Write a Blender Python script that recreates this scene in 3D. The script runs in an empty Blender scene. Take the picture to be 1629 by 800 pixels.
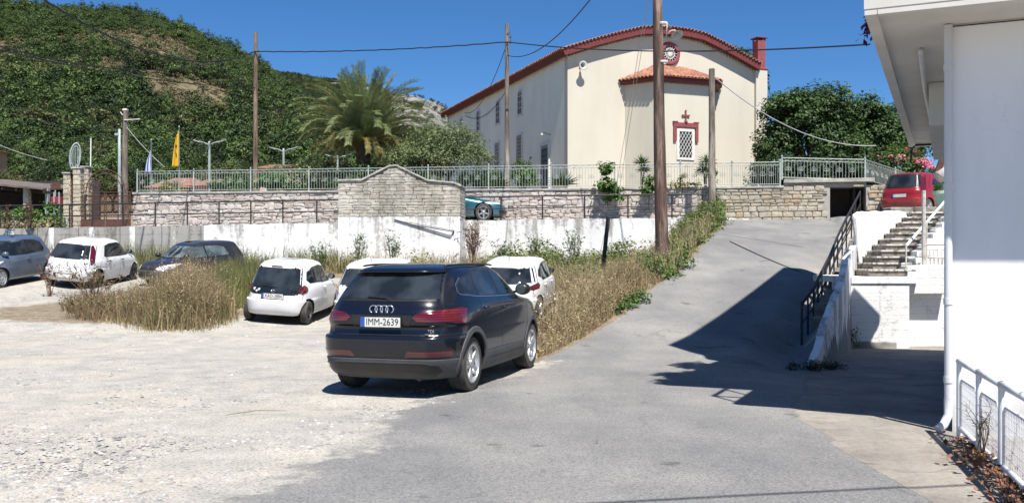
import bpy, bmesh, math, random
import numpy as np
from mathutils import Vector, Matrix
random.seed(7); rng = np.random.default_rng(11)
scn = bpy.context.scene
C = scn.collection
PI = math.pi
R = math.radians
# ------------------------------------------------------------------ camera, world, sun, exposure
FPX, CX, HY, EYE = 1480.0, 814.5, 413.0, 1.65
cd = bpy.data.cameras.new('camera'); cam = bpy.data.objects.new('camera', cd); C.objects.link(cam)
cam.location = (0, 0, EYE); cam.rotation_euler = (R(90), 0, 0)
cd.sensor_width = 36; cd.lens = 36*FPX/1629; cd.shift_y = 13/1629
cd.clip_start = 0.1; cd.clip_end = 6000
scn.camera = cam
SUN_EL = 61.0; SX, SY = 0.31, -0.95
w = bpy.data.worlds.new('World'); scn.world = w; w.use_nodes = True
nt = w.node_tree; bg = nt.nodes['Background']
sky = nt.nodes.new('ShaderNodeTexSky'); sky.sky_type = 'NISHITA'; sky.sun_disc = False
sky.sun_elevation = R(SUN_EL); sky.sun_rotation = math.atan2(SX, SY) % (2*PI)
sky.altitude = 1500; sky.air_density = 1.0; sky.dust_density = 0.0; sky.ozone_density = 10.0
hs = nt.nodes.new('ShaderNodeHueSaturation'); hs.inputs['Saturation'].default_value = 1.12
nt.links.new(sky.outputs[0], hs.inputs['Color']); nt.links.new(hs.outputs[0], bg.inputs[0]); bg.inputs[1].default_value = 0.071
sd = bpy.data.lights.new('sun', 'SUN'); sd.energy = 5.0; sd.angle = R(0.53); sd.color = (1.0, 0.95, 0.88)
sun = bpy.data.objects.new('sun', sd); C.objects.link(sun)
_h = math.hypot(SX, SY); _c = math.cos(R(SUN_EL))
sun.rotation_euler = Vector((SX/_h*_c, SY/_h*_c, math.sin(R(SUN_EL)))).to_track_quat('Z', 'Y').to_euler()
sun.location = (20, -40, 80)
scn.view_settings.view_transform = 'Standard'; scn.view_settings.look = 'None'
scn.view_settings.exposure = 0.8; scn.view_settings.gamma = 1
scn.cycles.max_bounces = 6; scn.cycles.diffuse_bounces = 3; scn.cycles.transparent_max_bounces = 8

def P(px, py, Y):                                   # a pixel of the photograph at distance Y, in metres
    return Vector(((px-CX)/FPX*Y, Y, EYE-(py-HY)/FPX*Y))

# ------------------------------------------------------------------ materials
M = {}
def _n(nt, t, **kw):
    n = nt.nodes.new(t)
    for k, v in kw.items(): setattr(n, k, v)
    return n
def _ramp(nt, stops, fac):
    r = _n(nt, 'ShaderNodeValToRGB')
    e = r.color_ramp.elements
    while len(e) < len(stops): e.new(0.5)
    for i, (p, c) in enumerate(stops):
        e[i].position = p; e[i].color = (*c, 1) if len(c) == 3 else c
    nt.links.new(fac, r.inputs[0]); return r.outputs[0]
def _noise(nt, vec, scale, detail=4, rough=0.6, stretch=None, lac=2.0):
    if stretch:
        mp = _n(nt, 'ShaderNodeMapping'); mp.inputs['Scale'].default_value = stretch
        nt.links.new(vec, mp.inputs[0]); vec = mp.outputs[0]
    n = _n(nt, 'ShaderNodeTexNoise'); n.inputs['Scale'].default_value = scale
    n.inputs['Detail'].default_value = detail; n.inputs['Roughness'].default_value = rough
    nt.links.new(vec, n.inputs['Vector']); return n.outputs['Fac']
def _mix(nt, fac, a, b, mode='MIX'):
    m = _n(nt, 'ShaderNodeMix'); m.data_type = 'RGBA'; m.blend_type = mode
    for s, v in ((m.inputs[0], fac), (m.inputs[6], a), (m.inputs[7], b)):
        if hasattr(v, 'node'): nt.links.new(v, s)
        elif isinstance(v, (int, float)): s.default_value = v
        else: s.default_value = (*v, 1) if len(v) == 3 else v
    return m.outputs[2]
def _math(nt, op, a, b=None, clamp=False):
    m = _n(nt, 'ShaderNodeMath'); m.operation = op; m.use_clamp = clamp
    for s, v in ((m.inputs[0], a), (m.inputs[1], b)):
        if v is None: continue
        if hasattr(v, 'node'): nt.links.new(v, s)
        else: s.default_value = v
    return m.outputs[0]
def newmat(name):
    m = bpy.data.materials.new(name); m.use_nodes = True; nt = m.node_tree
    b = nt.nodes['Principled BSDF']; M[name] = m
    return m, nt, b
def coords(nt, world=True):
    if world: return _n(nt, 'ShaderNodeNewGeometry').outputs['Position']
    return _n(nt, 'ShaderNodeTexCoord').outputs['Object']
def bump(nt, b, h, strength=0.3, dist=0.02):
    bn = _n(nt, 'ShaderNodeBump'); bn.inputs['Strength'].default_value = strength; bn.inputs['Distance'].default_value = dist
    nt.links.new(h, bn.inputs['Height']); nt.links.new(bn.outputs[0], b.inputs['Normal'])
def pmat(name, c1, c2=None, scale=3, rough=0.7, metal=0.0, bmp=0.0, bscale=30, bdist=0.01, world=True,
         objvar=0.0, islvar=0.0, coat=0.0, spec=None, stretch=None, lo=0.35, hi=0.65, trans=0.0, mid=None, detail=5):
    m, nt, b = newmat(name)
    v = coords(nt, world)
    c2 = c2 or tuple(min(1, x*0.8) for x in c1)
    f = _noise(nt, v, scale, detail, 0.6, stretch)
    stops = [(lo, c2), (hi, c1)] if not mid else [(lo, c2), ((lo+hi)/2, mid), (hi, c1)]
    col = _ramp(nt, stops, f)
    for amt, node, sock in ((objvar, 'ShaderNodeObjectInfo', 'Random'), (islvar, 'ShaderNodeNewGeometry', 'Random Per Island')):
        if amt:
            rnd = _n(nt, node).outputs[sock]
            k = _math(nt, 'MULTIPLY_ADD', rnd, amt*2); k.node.inputs[2].default_value = 1-amt
            vm = _n(nt, 'ShaderNodeVectorMath', operation='SCALE'); nt.links.new(col, vm.inputs[0]); nt.links.new(k, vm.inputs['Scale'])
            col = vm.outputs[0]
    nt.links.new(col, b.inputs['Base Color'])
    b.inputs['Roughness'].default_value = rough; b.inputs['Metallic'].default_value = metal
    b.inputs['Coat Weight'].default_value = coat; b.inputs['Coat Roughness'].default_value = 0.04
    if spec is not None: b.inputs['Specular IOR Level'].default_value = spec
    if bmp: bump(nt, b, _noise(nt, v, bscale, 4, 0.6, stretch), bmp, bdist)
    if trans:                                        # thin leaf: some light comes through
        out = nt.nodes['Material Output']; tr = _n(nt, 'ShaderNodeBsdfTranslucent'); nt.links.new(col, tr.inputs[0])
        mx = _n(nt, 'ShaderNodeMixShader'); mx.inputs[0].default_value = trans
        nt.links.new(b.outputs[0], mx.inputs[1]); nt.links.new(tr.outputs[0], mx.inputs[2]); nt.links.new(mx.outputs[0], out.inputs[0])
    return m
def leafmat(name, a, b_, rough=.55, var=.35, trans=.3, scale=.7, obj=.0):
    return pmat(name, a, b_, scale=scale, rough=rough, islvar=var, objvar=obj, trans=trans, spec=0.3)

# ------------------------------------------------------------------ mesh building
def unit(v):
    l = math.sqrt(sum(x*x for x in v)) or 1
    return tuple(x/l for x in v)
class MB:
    def __init__(s): s.v = []; s.f = []; s.m = []
    def add(s, verts, faces, mi=0, mat=None):
        o = len(s.v)
        for p in verts:
            s.v.append(tuple(mat @ Vector(p)) if mat is not None else tuple(p))
        for f in faces: s.f.append(tuple(i+o for i in f)); s.m.append(mi)
        return s
    def box(s, lo, hi, mi=0, mat=None, bev=0):
        (x0, y0, z0), (x1, y1, z1) = lo, hi
        if bev:
            b = min(bev, (x1-x0)*.45, (y1-y0)*.45, (z1-z0)*.45)
            vs = []; 
            for k, z in enumerate((z0, z0+b, z1-b, z1)):
                i = b if k in (0, 3) else 0
                vs += [(x0+i, y0+i, z), (x1-i, y0+i, z), (x1-i, y1-i, z), (x0+i, y1-i, z)]
            fs = [(3, 2, 1, 0), (12, 13, 14, 15)]
            for k in range(3):
                for j in range(4):
                    a = k*4+j; c = k*4+(j+1) % 4; fs.append((a, c, c+4, a+4))
            return s.add(vs, fs, mi, mat)
        vs = [(x0, y0, z0), (x1, y0, z0), (x1, y1, z0), (x0, y1, z0), (x0, y0, z1), (x1, y0, z1), (x1, y1, z1), (x0, y1, z1)]
        return s.add(vs, [(0, 3, 2, 1), (4, 5, 6, 7), (0, 1, 5, 4), (1, 2, 6, 5), (2, 3, 7, 6), (3, 0, 4, 7)], mi, mat)
    def cbox(s, c, d, mi=0, mat=None, bev=0, rz=0):
        if rz: mat = (mat or Matrix()) @ Matrix.Translation(c) @ Matrix.Rotation(rz, 4, 'Z'); c = (0, 0, 0)
        return s.box([c[i]-d[i]/2 for i in range(3)], [c[i]+d[i]/2 for i in range(3)], mi, mat, bev)
    def prism(s, poly, z0, z1, mi=0, mat=None):      # poly in xy
        n = len(poly); vs = [(x, y, z0) for x, y in poly] + [(x, y, z1) for x, y in poly]
        fs = [tuple(range(n-1, -1, -1)), tuple(range(n, 2*n))] + [(i, (i+1) % n, (i+1) % n+n, i+n) for i in range(n)]
        return s.add(vs, fs, mi, mat)
    def prism_y(s, poly, y0, y1, mi=0, mat=None):    # poly in xz (counter-clockwise seen from -y)
        n = len(poly); vs = [(x, y0, z) for x, z in poly] + [(x, y1, z) for x, z in poly]
        fs = [tuple(range(n)), tuple(range(2*n-1, n-1, -1))] + [(i, i+n, (i+1) % n+n, (i+1) % n) for i in range(n)]
        return s.add(vs, fs, mi, mat)
    def tube(s, pts, r, n=8, mi=0, caps=True, mat=None):
        pts = [Vector(p) for p in pts]; k = len(pts)
        rs = r if isinstance(r, (list, tuple)) else [r]*k
        t0 = (pts[1]-pts[0]).normalized()
        up = Vector((0, 0, 1)) if abs(t0.z) < 0.9 else Vector((1, 0, 0))
        a = t0.cross(up).normalized(); vs = []
        for i, p in enumerate(pts):
            t = (pts[min(i+1, k-1)]-pts[max(i-1, 0)]).normalized()
            a = (a - t*a.dot(t)).normalized(); b = t.cross(a)
            for j in range(n):
                an = 2*PI*j/n; vs.append(tuple(p + (a*math.cos(an)+b*math.sin(an))*rs[i]))
        fs = [(i*n+j, i*n+(j+1) % n, (i+1)*n+(j+1) % n, (i+1)*n+j) for i in range(k-1) for j in range(n)]
        if caps: fs += [tuple(range(n-1, -1, -1)), tuple((k-1)*n+j for j in range(n))]
        return s.add(vs, fs, mi, mat)
    def cyl(s, c, r, h, n=16, mi=0, axis='z', r2=None, mat=None):
        d = {'x': (1, 0, 0), 'y': (0, 1, 0), 'z': (0, 0, 1)}[axis]
        return s.tube([c, tuple(c[i]+d[i]*h for i in range(3))], [r, r if r2 is None else r2], n, mi, True, mat)
    def lathe(s, prof, n=24, mi=0, axis='y', c=(0, 0, 0), mat=None):   # prof: (r, a) list
        k = len(prof); vs = []
        for r, a in prof:
            for j in range(n):
                t = 2*PI*j/n; u, v = r*math.cos(t), r*math.sin(t)
                q = {'y': (u, a, v), 'z': (u, v, a), 'x': (a, u, v)}[axis]
                vs.append((q[0]+c[0], q[1]+c[1], q[2]+c[2]))
        fs = [(i*n+j, i*n+(j+1) % n, (i+1)*n+(j+1) % n, (i+1)*n+j) for i in range(k-1) for j in range(n)]
        return s.add(vs, fs, mi, mat)
    def grid(s, rows, mi=0, closed=False, mat=None):   # rows: list of equal-length lists of points
        k = len(rows); n = len(rows[0]); vs = [p for r in rows for p in r]
        m_ = n if closed else n-1
        fs = [(i*n+j, i*n+(j+1) % n, (i+1)*n+(j+1) % n, (i+1)*n+j) for i in range(k-1) for j in range(m_)]
        return s.add(vs, fs, mi, mat)
    def build(s, name, mats, parent=None, smooth=False, world=False, loc=None, sharp=None):
        me = bpy.data.meshes.new(name)
        vs = s.v
        if world and parent is not None:
            inv = parent.matrix_basis.inverted(); vs = [tuple(inv @ Vector(p)) for p in vs]
        me.from_pydata(vs, [], s.f)
        mats = mats if isinstance(mats, (list, tuple)) else [mats]
        for m in mats: me.materials.append(M[m] if isinstance(m, str) else m)
        if len(mats) > 1: me.polygons.foreach_set('material_index', s.m)
        if smooth: me.polygons.foreach_set('use_smooth', [True]*len(me.polygons))
        if smooth and sharp: 
            me.update(); me.set_sharp_from_angle(angle=R(sharp))
        me.update()
        return link(name, me, parent, loc)
def link(name, me, parent=None, loc=None, rot=None, scale=None):
    o = bpy.data.objects.new(name, me); C.objects.link(o)
    if parent is not None: o.parent = parent
    if loc is not None: o.location = loc
    if rot is not None: o.rotation_euler = rot
    if scale is not None: o.scale = scale
    return o
def fixn(o):                                         # make normals consistent
    bm = bmesh.new(); bm.from_mesh(o.data); bmesh.ops.recalc_face_normals(bm, faces=bm.faces); bm.to_mesh(o.data); bm.free(); return o
def tag(o, label=None, cat=None, group=None, kind=None):
    if label: o['label'] = label
    if cat: o['category'] = cat
    if group: o['group'] = group
    if kind: o['kind'] = kind
    return o
def thing(name, label, cat, loc=(0, 0, 0), rz=0, group=None):
    o = bpy.data.objects.new(name, None); C.objects.link(o); o.empty_display_size = 0.2
    o.location = loc; o.rotation_euler = (0, 0, rz)
    o.matrix_basis = Matrix.Translation(loc) @ Matrix.Rotation(rz, 4, 'Z')
    return tag(o, label, cat, group)
def copy_thing(root, loc, rz=None, scale=None, label=None, group=None):
    r = root.copy(); C.objects.link(r); r.location = loc
    if rz is not None: r.rotation_euler = (0, 0, rz)
    if scale is not None: r.scale = scale if isinstance(scale, (tuple, list)) else (scale,)*3
    if label: r['label'] = label
    if group: r['group'] = group
    for ch in root.children:
        c = ch.copy(); C.objects.link(c); c.parent = r
        for g in ch.children:
            d = g.copy(); C.objects.link(d); d.parent = c
    return r
def npmesh(name, V, F, mats, parent=None, smooth=False, mi=None):    # big numpy mesh; F (n,4) or (n,3)
    me = bpy.data.meshes.new(name); n = len(F); k = F.shape[1]
    me.vertices.add(len(V)); me.vertices.foreach_set('co', np.asarray(V, np.float32).ravel())
    me.loops.add(n*k); me.loops.foreach_set('vertex_index', F.astype(np.int32).ravel())
    me.polygons.add(n); me.polygons.foreach_set('loop_start', np.arange(0, n*k, k, dtype=np.int32))
    me.polygons.foreach_set('loop_total', np.full(n, k, np.int32))
    for m in (mats if isinstance(mats, (list, tuple)) else [mats]): me.materials.append(M[m] if isinstance(m, str) else m)
    if mi is not None: me.polygons.foreach_set('material_index', mi.astype(np.int32))
    if smooth: me.polygons.foreach_set('use_smooth', np.ones(n, bool))
    me.update(calc_edges=True); me.validate()
    if name is None: return me
    return link(name, me, parent)
_texts = {}
def text_mesh(body, size, mat, depth=0.002, align='CENTER', xs=1.0):
    cu = bpy.data.curves.new('lettering', 'FONT'); cu.body = body; cu.size = size; cu.extrude = depth
    cu.align_x = align; cu.align_y = 'CENTER'; cu.resolution_u = 3
    o = bpy.data.objects.new('lettering', cu); C.objects.link(o)
    bpy.context.view_layer.update()
    me = bpy.data.meshes.new_from_object(o.evaluated_get(bpy.context.evaluated_depsgraph_get()))
    bpy.data.objects.remove(o); bpy.data.curves.remove(cu)
    me.transform(Matrix.Scale(xs, 4, (1, 0, 0)))
    me.materials.clear(); me.materials.append(M[mat]); return me
# ------------------------------------------------------------------ terrain heights (tables along Y, then across X)
def T(Y, ys, vs): return np.interp(Y, ys, vs)
def zp(Y): return T(Y, [-200, 18, 20, 22, 24, 26, 28, 30, 36, 38.5], [0, 0, .02, .08, .20, .42, .62, .80, 1.30, 1.45])
def zr(Y): return T(Y, [-200, 14, 16, 18, 20, 22.5, 25, 30, 36.6, 38], [0, 0, .05, .18, .45, .88, 1.35, 2.2, 3.22, 3.27])
def XL(Y): return T(Y, [5, 10, 12, 15, 20, 25, 30, 37], [-3.6, -1.4, -.6, .40, 2.3, 4.5, 6.3, 8.6])
RAILPTS = [(18.5, 5.76, -.02), (19.8, 6.42, .22), (21.5, 7.16, .53), (23.5, 8.03, .89), (26, 9.1, 1.40), (28.8, 10.35, 2.0), (30.7, 11.2, 2.38), (32.5, 12.0, 2.75), (35, 13.1, 3.26)]
RQ = [(15.0, 4.4, -.12), (16.5, 4.95, -.12), (17.5, 5.35, -.10)]+RAILPTS
def XQ(Y): return T(Y, [p[0] for p in RQ], [p[1] for p in RQ])
def ZQ(Y): return T(Y, [p[0] for p in RQ], [p[2]-.06 for p in RQ])
SIDEW = [(15.5, 4.97, -.16), (16.2, 5.36, .11), (17, 5.76, .55), (18.8, 6.70, 1.23), (19.6, 7.08, 1.74), (21, 7.71, 1.9), (22.5, 8.35, 2.02), (26, 9.85, 2.4), (30, 11.5, 2.93), (34, 13.2, 3.30)]
def XW(Y): return T(Y, [p[0] for p in SIDEW], [p[1] for p in SIDEW])
def ZW(Y): return T(Y, [p[0] for p in SIDEW], [p[2] for p in SIDEW])
def zy(Y): return T(Y, [8, 10, 15, 20, 26], [0, -.02, -.15, -.25, -.3])
def YF(X): return 43.5-.2175*(X+17.65)               # line of the churchyard wall
def YE(X): return 37.0-.085*(X-2.9) if not isinstance(X, np.ndarray) else 37.0-.085*(X-2.9)   # edge of the upper path (top of white wall)
def smooth(a): a = np.clip(a, 0, 1); return a*a*(3-2*a)
def H(X, Y):
    X = np.asarray(X, float); Y = np.asarray(Y, float)
    pz, rz_ = zp(Y), zr(Y)
    pz = pz+.065*np.clip(-4.7-X, 0, 2.0)*smooth((Y-20.5)/1.5)*smooth((26-Y)/2)+.15*smooth((-13.5-X)/1.5)*smooth((Y-25)/2)
    xl = XL(Y); foot = xl-np.clip((Y-15)*.35, .3, 2.6)
    z = np.where(X < foot, pz, pz+(rz_-pz)*smooth((X-foot)/np.maximum(xl-foot, .01)))
    # right of the road: shoulder, rubble strip, side wall, lower yard
    yr = np.clip(Y, 15, 35); xq = XQ(yr); zq = ZQ(yr)
    xw = np.where(Y > 15.5, XW(Y), 99); zw = ZW(Y)
    up = (Y > 15.5)
    z = np.where(up & (X > xq-1.0), rz_+(zq-rz_)*smooth((X-xq+1.0)/.9), z)
    t = np.clip((X-xq)/np.maximum(xw-xq, .05), 0, 1)
    z = np.where(up & (X > xq), zq+(np.maximum(zw-.25, zq)-zq)*t, z)
    lowm = smooth((15.5-Y)/1.5)
    beyond = (X > xw)
    z = np.where(beyond, zy(Y), z)
    z = np.where((Y <= 15.5) & (X > 3.0), zy(Y)*smooth((X-3.0)/1.5), z)
    # upper terrace behind the white stairs
    terr = 3.0+np.clip((Y-26)/8, 0, 1)*.35
    terr = np.where(Y < 31, ZW(Y)-.05+(terr-ZW(Y)+.05)*smooth((X-XW(Y))/1.6), terr)
    z = np.where(beyond & (Y > 24.3) , terr, z)
    z = np.where((Y > 35.0) & (X > 12.3), np.maximum(z, 3.27), z)
    # upper path and churchyard
    ye = YE(X); path = np.where(X < 2, 3.0+np.clip((X+17)/19, -.3, 1)*.24, 3.24+np.clip((X-2)/6.6, 0, 1)*.03)
    onp = (Y > ye+.22) & (X < 8.5)
    z = np.where(onp, path, z)
    yard = (Y > YF(X)+.25) & (X > -17.8) & ~((X > 12.5) & (X < 14.2) & (Y < YF(X)+2.3))
    z = np.where(yard, np.clip(4.77-.20*(X+17.75)/28.6, 4.5, 4.8)-.04, z)
    z = np.where((X <= -17.8) & (Y > 42), 3.0+smooth((Y-46)/16)*1.7, z)
    z = np.where(Y > 62, 4.6, z)
    return z
def h(x, y): return float(H(np.array([x]), np.array([y]))[0])

def vnoise(X, Y, s, seed=0):                         # cheap smooth value noise
    r = np.random.default_rng(seed); g = r.random((256, 256))
    x = X/s+1000.3; y = Y/s+1000.7; xi = np.floor(x).astype(int); yi = np.floor(y).astype(int)
    fx = smooth(x-xi); fy = smooth(y-yi)
    a = g[xi % 256, yi % 256]; b = g[(xi+1) % 256, yi % 256]; c = g[xi % 256, (yi+1) % 256]; d = g[(xi+1) % 256, (yi+1) % 256]
    return (a*(1-fx)+b*fx)*(1-fy)+(c*(1-fx)+d*fx)*fy
def fbm(X, Y, s, n=4, seed=0): return sum(vnoise(X, Y, s/2**i, seed+i)*.5**i for i in range(n))/sum(.5**i for i in range(n))

# ---- ground material: gravel / asphalt / concrete / soil blended by painted-on wear masks
def ground_mat(name):
    m, nt, b = newmat(name); v = coords(nt)
    def att(a): n = _n(nt, 'ShaderNodeAttribute'); n.attribute_name = a; return n.outputs['Fac']
    big = _noise(nt, v, .35, 5, .6); mid = _noise(nt, v, 2.2, 5, .65); fine = _noise(nt, v, 38, 3, .75); fine2 = _noise(nt, v, 110, 2, .7)
    # gravel: pale limestone dust with grey stones
    g = _ramp(nt, [(.30, (.36, .35, .32)), (.48, (.50, .475, .425)), (.62, (.60, .55, .47))], big)
    g2 = _ramp(nt, [(.35, (.33, .33, .32)), (.52, (.50, .48, .44)), (.68, (.64, .61, .55))], mid)
    g = _mix(nt, .5, g, g2)
    speck = _ramp(nt, [(.33, (.33, .33, .34)), (.44, (.85, .85, .85)), (.60, (1.05, 1.05, 1.04))], fine)
    g = _mix(nt, 1.0, g, speck, 'MULTIPLY')
    g = _mix(nt, 1.0, g, (.765, .77, .77), 'MULTIPLY')
    # soft tan patches of fine sand
    s = _ramp(nt, [(.56, (0, 0, 0)), (.68, (1, 1, 1))], _noise(nt, v, .55, 3, .5))
    g = _mix(nt, _math(nt, 'MULTIPLY', s, .38), g, (.40, .345, .275))
    # asphalt: worn, dusty, light grey
    a = _ramp(nt, [(.32, (.180, .181, .182)), (.50, (.206, .206, .205)), (.68, (.242, .240, .233))], _noise(nt, v, .8, 6, .6))
    asp = _ramp(nt, [(.34, (.42, .42, .42)), (.48, (.96, .96, .96)), (.64, (1.42, 1.42, 1.38))], _noise(nt, v, 55, 4, .85))
    a = _mix(nt, 1.0, a, asp, 'MULTIPLY')
    asp2 = _ramp(nt, [(.3, (.82, .82, .83)), (.6, (1.08, 1.07, 1.05))], _noise(nt, v, .25, 4, .6, (1, .25, 1)))
    a = _mix(nt, 1.0, a, asp2, 'MULTIPLY')
    # concrete slab of the lower yard
    c = _ramp(nt, [(.30, (.26, .24, .215)), (.50, (.40, .37, .33)), (.70, (.50, .465, .41))], _noise(nt, v, 1.1, 7, .62))
    c = _mix(nt, 1.0, c, _ramp(nt, [(.3, (.72, .72, .72)), (.55, (1.04, 1.04, 1.04))], _noise(nt, v, 14, 5, .8)), 'MULTIPLY')
    c = _mix(nt, 1.0, c, (.66, .65, .64), 'MULTIPLY')
    # dry soil and litter
    d = _ramp(nt, [(.30, (.13, .105, .075)), (.50, (.225, .185, .13)), (.68, (.31, .265, .20))], _noise(nt, v, 3.5, 6, .7))
    d = _mix(nt, 1.0, d, _ramp(nt, [(.3, (.5, .5, .5)), (.6, (1.1, 1.1, 1.1))], fine), 'MULTIPLY')
    def brk(f, amt, sc):                             # break a mask edge with noise
        n = _noise(nt, v, sc, 5, .7)
        t = _math(nt, 'ADD', f, _math(nt, 'MULTIPLY', _math(nt, 'SUBTRACT', n, .5), amt))
        r_ = _n(nt, 'ShaderNodeMapRange'); r_.inputs[1].default_value = .40; r_.inputs[2].default_value = .60; nt.links.new(t, r_.inputs[0]); return r_.outputs[0]
    col = _mix(nt, brk(att('soil'), 1.0, 2.5), g, d)
    fa = brk(att('asphalt'), 1.1, 3.0)
    col = _mix(nt, fa, col, a)
    fc = brk(att('concrete'), .5, 6.0)
    col = _mix(nt, fc, col, c)
    fe = _math(nt, 'SUBTRACT', 1.0, _math(nt, 'ABSOLUTE', _math(nt, 'SUBTRACT', _math(nt, 'MULTIPLY', fc, 2.0), 1.0)))
    col = _mix(nt, _math(nt, 'MULTIPLY', fe, .75), col, (.10, .09, .08))
    # darker oil spots and older patches on the asphalt
    sp_ = _ramp(nt, [(.66, (1, 1, 1)), (.72, (.62, .62, .62))], _noise(nt, v, 1.9, 3, .5)); bl_ = _ramp(nt, [(.42, (.88, .88, .89)), (.50, (1, 1, 1)), (.60, (1.07, 1.06, 1.04))], _noise(nt, v, .5, 3, .55, (1.0, .45, 1)))
    col = _mix(nt, fa, col, _mix(nt, 1, _mix(nt, 1, col, sp_, 'MULTIPLY'), bl_, 'MULTIPLY'))
    cr = _n(nt, 'ShaderNodeTexVoronoi'); cr.feature = 'DISTANCE_TO_EDGE'; cr.inputs['Scale'].default_value = .35
    wv = _n(nt, 'ShaderNodeVectorMath', operation='ADD'); nt.links.new(v, wv.inputs[0])
    nz = _n(nt, 'ShaderNodeTexNoise'); nz.inputs['Scale'].default_value = 1.5; nz.inputs['Detail'].default_value = 5; nt.links.new(v, nz.inputs['Vector']); nt.links.new(nz.outputs['Color'], wv.inputs[1])
    nt.links.new(wv.outputs[0], cr.inputs['Vector'])
    crk = _ramp(nt, [(.0, (1, 1, 1)), (.009, (0, 0, 0))], cr.outputs['Distance'])
    gate = _ramp(nt, [(.49, (0, 0, 0)), (.57, (1, 1, 1))], _noise(nt, v, .3, 2, .5))
    col = _mix(nt, _math(nt, 'MULTIPLY', _math(nt, 'MULTIPLY', crk, gate), _math(nt, 'MULTIPLY', _math(nt, 'MAXIMUM', fa, fc), .7)), col, (.12, .12, .12))
    nt.links.new(col, b.inputs['Base Color']); b.inputs['Roughness'].default_value = .92; b.inputs['Specular IOR Level'].default_value = .25
    hsum = _math(nt, 'ADD', _math(nt, 'MULTIPLY', fine, 1.0), _math(nt, 'MULTIPLY', mid, 1.3))
    bump(nt, b, hsum, .55, .03)
ground_mat('ground_mix')

def axis(segs):
    out = []
    for a, b_, st in segs: out += list(np.arange(a, b_, st))
    return np.array(out+[segs[-1][1]])
GX = axis([(-1600, -200, 200), (-200, -60, 20), (-60, -26, 2), (-26, -6, .20), (-6, 14, .10), (14, 20, .4), (20, 60, 4), (60, 200, 20), (200, 1600, 200)])
GY = axis([(-300, -40, 26), (-40, 2, 3), (2, 22, .09), (22, 46, .16), (46, 80, 2), (80, 200, 20), (200, 2000, 300)])
XX, YY = np.meshgrid(GX, GY)
ZZ = H(XX, YY)
rough = (fbm(XX, YY, 3.5, 4, 3)-.5)*.06+(fbm(XX, YY, .8, 3, 9)-.5)*.02
# masks
edge = fbm(XX, YY, 1.6, 5, 21)-.5
nearedge = np.interp(YY, [5, 6, 7, 8, 9.5, 11.5, 12.4, 13.6, 15.0, 17], [-4.0, -2.2, -1.75, -1.5, -1.35, -.75, -.45, .1, .42, 1.0])
xl_ = np.where(YY < 15, nearedge, XL(YY))
asph = smooth((XX-xl_+edge*np.where(YY < 15, 1.2, .35))/np.where(YY < 15, 1.3, .25)*.5+.5)
# near right boundary with the concrete apron
cb = np.interp(YY, [2, 5.5, 6.0, 6.6, 7.2, 7.9, 8.5, 9.0, 9.8, 10.5, 11.5, 13, 15.5, 17.5], [2.6, 2.75, 2.79, 2.83, 2.85, 2.84, 2.86, 2.88, 3.02, 3.2, 3.55, 4.1, 5.0, 5.6])
conc = ((XX > cb+edge*.28) & (YY < 17.8)).astype(float)
conc = np.where((YY > 15.5) & (XX < XW(np.maximum(YY, 15.5))), 0, conc)
conc = np.where((YY > 15.5) & (XX > XW(YY)) & (YY < 30), 1, conc)
conc = np.where(XX > 14, 0, conc)
asph = np.where((YY > 17.5) & (XX > np.interp(YY, [17.5, 35, 37], [5.5, 12.4, 14])), 0, asph)
asph = np.where((XX > 8) & (XX < 15) & (YY > 34) & (YY < YF(XX)+2.4), 1, asph)
asph = np.where((XX < 8.6) & (YY > YE(XX)), 1, asph)
asph = np.where((YY > YF(XX)+.2) | (XX > 16) | (XX < -40), 0, asph)
asph = np.where(YY > 36.9-.0*XX, np.where((XX > -40) & (YY < YF(XX)+.2), 1, asph), asph)
foot = XL(YY)-np.clip((YY-14)*.6, .3, 3.2)
soil = np.zeros_like(XX)
soil = np.maximum(soil, ((XX > foot) & (XX < XL(YY)+.1) & (YY > 14.6)).astype(float)*.75)
soil = np.maximum(soil, smooth((YY-31)/3)*.9)
for (cx_, cy_, rx_, ry_) in ((-9.6, 24.6, 4.6, 3.3), (-7.5, 27.5, 4, 4)):
    q = ((XX-cx_)/rx_)**2+((YY-cy_)/ry_)**2; soil = np.maximum(soil, smooth(1.35-q)*.8)
soil = np.maximum(soil, smooth((YY-19)/4)*.35)
soil = np.where(YY > YF(XX), .8, soil)
soil = np.maximum(soil, ((XX > XQ(np.clip(YY, 18.5, 35))-.35) & (XX < XW(np.maximum(YY, 15.5))) & (YY > 16) & (YY < 34)).astype(float)*.3)
conc = np.where((XX > XQ(np.clip(YY, 15, 35))+.05) & (XX < XW(np.maximum(YY, 15.5))) & (YY > 18) & (YY < 34), 1, conc)
inb = (XX > -26) & (XX < 14) & (YY > 2) & (YY < 37)
# potholes, wheel tracks and small ridges of the gravel yard
rut = np.zeros_like(XX)
for (cx_, cy_, rx_, ry_, d_) in ((-2.0, 10.6, 1.5, .35, -.03), (-4.0, 8.0, 1.2, .7, -.02), (-6.2, 11.2, 2.0, .5, -.03), (-7.5, 15, 3.5, .5, .03), (-5, 17, 4, .4, .03)):
    rut += d_*np.exp(-((XX-cx_)/rx_)**2-((YY-cy_)/ry_)**2)
ZZ = ZZ+np.where(inb, rough*np.where((asph > .5) | (conc > .5), .25, 1)+rut, 0)
ZZ = ZZ+np.where(asph*0+((asph > .5) & (conc < .5)), .012, 0)     # the asphalt skin stands a little proud
ny, nx = XX.shape
Vg = np.stack([XX.ravel(), YY.ravel(), ZZ.ravel()], 1)
idx = np.arange(ny*nx).reshape(ny, nx)
Fg = np.stack([idx[:-1, :-1], idx[:-1, 1:], idx[1:, 1:], idx[1:, :-1]], -1).reshape(-1, 4)
def avg(a): return ((a[:-1, :-1]+a[:-1, 1:]+a[1:, 1:]+a[1:, :-1])/4).ravel()
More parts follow.
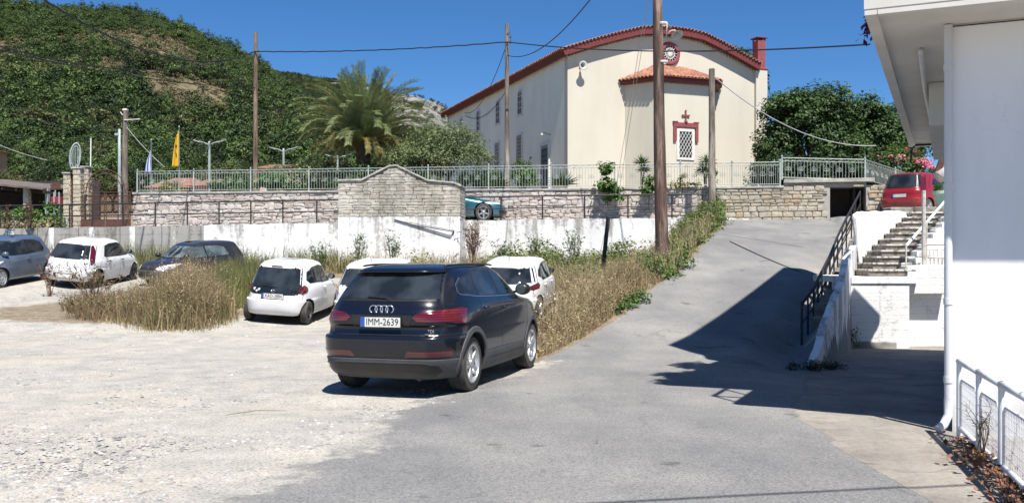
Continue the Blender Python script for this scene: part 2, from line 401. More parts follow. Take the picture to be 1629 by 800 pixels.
isr = (avg(asph) > .5) & (avg(conc) <= .5); isc = avg(conc) > .5
for nm, sel in (('ground', ~isr & ~isc), ('road', isr), ('concrete_yard', isc)):
    F_ = Fg[sel]; used, inv = np.unique(F_, return_inverse=True)
    o = npmesh(nm, Vg[used], inv.reshape(-1, 4), 'ground_mix', smooth=True)
    for an, arr in (('asphalt', asph), ('concrete', conc), ('soil', soil)):
        a_ = o.data.attributes.new(an, 'FLOAT', 'POINT'); a_.data.foreach_set('value', arr.ravel()[used].astype(np.float32))
    tag(o, kind='structure')
del Vg, Fg
# loose stones and pebbles on the gravel
pmat('pebble', (.38, .37, .355), (.22, .22, .22), scale=6, islvar=.35, rough=.9, spec=.2)
def scatter_pebbles(n):
    base = np.array([(1, .2, 0), (-.2, 1, 0), (-1, -.2, 0), (.2, -1, 0), (.65, .1, 1), (-.1, .7, 1.1), (-.7, -.1, .8), (.1, -.6, 1)], float)
    F0 = np.array([(0, 1, 5, 4), (1, 2, 6, 5), (2, 3, 7, 6), (3, 0, 4, 7), (4, 5, 6, 7)])
    Y = 4.6+rng.random(n)**1.6*20; X = -.62*Y+rng.random(n)*(.62*Y+XL(Y)+.6)
    keep = (fbm(X, Y, 1.8, 3, 5) > .47); X, Y = X[keep], Y[keep]; n = len(X)
    s = (.005+rng.random(n)**4*.020)
    a = rng.random(n)*6.3; V = base[None]*(np.stack([s*(1+rng.random(n)), s, s*.55], 1)[:, None, :])
    V = V*(1+.35*(rng.random((n, 8, 1))-.5))
    ca, sa = np.cos(a)[:, None], np.sin(a)[:, None]
    W = np.stack([V[..., 0]*ca-V[..., 1]*sa+X[:, None], V[..., 0]*sa+V[..., 1]*ca+Y[:, None], V[..., 2]+(H(X, Y)+(fbm(X, Y, 3.5, 4, 3)-.5)*.06)[:, None]-.002], -1)
    F = (F0[None]+np.arange(n)[:, None, None]*8).reshape(-1, 4)
    tag(npmesh('gravel', W.reshape(-1, 3), F, 'pebble'), kind='stuff', label='loose grey and pale pebbles scattered over the gravel yard')
scatter_pebbles(19000)
# ------------------------------------------------------------------ materials of walls
def stone_mat(name, cols, rough=.9, dirt=.5):
    m, nt, b = newmat(name); v = coords(nt)
    ri = _n(nt, 'ShaderNodeObjectInfo').outputs['Random']; isl = _n(nt, 'ShaderNodeNewGeometry').outputs['Random Per Island']
    r_ = _math(nt, 'FRACT', _math(nt, 'ADD', ri, isl))
    col = _ramp(nt, [(i/(len(cols)-1), c) for i, c in enumerate(cols)], r_)
    f = _ramp(nt, [(.3, (.62, .60, .57)), (.55, (1.03, 1.03, 1.03))], _noise(nt, v, 7, 6, .7))
    col = _mix(nt, 1, col, f, 'MULTIPLY')
    f2 = _ramp(nt, [(.42, (1, 1, 1)), (.60, (.36, .35, .33))], _noise(nt, v, .9, 5, .65, (1, 1, .35)))
    col = _mix(nt, dirt, col, _mix(nt, 1, col, f2, 'MULTIPLY'))
    nt.links.new(col, b.inputs['Base Color']); b.inputs['Roughness'].default_value = rough; b.inputs['Specular IOR Level'].default_value = .2
    bump(nt, b, _noise(nt, v, 22, 5, .7), .7, .02)
stone_mat('pink_stone', [(.43, .37, .33), (.52, .45, .40), (.59, .52, .47), (.62, .58, .53), (.49, .46, .43)], dirt=.15)
stone_mat('tan_stone', [(.37, .325, .24), (.46, .41, .31), (.51, .465, .37), (.42, .395, .335), (.47, .36, .23), (.50, .475, .40)], dirt=.12)
stone_mat('grey_ashlar', [(.47, .445, .385), (.56, .53, .46), (.60, .575, .50), (.52, .50, .45)], dirt=.6)
pmat('mortar', (.42, .39, .35), (.30, .28, .25), scale=2, rough=.95, bmp=.4, bscale=30)
pmat('mortar_dark', (.30, .28, .24), (.19, .175, .155), scale=2, rough=.95, bmp=.4, bscale=30)
def whitewash(name, base=(.80, .80, .79), worn=(.30, .29, .27), amount=.45, boards=0.0, streak=True, topdirt=None):
    m, nt, b = newmat(name); v = coords(nt)
    n1 = _noise(nt, v, 1.3, 6, .68); n2 = _noise(nt, v, 5, 6, .75)
    st = _noise(nt, v, 2.0, 5, .65, (1, 1, .09)) if streak else n1
    s = _math(nt, 'ADD', _math(nt, 'MULTIPLY', n2, .33), _math(nt, 'ADD', _math(nt, 'MULTIPLY', st, .52), _math(nt, 'MULTIPLY', n1, .15)))
    if topdirt:
        sz_ = _n(nt, 'ShaderNodeSeparateXYZ'); nt.links.new(v, sz_.inputs[0]); mr = _n(nt, 'ShaderNodeMapRange'); mr.inputs[1].default_value = topdirt[0]; mr.inputs[2].default_value = topdirt[1]; mr.inputs[4].default_value = topdirt[2]
        nt.links.new(sz_.outputs[2], mr.inputs[0]); s = _math(nt, 'ADD', s, mr.outputs[0])
    f = _ramp(nt, [(amount-.05, (1, 1, 1)), (amount+.02, (0, 0, 0))], s)
    col = _mix(nt, f, _ramp(nt, [(.35, worn), (.65, tuple(x*1.5 for x in worn))], n2), base)
    dst = _ramp(nt, [(.3, (.86, .86, .85)), (.6, (1, 1, 1))], _noise(nt, v, .6, 5, .6))
    col = _mix(nt, 1, col, dst, 'MULTIPLY')
    if boards:
        sx = _n(nt, 'ShaderNodeSeparateXYZ'); nt.links.new(v, sx.inputs[0])
        fr = _math(nt, 'FRACT', _math(nt, 'DIVIDE', _math(nt, 'ADD', sx.outputs[2], _math(nt, 'MULTIPLY', n1, .05)), boards))
        ln = _ramp(nt, [(.0, (.45, .44, .42)), (.09, (1, 1, 1))], fr)
        brk_ = _ramp(nt, [(.42, (0, 0, 0)), (.52, (1, 1, 1))], n2)
        col = _mix(nt, _math(nt, 'MULTIPLY', brk_, .8), col, _mix(nt, 1, col, ln, 'MULTIPLY'))
    nt.links.new(col, b.inputs['Base Color']); b.inputs['Roughness'].default_value = .9; b.inputs['Specular IOR Level'].default_value = .2
    bump(nt, b, _math(nt, 'ADD', n2, _noise(nt, v, 20, 4, .7)), .45, .02)
whitewash('old_whitewash', amount=.575, topdirt=(2.3, 3.25, .070))
whitewash('peeled_whitewash', amount=.535)
whitewash('board_whitewash', amount=.570, boards=.16)
whitewash('grey_concrete_wall', base=(.36, .35, .33), worn=(.15, .145, .13), amount=.545, boards=.45)
pmat('iron_black', (.014, .014, .016), (.024, .02, .018), scale=8, rough=.6, bmp=.1, bscale=60)
pmat('rust', (.115, .045, .032), (.06, .028, .022), scale=7, rough=.8, bmp=.2, bscale=50)
pmat('fence_paint', (.38, .43, .405), (.27, .31, .29), scale=9, rough=.5)
pmat('concrete_cap', (.46, .44, .38), (.26, .25, .22), scale=3, rough=.9, bmp=.3, bscale=25)
pmat('old_concrete', (.31, .295, .265), (.10, .095, .08), scale=2.4, rough=.95, bmp=.5, bscale=18, mid=(.21, .20, .18), lo=.32, hi=.62)

# ------------------------------------------------------------------ single stones
def stone_mesh(name, mat, irr, bev, seed, fx=.90, fz=.86):
    r = random.Random(seed); b = bev
    pts = []
    def ring(y, i):                                  # 8-gon outline in xz at depth y
        c = []
        for sx, sz in ((-1, -1), (1, -1), (1, 1), (-1, 1)):
            jx, jz = (r.random()-.5)*irr, (r.random()-.5)*irr
            x, z = sx*(.5-i)+jx, sz*(.5-i)+jz
            a = b*(.6+r.random()*.9)
            p1 = (x-sx*a, z); p2 = (x, z-sz*a)
            c += [p2, p1] if sx*sz > 0 else [p1, p2]
        return [(x, y, z) for x, z in c]
    # order corners consistently
    outer = ring(.5, .0)
    mid_ = [(x, -.30, z) for x, _, z in outer]
    front = [(x*fx, -.5+(r.random()-.5)*.10, z*fz) for x, _, z in outer]
    vs = outer+mid_+front+[(0, -.54, 0)]
    fs = []
    for k in range(2):
        for j in range(8): a = k*8+j; c = k*8+(j+1) % 8; fs.append((a, c, c+8, a+8))
    for j in range(8): fs.append((16+j, 16+(j+1) % 8, 24))
    me = bpy.data.meshes.new(name); me.from_pydata(vs, [], fs); me.materials.append(M[mat]); me.update(); 
    bm = bmesh.new(); bm.from_mesh(me); bmesh.ops.recalc_face_normals(bm, faces=bm.faces)
    # the cup is open at the back: make sure it faces out
    if any(f.normal.y > 0.3 for f in bm.faces if abs(f.calc_center_median().y+.5) < .15): bmesh.ops.reverse_faces(bm, faces=bm.faces)
    bm.to_mesh(me); bm.free(); return me
def cells(L, zlo, zhi, hr, wr, r, breakup=.25, jit=0):
    """courses of stones over a strip L long; zlo/zhi functions of s"""
    out = []; z = min(zlo(0), zlo(L)); top = max(zhi(s) for s in np.linspace(0, L, 30))
    while z < top:
        hh = r.uniform(*hr); s = -r.random()*.2
        while s < L:
            ww = r.uniform(*wr); a, b_ = max(s, 0), min(s+ww, L)
            if b_-a > .06:
                c = (a+b_)/2; lo, hi = zlo(c), zhi(c)
                z0, z1 = max(z, lo), min(z+hh, hi)
                if z1-z0 > .035:
                    if r.random() < breakup and z1-z0 > .13 and b_-a > .2:
                        q = z0+(z1-z0)*r.uniform(.35, .65); out += [(a, b_, z0, q), (a, b_, q, z1)]
                    else: out.append((a, b_, max(lo, z0+r.uniform(-jit, jit)), min(hi, z1+r.uniform(-jit, jit))))
            s += ww
        z += hh
    return out
def lay_stones(root, A, B, cl, meshes, mat, name='stone', maxn=300, depth=.16, gap=.018, proud=.022, vis=None, seed=1, tilt=.05):
    """stones on the face of a wall from A to B (world xy), faces towards the viewer's side"""
    r = random.Random(seed); A = Vector((A[0], A[1])); B = Vector((B[0], B[1])); d = (B-A); L = d.length; d /= L
    ang = math.atan2(d.y, d.x); inv = root.matrix_basis.inverted()
    cl = sorted(cl, key=lambda c: -((c[1]-c[0])*(c[3]-c[2]))*(1 if vis is None or vis(A+d*(c[0]+c[1])/2, (c[2]+c[3])/2) else .01))
    rest = MB()
    for i, (a, b_, z0, z1) in enumerate(cl):
        s = (a+b_)/2; p = A+d*s; nrm = Vector((d.y, -d.x)); me = r.choice(meshes)
        off = depth/2-proud*r.random()
        pos = (p.x-nrm.x*off, p.y-nrm.y*off, (z0+z1)/2)
        Mx = Matrix.Translation(pos) @ Matrix.Rotation(ang, 4, 'Z') @ Matrix.Rotation((r.random()-.5)*tilt, 4, 'Y') @ Matrix.Diagonal((max(b_-a-gap, .03), depth, max(z1-z0-gap, .025), 1))
        if i < maxn:
            o = bpy.data.objects.new(name, me); C.objects.link(o); o.parent = root; o.matrix_basis = inv @ Mx
        else:
            rest.add([tuple(v.co) for v in me.vertices], [tuple(p_.vertices) for p_ in me.polygons], 0, Mx)
    if rest.v: tag(rest.build('small_'+name+'s', mat, root, world=True), kind='stuff')
PINK = [stone_mesh('stone', 'pink_stone', .16, .16, s) for s in range(10)]
TAN = [stone_mesh('stone', 'tan_stone', .07, .10, 50+s, .93, .90) for s in range(8)]
ASH = [stone_mesh('stone', 'grey_ashlar', .04, .05, 90+s, .975, .95) for s in range(6)]
inview = lambda p, z: 3 < p.y and abs(p.x/p.y) < .56
def ori(A, B, y_off=0): return math.atan2(B[1]-A[1], B[0]-A[0])
def wall_core(root, A, B, zlo, zhi, th, mat, name='wall_core', n=24, back=0.0):
    A = Vector(A); B = Vector(B); d = (B-A).normalized(); nrm = Vector((d.y, -d.x)); mb = MB(); L = (B-A).length
    rows = []
    for i in range(n+1):
        s = L*i/n; p = A+d*s; f = p-nrm*back; q = p-nrm*(back+th); lo, hi = zlo(s), zhi(s)
        rows.append([(f.x, f.y, lo), (f.x, f.y, hi), (q.x, q.y, hi), (q.x, q.y, lo)])
    mb.grid(rows, 0, True); mb.add(rows[0], [(0, 1, 2, 3)]); mb.add(rows[-1], [(3, 2, 1, 0)])
    o = mb.build(name, mat, root, world=True); return fixn(o)

# churchyard retaining wall (pink rubble)
FA = (-17.75, float(YF(-17.75))); XT = 7.6; FB = (XT, float(YF(XT)))
def lin(a, b): return lambda s: a+(b-a)*s
LP = math.hypot(FB[0]-FA[0], FB[1]-FA[1])
pw = thing('retaining_wall', 'long pinkish rubble stone retaining wall under the pale green churchyard fence', 'wall', (FA[0], FA[1], 3.0))
ZTOP = lambda x: 4.80-.20*(x+17.75)/28.6             # top of the churchyard wall, falling to the right
plo = lambda s: 2.9+.3*s/LP; phi = lambda s: ZTOP(FA[0]+(FB[0]-FA[0])*s/LP)-.10
wall_core(pw, FA, FB, plo, lambda s: phi(s)+.02, .4, 'mortar', back=.03)
lay_stones(pw, FA, FB, cells(LP, plo, phi, (.13, .27), (.16, .56), random.Random(4), .35, .045), PINK, 'pink_stone', vis=lambda p, z: inview(p, z) and not (-7.2 < p.x < -1.9), seed=5, tilt=.22, gap=.012)
def coping(root, A, B, z, z1=None, name='coping', mat='concrete_cap', w=.48, t=.09, over=.05, parts=12):
    A = Vector(A); B = Vector(B); d = (B-A).normalized(); L = (B-A).length; ang = math.atan2(d.y, d.x); inv = root.matrix_basis.inverted()
    for i in range(parts):
        mb = MB(); a, b_ = L*i/parts+.004, L*(i+1)/parts-.004
        mb.box((a, -over, 0), (b_, w-over, t), bev=.012, mat=inv @ Matrix.Translation((A.x, A.y, z+((z1 or z)-z)*(i+.5)/parts+random.uniform(-.004, .004))) @ Matrix.Rotation(ang, 4, 'Z'))
        mb.build(name, mat, root)
coping(pw, FA, FB, ZTOP(FA[0])-.095, ZTOP(FB[0])-.095, parts=20)

# tan ashlar wall along the head of the road, with a doorway
TA = FB; TB = (14.67, float(YF(14.67))); LT = math.hypot(TB[0]-TA[0], TB[1]-TA[1])
sx = lambda x: (x-TA[0])/(TB[0]-TA[0])*LT
tw = thing('stone_wall', 'tan squared stone wall at the head of the road beside the dark doorway', 'wall', (TA[0], TA[1], 3.0))
D0, D1 = sx(12.62), sx(13.95); S1 = sx(10.9)
tlo = lambda s: 3.05; thi2 = lambda s: 4.51 if s < S1 else (4.68 if s < D1+.15 else 4.56)
cl = cells(LT, tlo, thi2, (.13, .25), (.22, .50), random.Random(8), .2)
cl = [c for c in cl if not (c[1] > D0 and c[0] < D1 and c[2] < 4.50)]
dT = (Vector(TB)-Vector(TA)).normalized()
pt = lambda s: tuple(Vector(TA)+dT*s)
wall_core(tw, TA, pt(D0), lambda s: 2.9, lambda s: 4.52 if s < S1 else 4.71, .4, 'mortar', back=.03)
wall_core(tw, pt(D1), TB, lambda s: 2.9, lambda s: 4.58, .4, 'mortar', back=.03, n=6)
wall_core(tw, pt(D0+.002), pt(D1-.002), lambda s: 4.53, lambda s: 4.71, .4, 'mortar', 'lintel', back=.034, n=2)
lay_stones(tw, TA, TB, cl, TAN, 'tan_stone', vis=inview, seed=15, gap=.022)
wall_core(tw, (14.5, 36.75), (22.5, 48.2), lambda s: 3.2, lambda s: 4.52, .4, 'tan_stone', 'return_wall')
coping(tw, TA, pt(S1), 4.525, parts=4)
coping(tw, pt(S1), pt(D1+.3), 4.715, parts=2, t=.15, over=.08)
pmat('recess_shade', (.035, .028, .022), (.02, .016, .013), rough=.9)  # near-black colour stands in for the shade inside the doorway
mb = MB(); inv = tw.matrix_basis.inverted(); Mt = inv @ Matrix.Translation((*pt(D0), 3.1)) @ Matrix.Rotation(math.atan2(dT.y, dT.x), 4, 'Z')
wD = D1-D0
for lo_, hi_ in (((-.2, .35, -.1), (.0, 2.2, 1.428)), ((wD, .35, -.1), (wD+.2, 2.2, 1.428)), ((-.2, 2.2, -.1), (wD+.2, 2.4, 1.5)), ((-.2, .43, 1.43), (wD+.2, 2.2, 1.52)), ((.002, .2, -.2), (wD-.002, 2.2, .05))): mb.box(lo_, hi_, mat=Mt)
mb.build('doorway', 'old_concrete', tw)
MB().box((wD-.42, .38, .052), (wD-.36, 1.3, 1.44), mat=Mt).build('door_leaf', 'recess_shade', tw)
MB().box((.02, 1.1, .052), (wD-.45, 1.15, 1.44), mat=Mt).build('back_door', 'recess_shade', tw)

# white wall carrying the upper path (peeling whitewash), grey concrete towards the left
ww = thing('path_wall', 'low wall with peeling whitewash carrying the upper path behind the parked cars', 'wall', (0, YE(0.), 1.4))
def strip_wall(root, x0, x1, mat, name, th=.47, dz=0., n=20, back=0.):
    mb = MB(); rows = []
    for i in range(n+1):
        x = x0+(x1-x0)*i/n; y = YE(x)+back; top = h(x, y+.5)+.03+dz+.02*math.sin(x*3.1)
        rows.append([(x, y, .9), (x, y, top), (x, y+th, top), (x, y+th, .9)])
    mb.grid(rows, 0, True); mb.add(rows[0], [(0, 1, 2, 3)]); mb.add(rows[-1], [(3, 2, 1, 0)])
    return fixn(mb.build(name, mat, root, world=True))
strip_wall(ww, -12.7, 9.3, 'old_whitewash', 'whitewashed_wall')
gw = thing('concrete_wall', 'bare grey concrete stretch of the low path wall below the rusty gate', 'wall', (-20, YE(-20.), 1.4))
for i in range(8):
    a = -27+i*1.79; strip_wall(gw, a, a+1.76, 'grey_concrete_wall', 'panel', n=4, dz=-.02)
for i in range(6):
    a = -21+i*1.79*.98; mbx = MB(); y = YE(a); mbx.box((a-.12, y-.012, .9), (a+.10, y+.1, h(a, y+.5)+.0)); mbx.build('paint_streak', 'peeled_whitewash', gw, world=True)

# gabled stone screen wall
mroot = thing('gabled_screen_wall', 'gabled stone wall on a whitewashed base in front of the turquoise car', 'wall', (*P(538, 413, 35)[:2], 1.2), R(-4.5))
WM = 4.62; toD = lambda py: EYE-(py-HY)/FPX*35-1.2
zb = toD(345)
MB().box((0, 0, -.3), (WM, 1.5, zb)).build('whitewashed_base', 'old_whitewash', mroot)
sc_ = 1/FPX*35
xp = lambda px: (px-538)*sc_*1.0
top = [(0, toD(287)), (xp(576), toD(286.5)), (xp(620), toD(265)), (xp(632), toD(264)), (xp(682), toD(288)), (xp(724), toD(292)), (WM, toD(297))]
topf = lambda s: float(np.interp(s, [t[0] for t in top], [t[1] for t in top]))
MB().prism_y([(0.02, zb+.002), (WM-.02, zb+.002)]+[(min(max(x, .02), WM-.02), z-.04) for x, z in reversed(top)], .05, 1.45).build('wall_core', 'mortar_dark', mroot)
cl = cells(WM, lambda s: zb+.01, lambda s: topf(s)-.03, (.075, .15), (.22, .75), random.Random(12), .12)
mA = mroot.matrix_basis @ Vector((0, 0, 0)); mB_ = mroot.matrix_basis @ Vector((WM, 0, 0))
cl = [(a, b_, z0+1.2, z1+1.2) for a, b_, z0, z1 in cl]
lay_stones(mroot, (mA.x, mA.y), (mB_.x, mB_.y), cl, ASH, 'grey_ashlar', gap=.010, depth=.14, proud=.012, seed=3)
cs = cells(1.5, lambda s: zb+.01+1.2, lambda s: topf(WM)-.03+1.2, (.08, .16), (.3, .7), random.Random(13), .1)
m2 = mroot.matrix_basis @ Vector((WM, 1.5, 0)); lay_stones(mroot, (mB_.x, mB_.y), (m2.x, m2.y), cs, ASH, 'grey_ashlar', gap=.012, depth=.14, proud=.01, seed=4)
for i in range(len(top)-1):
    (xa, za), (xb, zb_) = top[i], top[i+1]
    if i == len(top)-2: xb += .03
    L_ = math.hypot(xb-xa, zb_-za); an = math.atan2(zb_-za, xb-xa)
    MB().box((-.01, -.06, -.035), (L_+.006, 1.54, .03), bev=.01, mat=Matrix.Translation((xa, 0, za)) @ Matrix.Rotation(-an, 4, 'Y')).build('coping', 'concrete_cap', mroot)
# ------------------------------------------------------------------ church
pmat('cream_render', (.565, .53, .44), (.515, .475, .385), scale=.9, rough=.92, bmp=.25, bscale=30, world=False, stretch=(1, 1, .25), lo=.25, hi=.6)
pmat('lifted_side_render', (.86, .84, .72), (.78, .76, .65), scale=.8, rough=.92, bmp=.15, bscale=40, world=False, stretch=(1, 1, .4))  # cream render made paler, its colour stands in for grazing sun on the side
pmat('dark_red', (.165, .025, .022), (.115, .020, .018), scale=5, rough=.6, world=False)
pmat('rose_red', (.26, .065, .07), (.20, .048, .052), scale=5, rough=.7, world=False)
pmat('roof_tile', (.34, .165, .105), (.21, .095, .06), scale=9, rough=.85, islvar=.3, world=False, mid=(.30, .13, .08), bmp=.2, bscale=50)
pmat('roof_tile_pale', (.45, .25, .19), (.32, .15, .10), scale=9, rough=.85, islvar=.25, world=False)
pmat('white_frame', (.74, .72, .66), (.62, .60, .55), scale=6, rough=.7)
pmat('dark_glass', (.015, .018, .022), (.03, .035, .04), scale=2, rough=.12, spec=.6)
pmat('stained_metal', (.30, .32, .31), (.20, .21, .2), scale=6, rough=.5)
ch = thing('church', 'cream rendered church with dark red tiled eaves and a polygonal apse above the road', 'church', (2.87, 48, 4.62), math.atan(.37))
W_, D_ = 11.36, 22.0
sec = [(0, 7.55), (1.4, 8.05), (2.8, 8.50), (4.1, 8.88), (5.0, 8.99), (6.0, 9.02), (7.0, 8.99), (7.9, 8.88), (9.0, 8.50), (10.15, 8.05), (11.36, 7.55)]
# walls: front with a round opening ring set on it, back, sides
fixn(MB().prism_y([(0, -.3), (W_, -.3)]+list(reversed(sec)), 0, .4).build('front_wall', 'cream_render', ch))
fixn(MB().prism_y([(0, -.3), (W_, -.3)]+list(reversed(sec)), D_-.4, D_).build('back_wall', 'cream_render', ch))
MB().box((.003, .4, -.3), (.35, D_-.4, 7.56)).build('side_wall', 'lifted_side_render', ch)
MB().box((W_-.35, .4, -.3), (W_-.003, D_-.4, 7.56)).build('side_wall', 'lifted_side_render', ch)
MB().box((11.363, -.18, -.3), (12.10, .6, 7.62)).build('pilaster', 'cream_render', ch)
def offs(sec, d, ex):                                # eave outline lifted by d with overhang ex
    s = [(sec[0][0]-ex, sec[0][1]-ex*.36)]+sec[1:-1]+[(sec[-1][0]+ex*.35, sec[-1][1]-ex*.13)]
    return [(x, z+d) for x, z in s]
def band(mb, lo, hi, y0, y1):
    rows = []
    for y in (y0, y1): rows.append([(x, y, z) for x, z in lo]+[(x, y, z) for x, z in reversed(hi)])
    n = len(rows[0]); mb.grid(rows, 0, True)
    m_ = len(lo)
    for k, y in enumerate((0, 1)):
        for i in range(m_-1):
            a, b_, c, d = i, i+1, n-2-i, n-1-i
            f = (a, b_, c, d) if k == 0 else (d, c, b_, a)
            mb.add([rows[k][j] for j in f], [(0, 1, 2, 3)])
e1 = offs(sec, .02, .32); e2 = offs(sec, .34, .42)
mb = MB(); band(mb, e1, e2, -.42, D_+.42); fixn(mb.build('cornice', 'dark_red', ch))
def along(sec, step):
    out = []; acc = 0
    for (x0, z0), (x1, z1) in zip(sec[:-1], sec[1:]):
        L = math.hypot(x1-x0, z1-z0); n = max(1, round(L/step))
        for i in range(n): t = (i+.5)/n; out.append((x0+(x1-x0)*t, z0+(z1-z0)*t, math.atan2(z1-z0, x1-x0)))
    return out
# dentils under the cornice (a row of little tile ends)
mb = MB()
for x, z, a in along(offs(sec, -.03, .1), .19):
    mb.add([], []); mb.lathe([(.065, -.16), (.065, 0.0), (.001, -.005)], 8, 0, 'y', (x, -.22+.22, z+.02))
mb.build('dentils', 'cream_render', ch, smooth=True)
# barrel tiles: verge row over the front, eaves rows down both long sides, sheet between
def half_tile(mb, p, d, r, L, up=(0, 0, 1), n=6, th=.018):
    p = Vector(p); d = Vector(d).normalized(); s = d.cross(Vector(up)).normalized(); u = s.cross(d).normalized()
    rows = []
    for k, q in enumerate((p, p+d*L)):
        rr = r*(1-.12*k)
        rows.append([tuple(q+s*math.cos(t)*rr+u*math.sin(t)*rr) for t in np.linspace(0, PI, n)]+[tuple(q+s*math.cos(t)*(rr-th)+u*math.sin(t)*(rr-th)) for t in np.linspace(PI, 0, n)])
    mb.grid(rows, 0, True)
    for r_, fl in ((rows[0], 1), (rows[1], 0)):
        m_ = 2*n
        for i in range(n-1): mb.add([r_[i], r_[i+1], r_[m_-2-i], r_[m_-1-i]], [(0, 1, 2, 3) if not fl else (3, 2, 1, 0)])
mb = MB(); t3 = offs(sec, .345, .46)
for x, z, a in along(t3, .21):
    for k in range(3): half_tile(mb, (x, -.50+k*.42, z+.015+.01*k), (0, 1, .02), .105, .5, up=(-math.sin(a), 0, math.cos(a)))
tag(mb.build('verge_tiles', 'roof_tile_pale', ch), kind='stuff')
mb = MB()
for sgn, x0, z0 in ((1, t3[0][0], t3[0][1]), (-1, t3[-1][0], t3[-1][1])):
    for i in range(int((D_+.9)/.22)):
        y = -.42+i*.22+.1
        half_tile(mb, (x0-.05*sgn, y, z0+.02), (sgn, 0, .36), .105, .55)
        half_tile(mb, (x0+.42*sgn, y, z0+.02+.17), (sgn, 0, .36), .105, .9)
tag(mb.build('eaves_tiles', 'roof_tile', ch), kind='stuff')
mb = MB(); band(mb, offs(sec, .342, .40), offs(sec, .40, .40), -.38, D_+.38); fixn(mb.build('roof', 'roof_tile', ch))
# chimney
mb = MB(); mb.box((11.52, -.12, 7.72), (12.02, .40, 9.25)); mb.box((11.40, -.22, 7.622), (12.14, .52, 7.72), bev=.02); o = mb.build('chimney', 'rose_red', ch)
mb = MB(); mb.box((11.42, -.20, 9.38), (12.12, .48, 9.44), bev=.015)
for x in (11.52, 11.96):
    for y in (-.12, .34): mb.box((x, y, 9.252), (x+.06, y+.06, 9.378))
mb.build('cap', 'dark_red', o)
# apse
ap = [(3.30, 0), (4.30, -1.6), (7.72, -1.6), (8.78, 0)]
fixn(MB().prism([(3.30, .2)]+ap+[(8.78, .2)], -.3, 6.30).build('apse', 'cream_render', ch))
def offp(poly, d):
    out = []; n = len(poly)
    for i, p in enumerate(poly):
        ns = []
        for j in (i-1, i):
            if 0 <= j < n-1:
                ex, ey = poly[j+1][0]-poly[j][0], poly[j+1][1]-poly[j][1]; l = math.hypot(ex, ey); ns.append((ey/l, -ex/l))
        if len(ns) == 1: out.append((p[0]+ns[0][0]*d*1.15, 0)); continue
        bx, by = ns[0][0]+ns[1][0], ns[0][1]+ns[1][1]; l = math.hypot(bx, by); bx /= l; by /= l
        k = d/(bx*ns[0][0]+by*ns[0][1]); out.append((p[0]+bx*k, p[1]+by*k))
    return out
oc = offp(ap, .30); 
fixn(MB().prism([(oc[0][0], .01)]+oc+[(oc[-1][0], .01)], 6.22, 6.40).build('apse_cornice', 'dark_red', ch))
ot = offp(ap, .38)
peak = [(5.1, 0.0, 7.35), (6.9, 0.0, 7.35)]
zE = 6.42
mb = MB(); mb.add([(ot[0][0], 0, zE), (ot[1][0], ot[1][1], zE), (ot[2][0], ot[2][1], zE), (ot[3][0], 0, zE), peak[0], peak[1]], [(0, 1, 4), (1, 2, 5, 4), (2, 3, 5), (0, 4, 5, 3)])
fixn(mb.build('apse_roof', 'roof_tile', ch))
mb = MB()
def tile_face(mb, e0, e1_, a0, a1_, step=.21, course=.40):
    e0, e1_, a0, a1_ = map(Vector, (e0, e1_, a0, a1_)); ed = (e1_-e0); L = ed.length; ed /= L
    nrm = ed.cross(a0-e0 if (a0-e0).length > .1 else a1_-e0).normalized()
    if nrm.z < 0: nrm = -nrm
    slope = nrm.cross(ed).normalized()
    if slope.z < 0: slope = -slope
    n = int(L/step); ta = (a0-e0).dot(ed)/L; tb = (a1_-e0).dot(ed)/L; Hh = (a0-e0).dot(slope)
    for i in range(n):
        t = (i+.5)/n; lim = Hh*(1 if ta <= t <= tb else (t/ta if t < ta else (1-t)/(1-tb)))
        k = 0; y = -.06
        while y < lim-.12:
            LL = min(course+.06, lim-y); half_tile(mb, e0+ed*L*t+slope*y+nrm*(.012+random.uniform(0, .012)), slope+nrm*.03, .10, LL, up=nrm); y += course
tile_face(mb, (ot[1][0], ot[1][1], zE), (ot[2][0], ot[2][1], zE), peak[0], peak[1])
tile_face(mb, (ot[0][0], 0, zE), (ot[1][0], ot[1][1], zE), peak[0], peak[0])
tile_face(mb, (ot[2][0], ot[2][1], zE), (ot[3][0], 0, zE), peak[1], peak[1])
tag(mb.build('apse_tiles', 'roof_tile', ch), kind='stuff')
mb = MB()
for i in range(18): mb.lathe([(.055, -.08), (.055, 0.0), (.001, -.005)], 8, 0, 'y', (4.32+i*.2, -1.6, 6.19))
mb.build('apse_dentils', 'cream_render', ch, smooth=True)
# apse window: surround, lattice, lintel with cross
wx, wz = 6.0, 3.02
y0 = -1.6
mb = MB(); fw, fh = .38, .68
mb.box((wx-fw-.14, y0-.05, wz-fh-.12), (wx+fw+.14, y0-.002, wz-fh), bev=.01); mb.box((wx-fw-.14, y0-.05, wz+fh), (wx+fw+.14, y0-.002, wz+fh+.14), bev=.01)
mb.box((wx-fw-.14, y0-.05, wz-fh), (wx-fw, y0-.002, wz+fh)); mb.box((wx+fw, y0-.05, wz-fh), (wx+fw+.14, y0-.002, wz+fh))
wf = mb.build('window', 'white_frame', ch)
MB().box((wx-fw, y0-.012, wz-fh), (wx+fw, y0-.003, wz+fh)).build('pane', 'dark_glass', wf)
mb = MB()
def lattice(mb, cx, cz, fw, fh, y, step, r, slope=1.0, n=5):
    for sg in (1, -1):
        k = -8
        while k < 9:
            pts = []; c = k*step
            for x in np.linspace(-fw, fw, 41):
                z = sg*(x)*slope*1.6+c
                if abs(z) <= fh: pts.append((x, z))
            if len(pts) > 1: mb.tube([(cx+pts[0][0], y, cz+pts[0][1]), (cx+pts[-1][0], y, cz+pts[-1][1])], r, n)
            k += 1
lattice(mb, wx, wz, fw, fh, y0-.03, .30, .013)
mb.build('lattice', 'white_frame', wf)
mb = MB(); a = .74; zt = 4.22
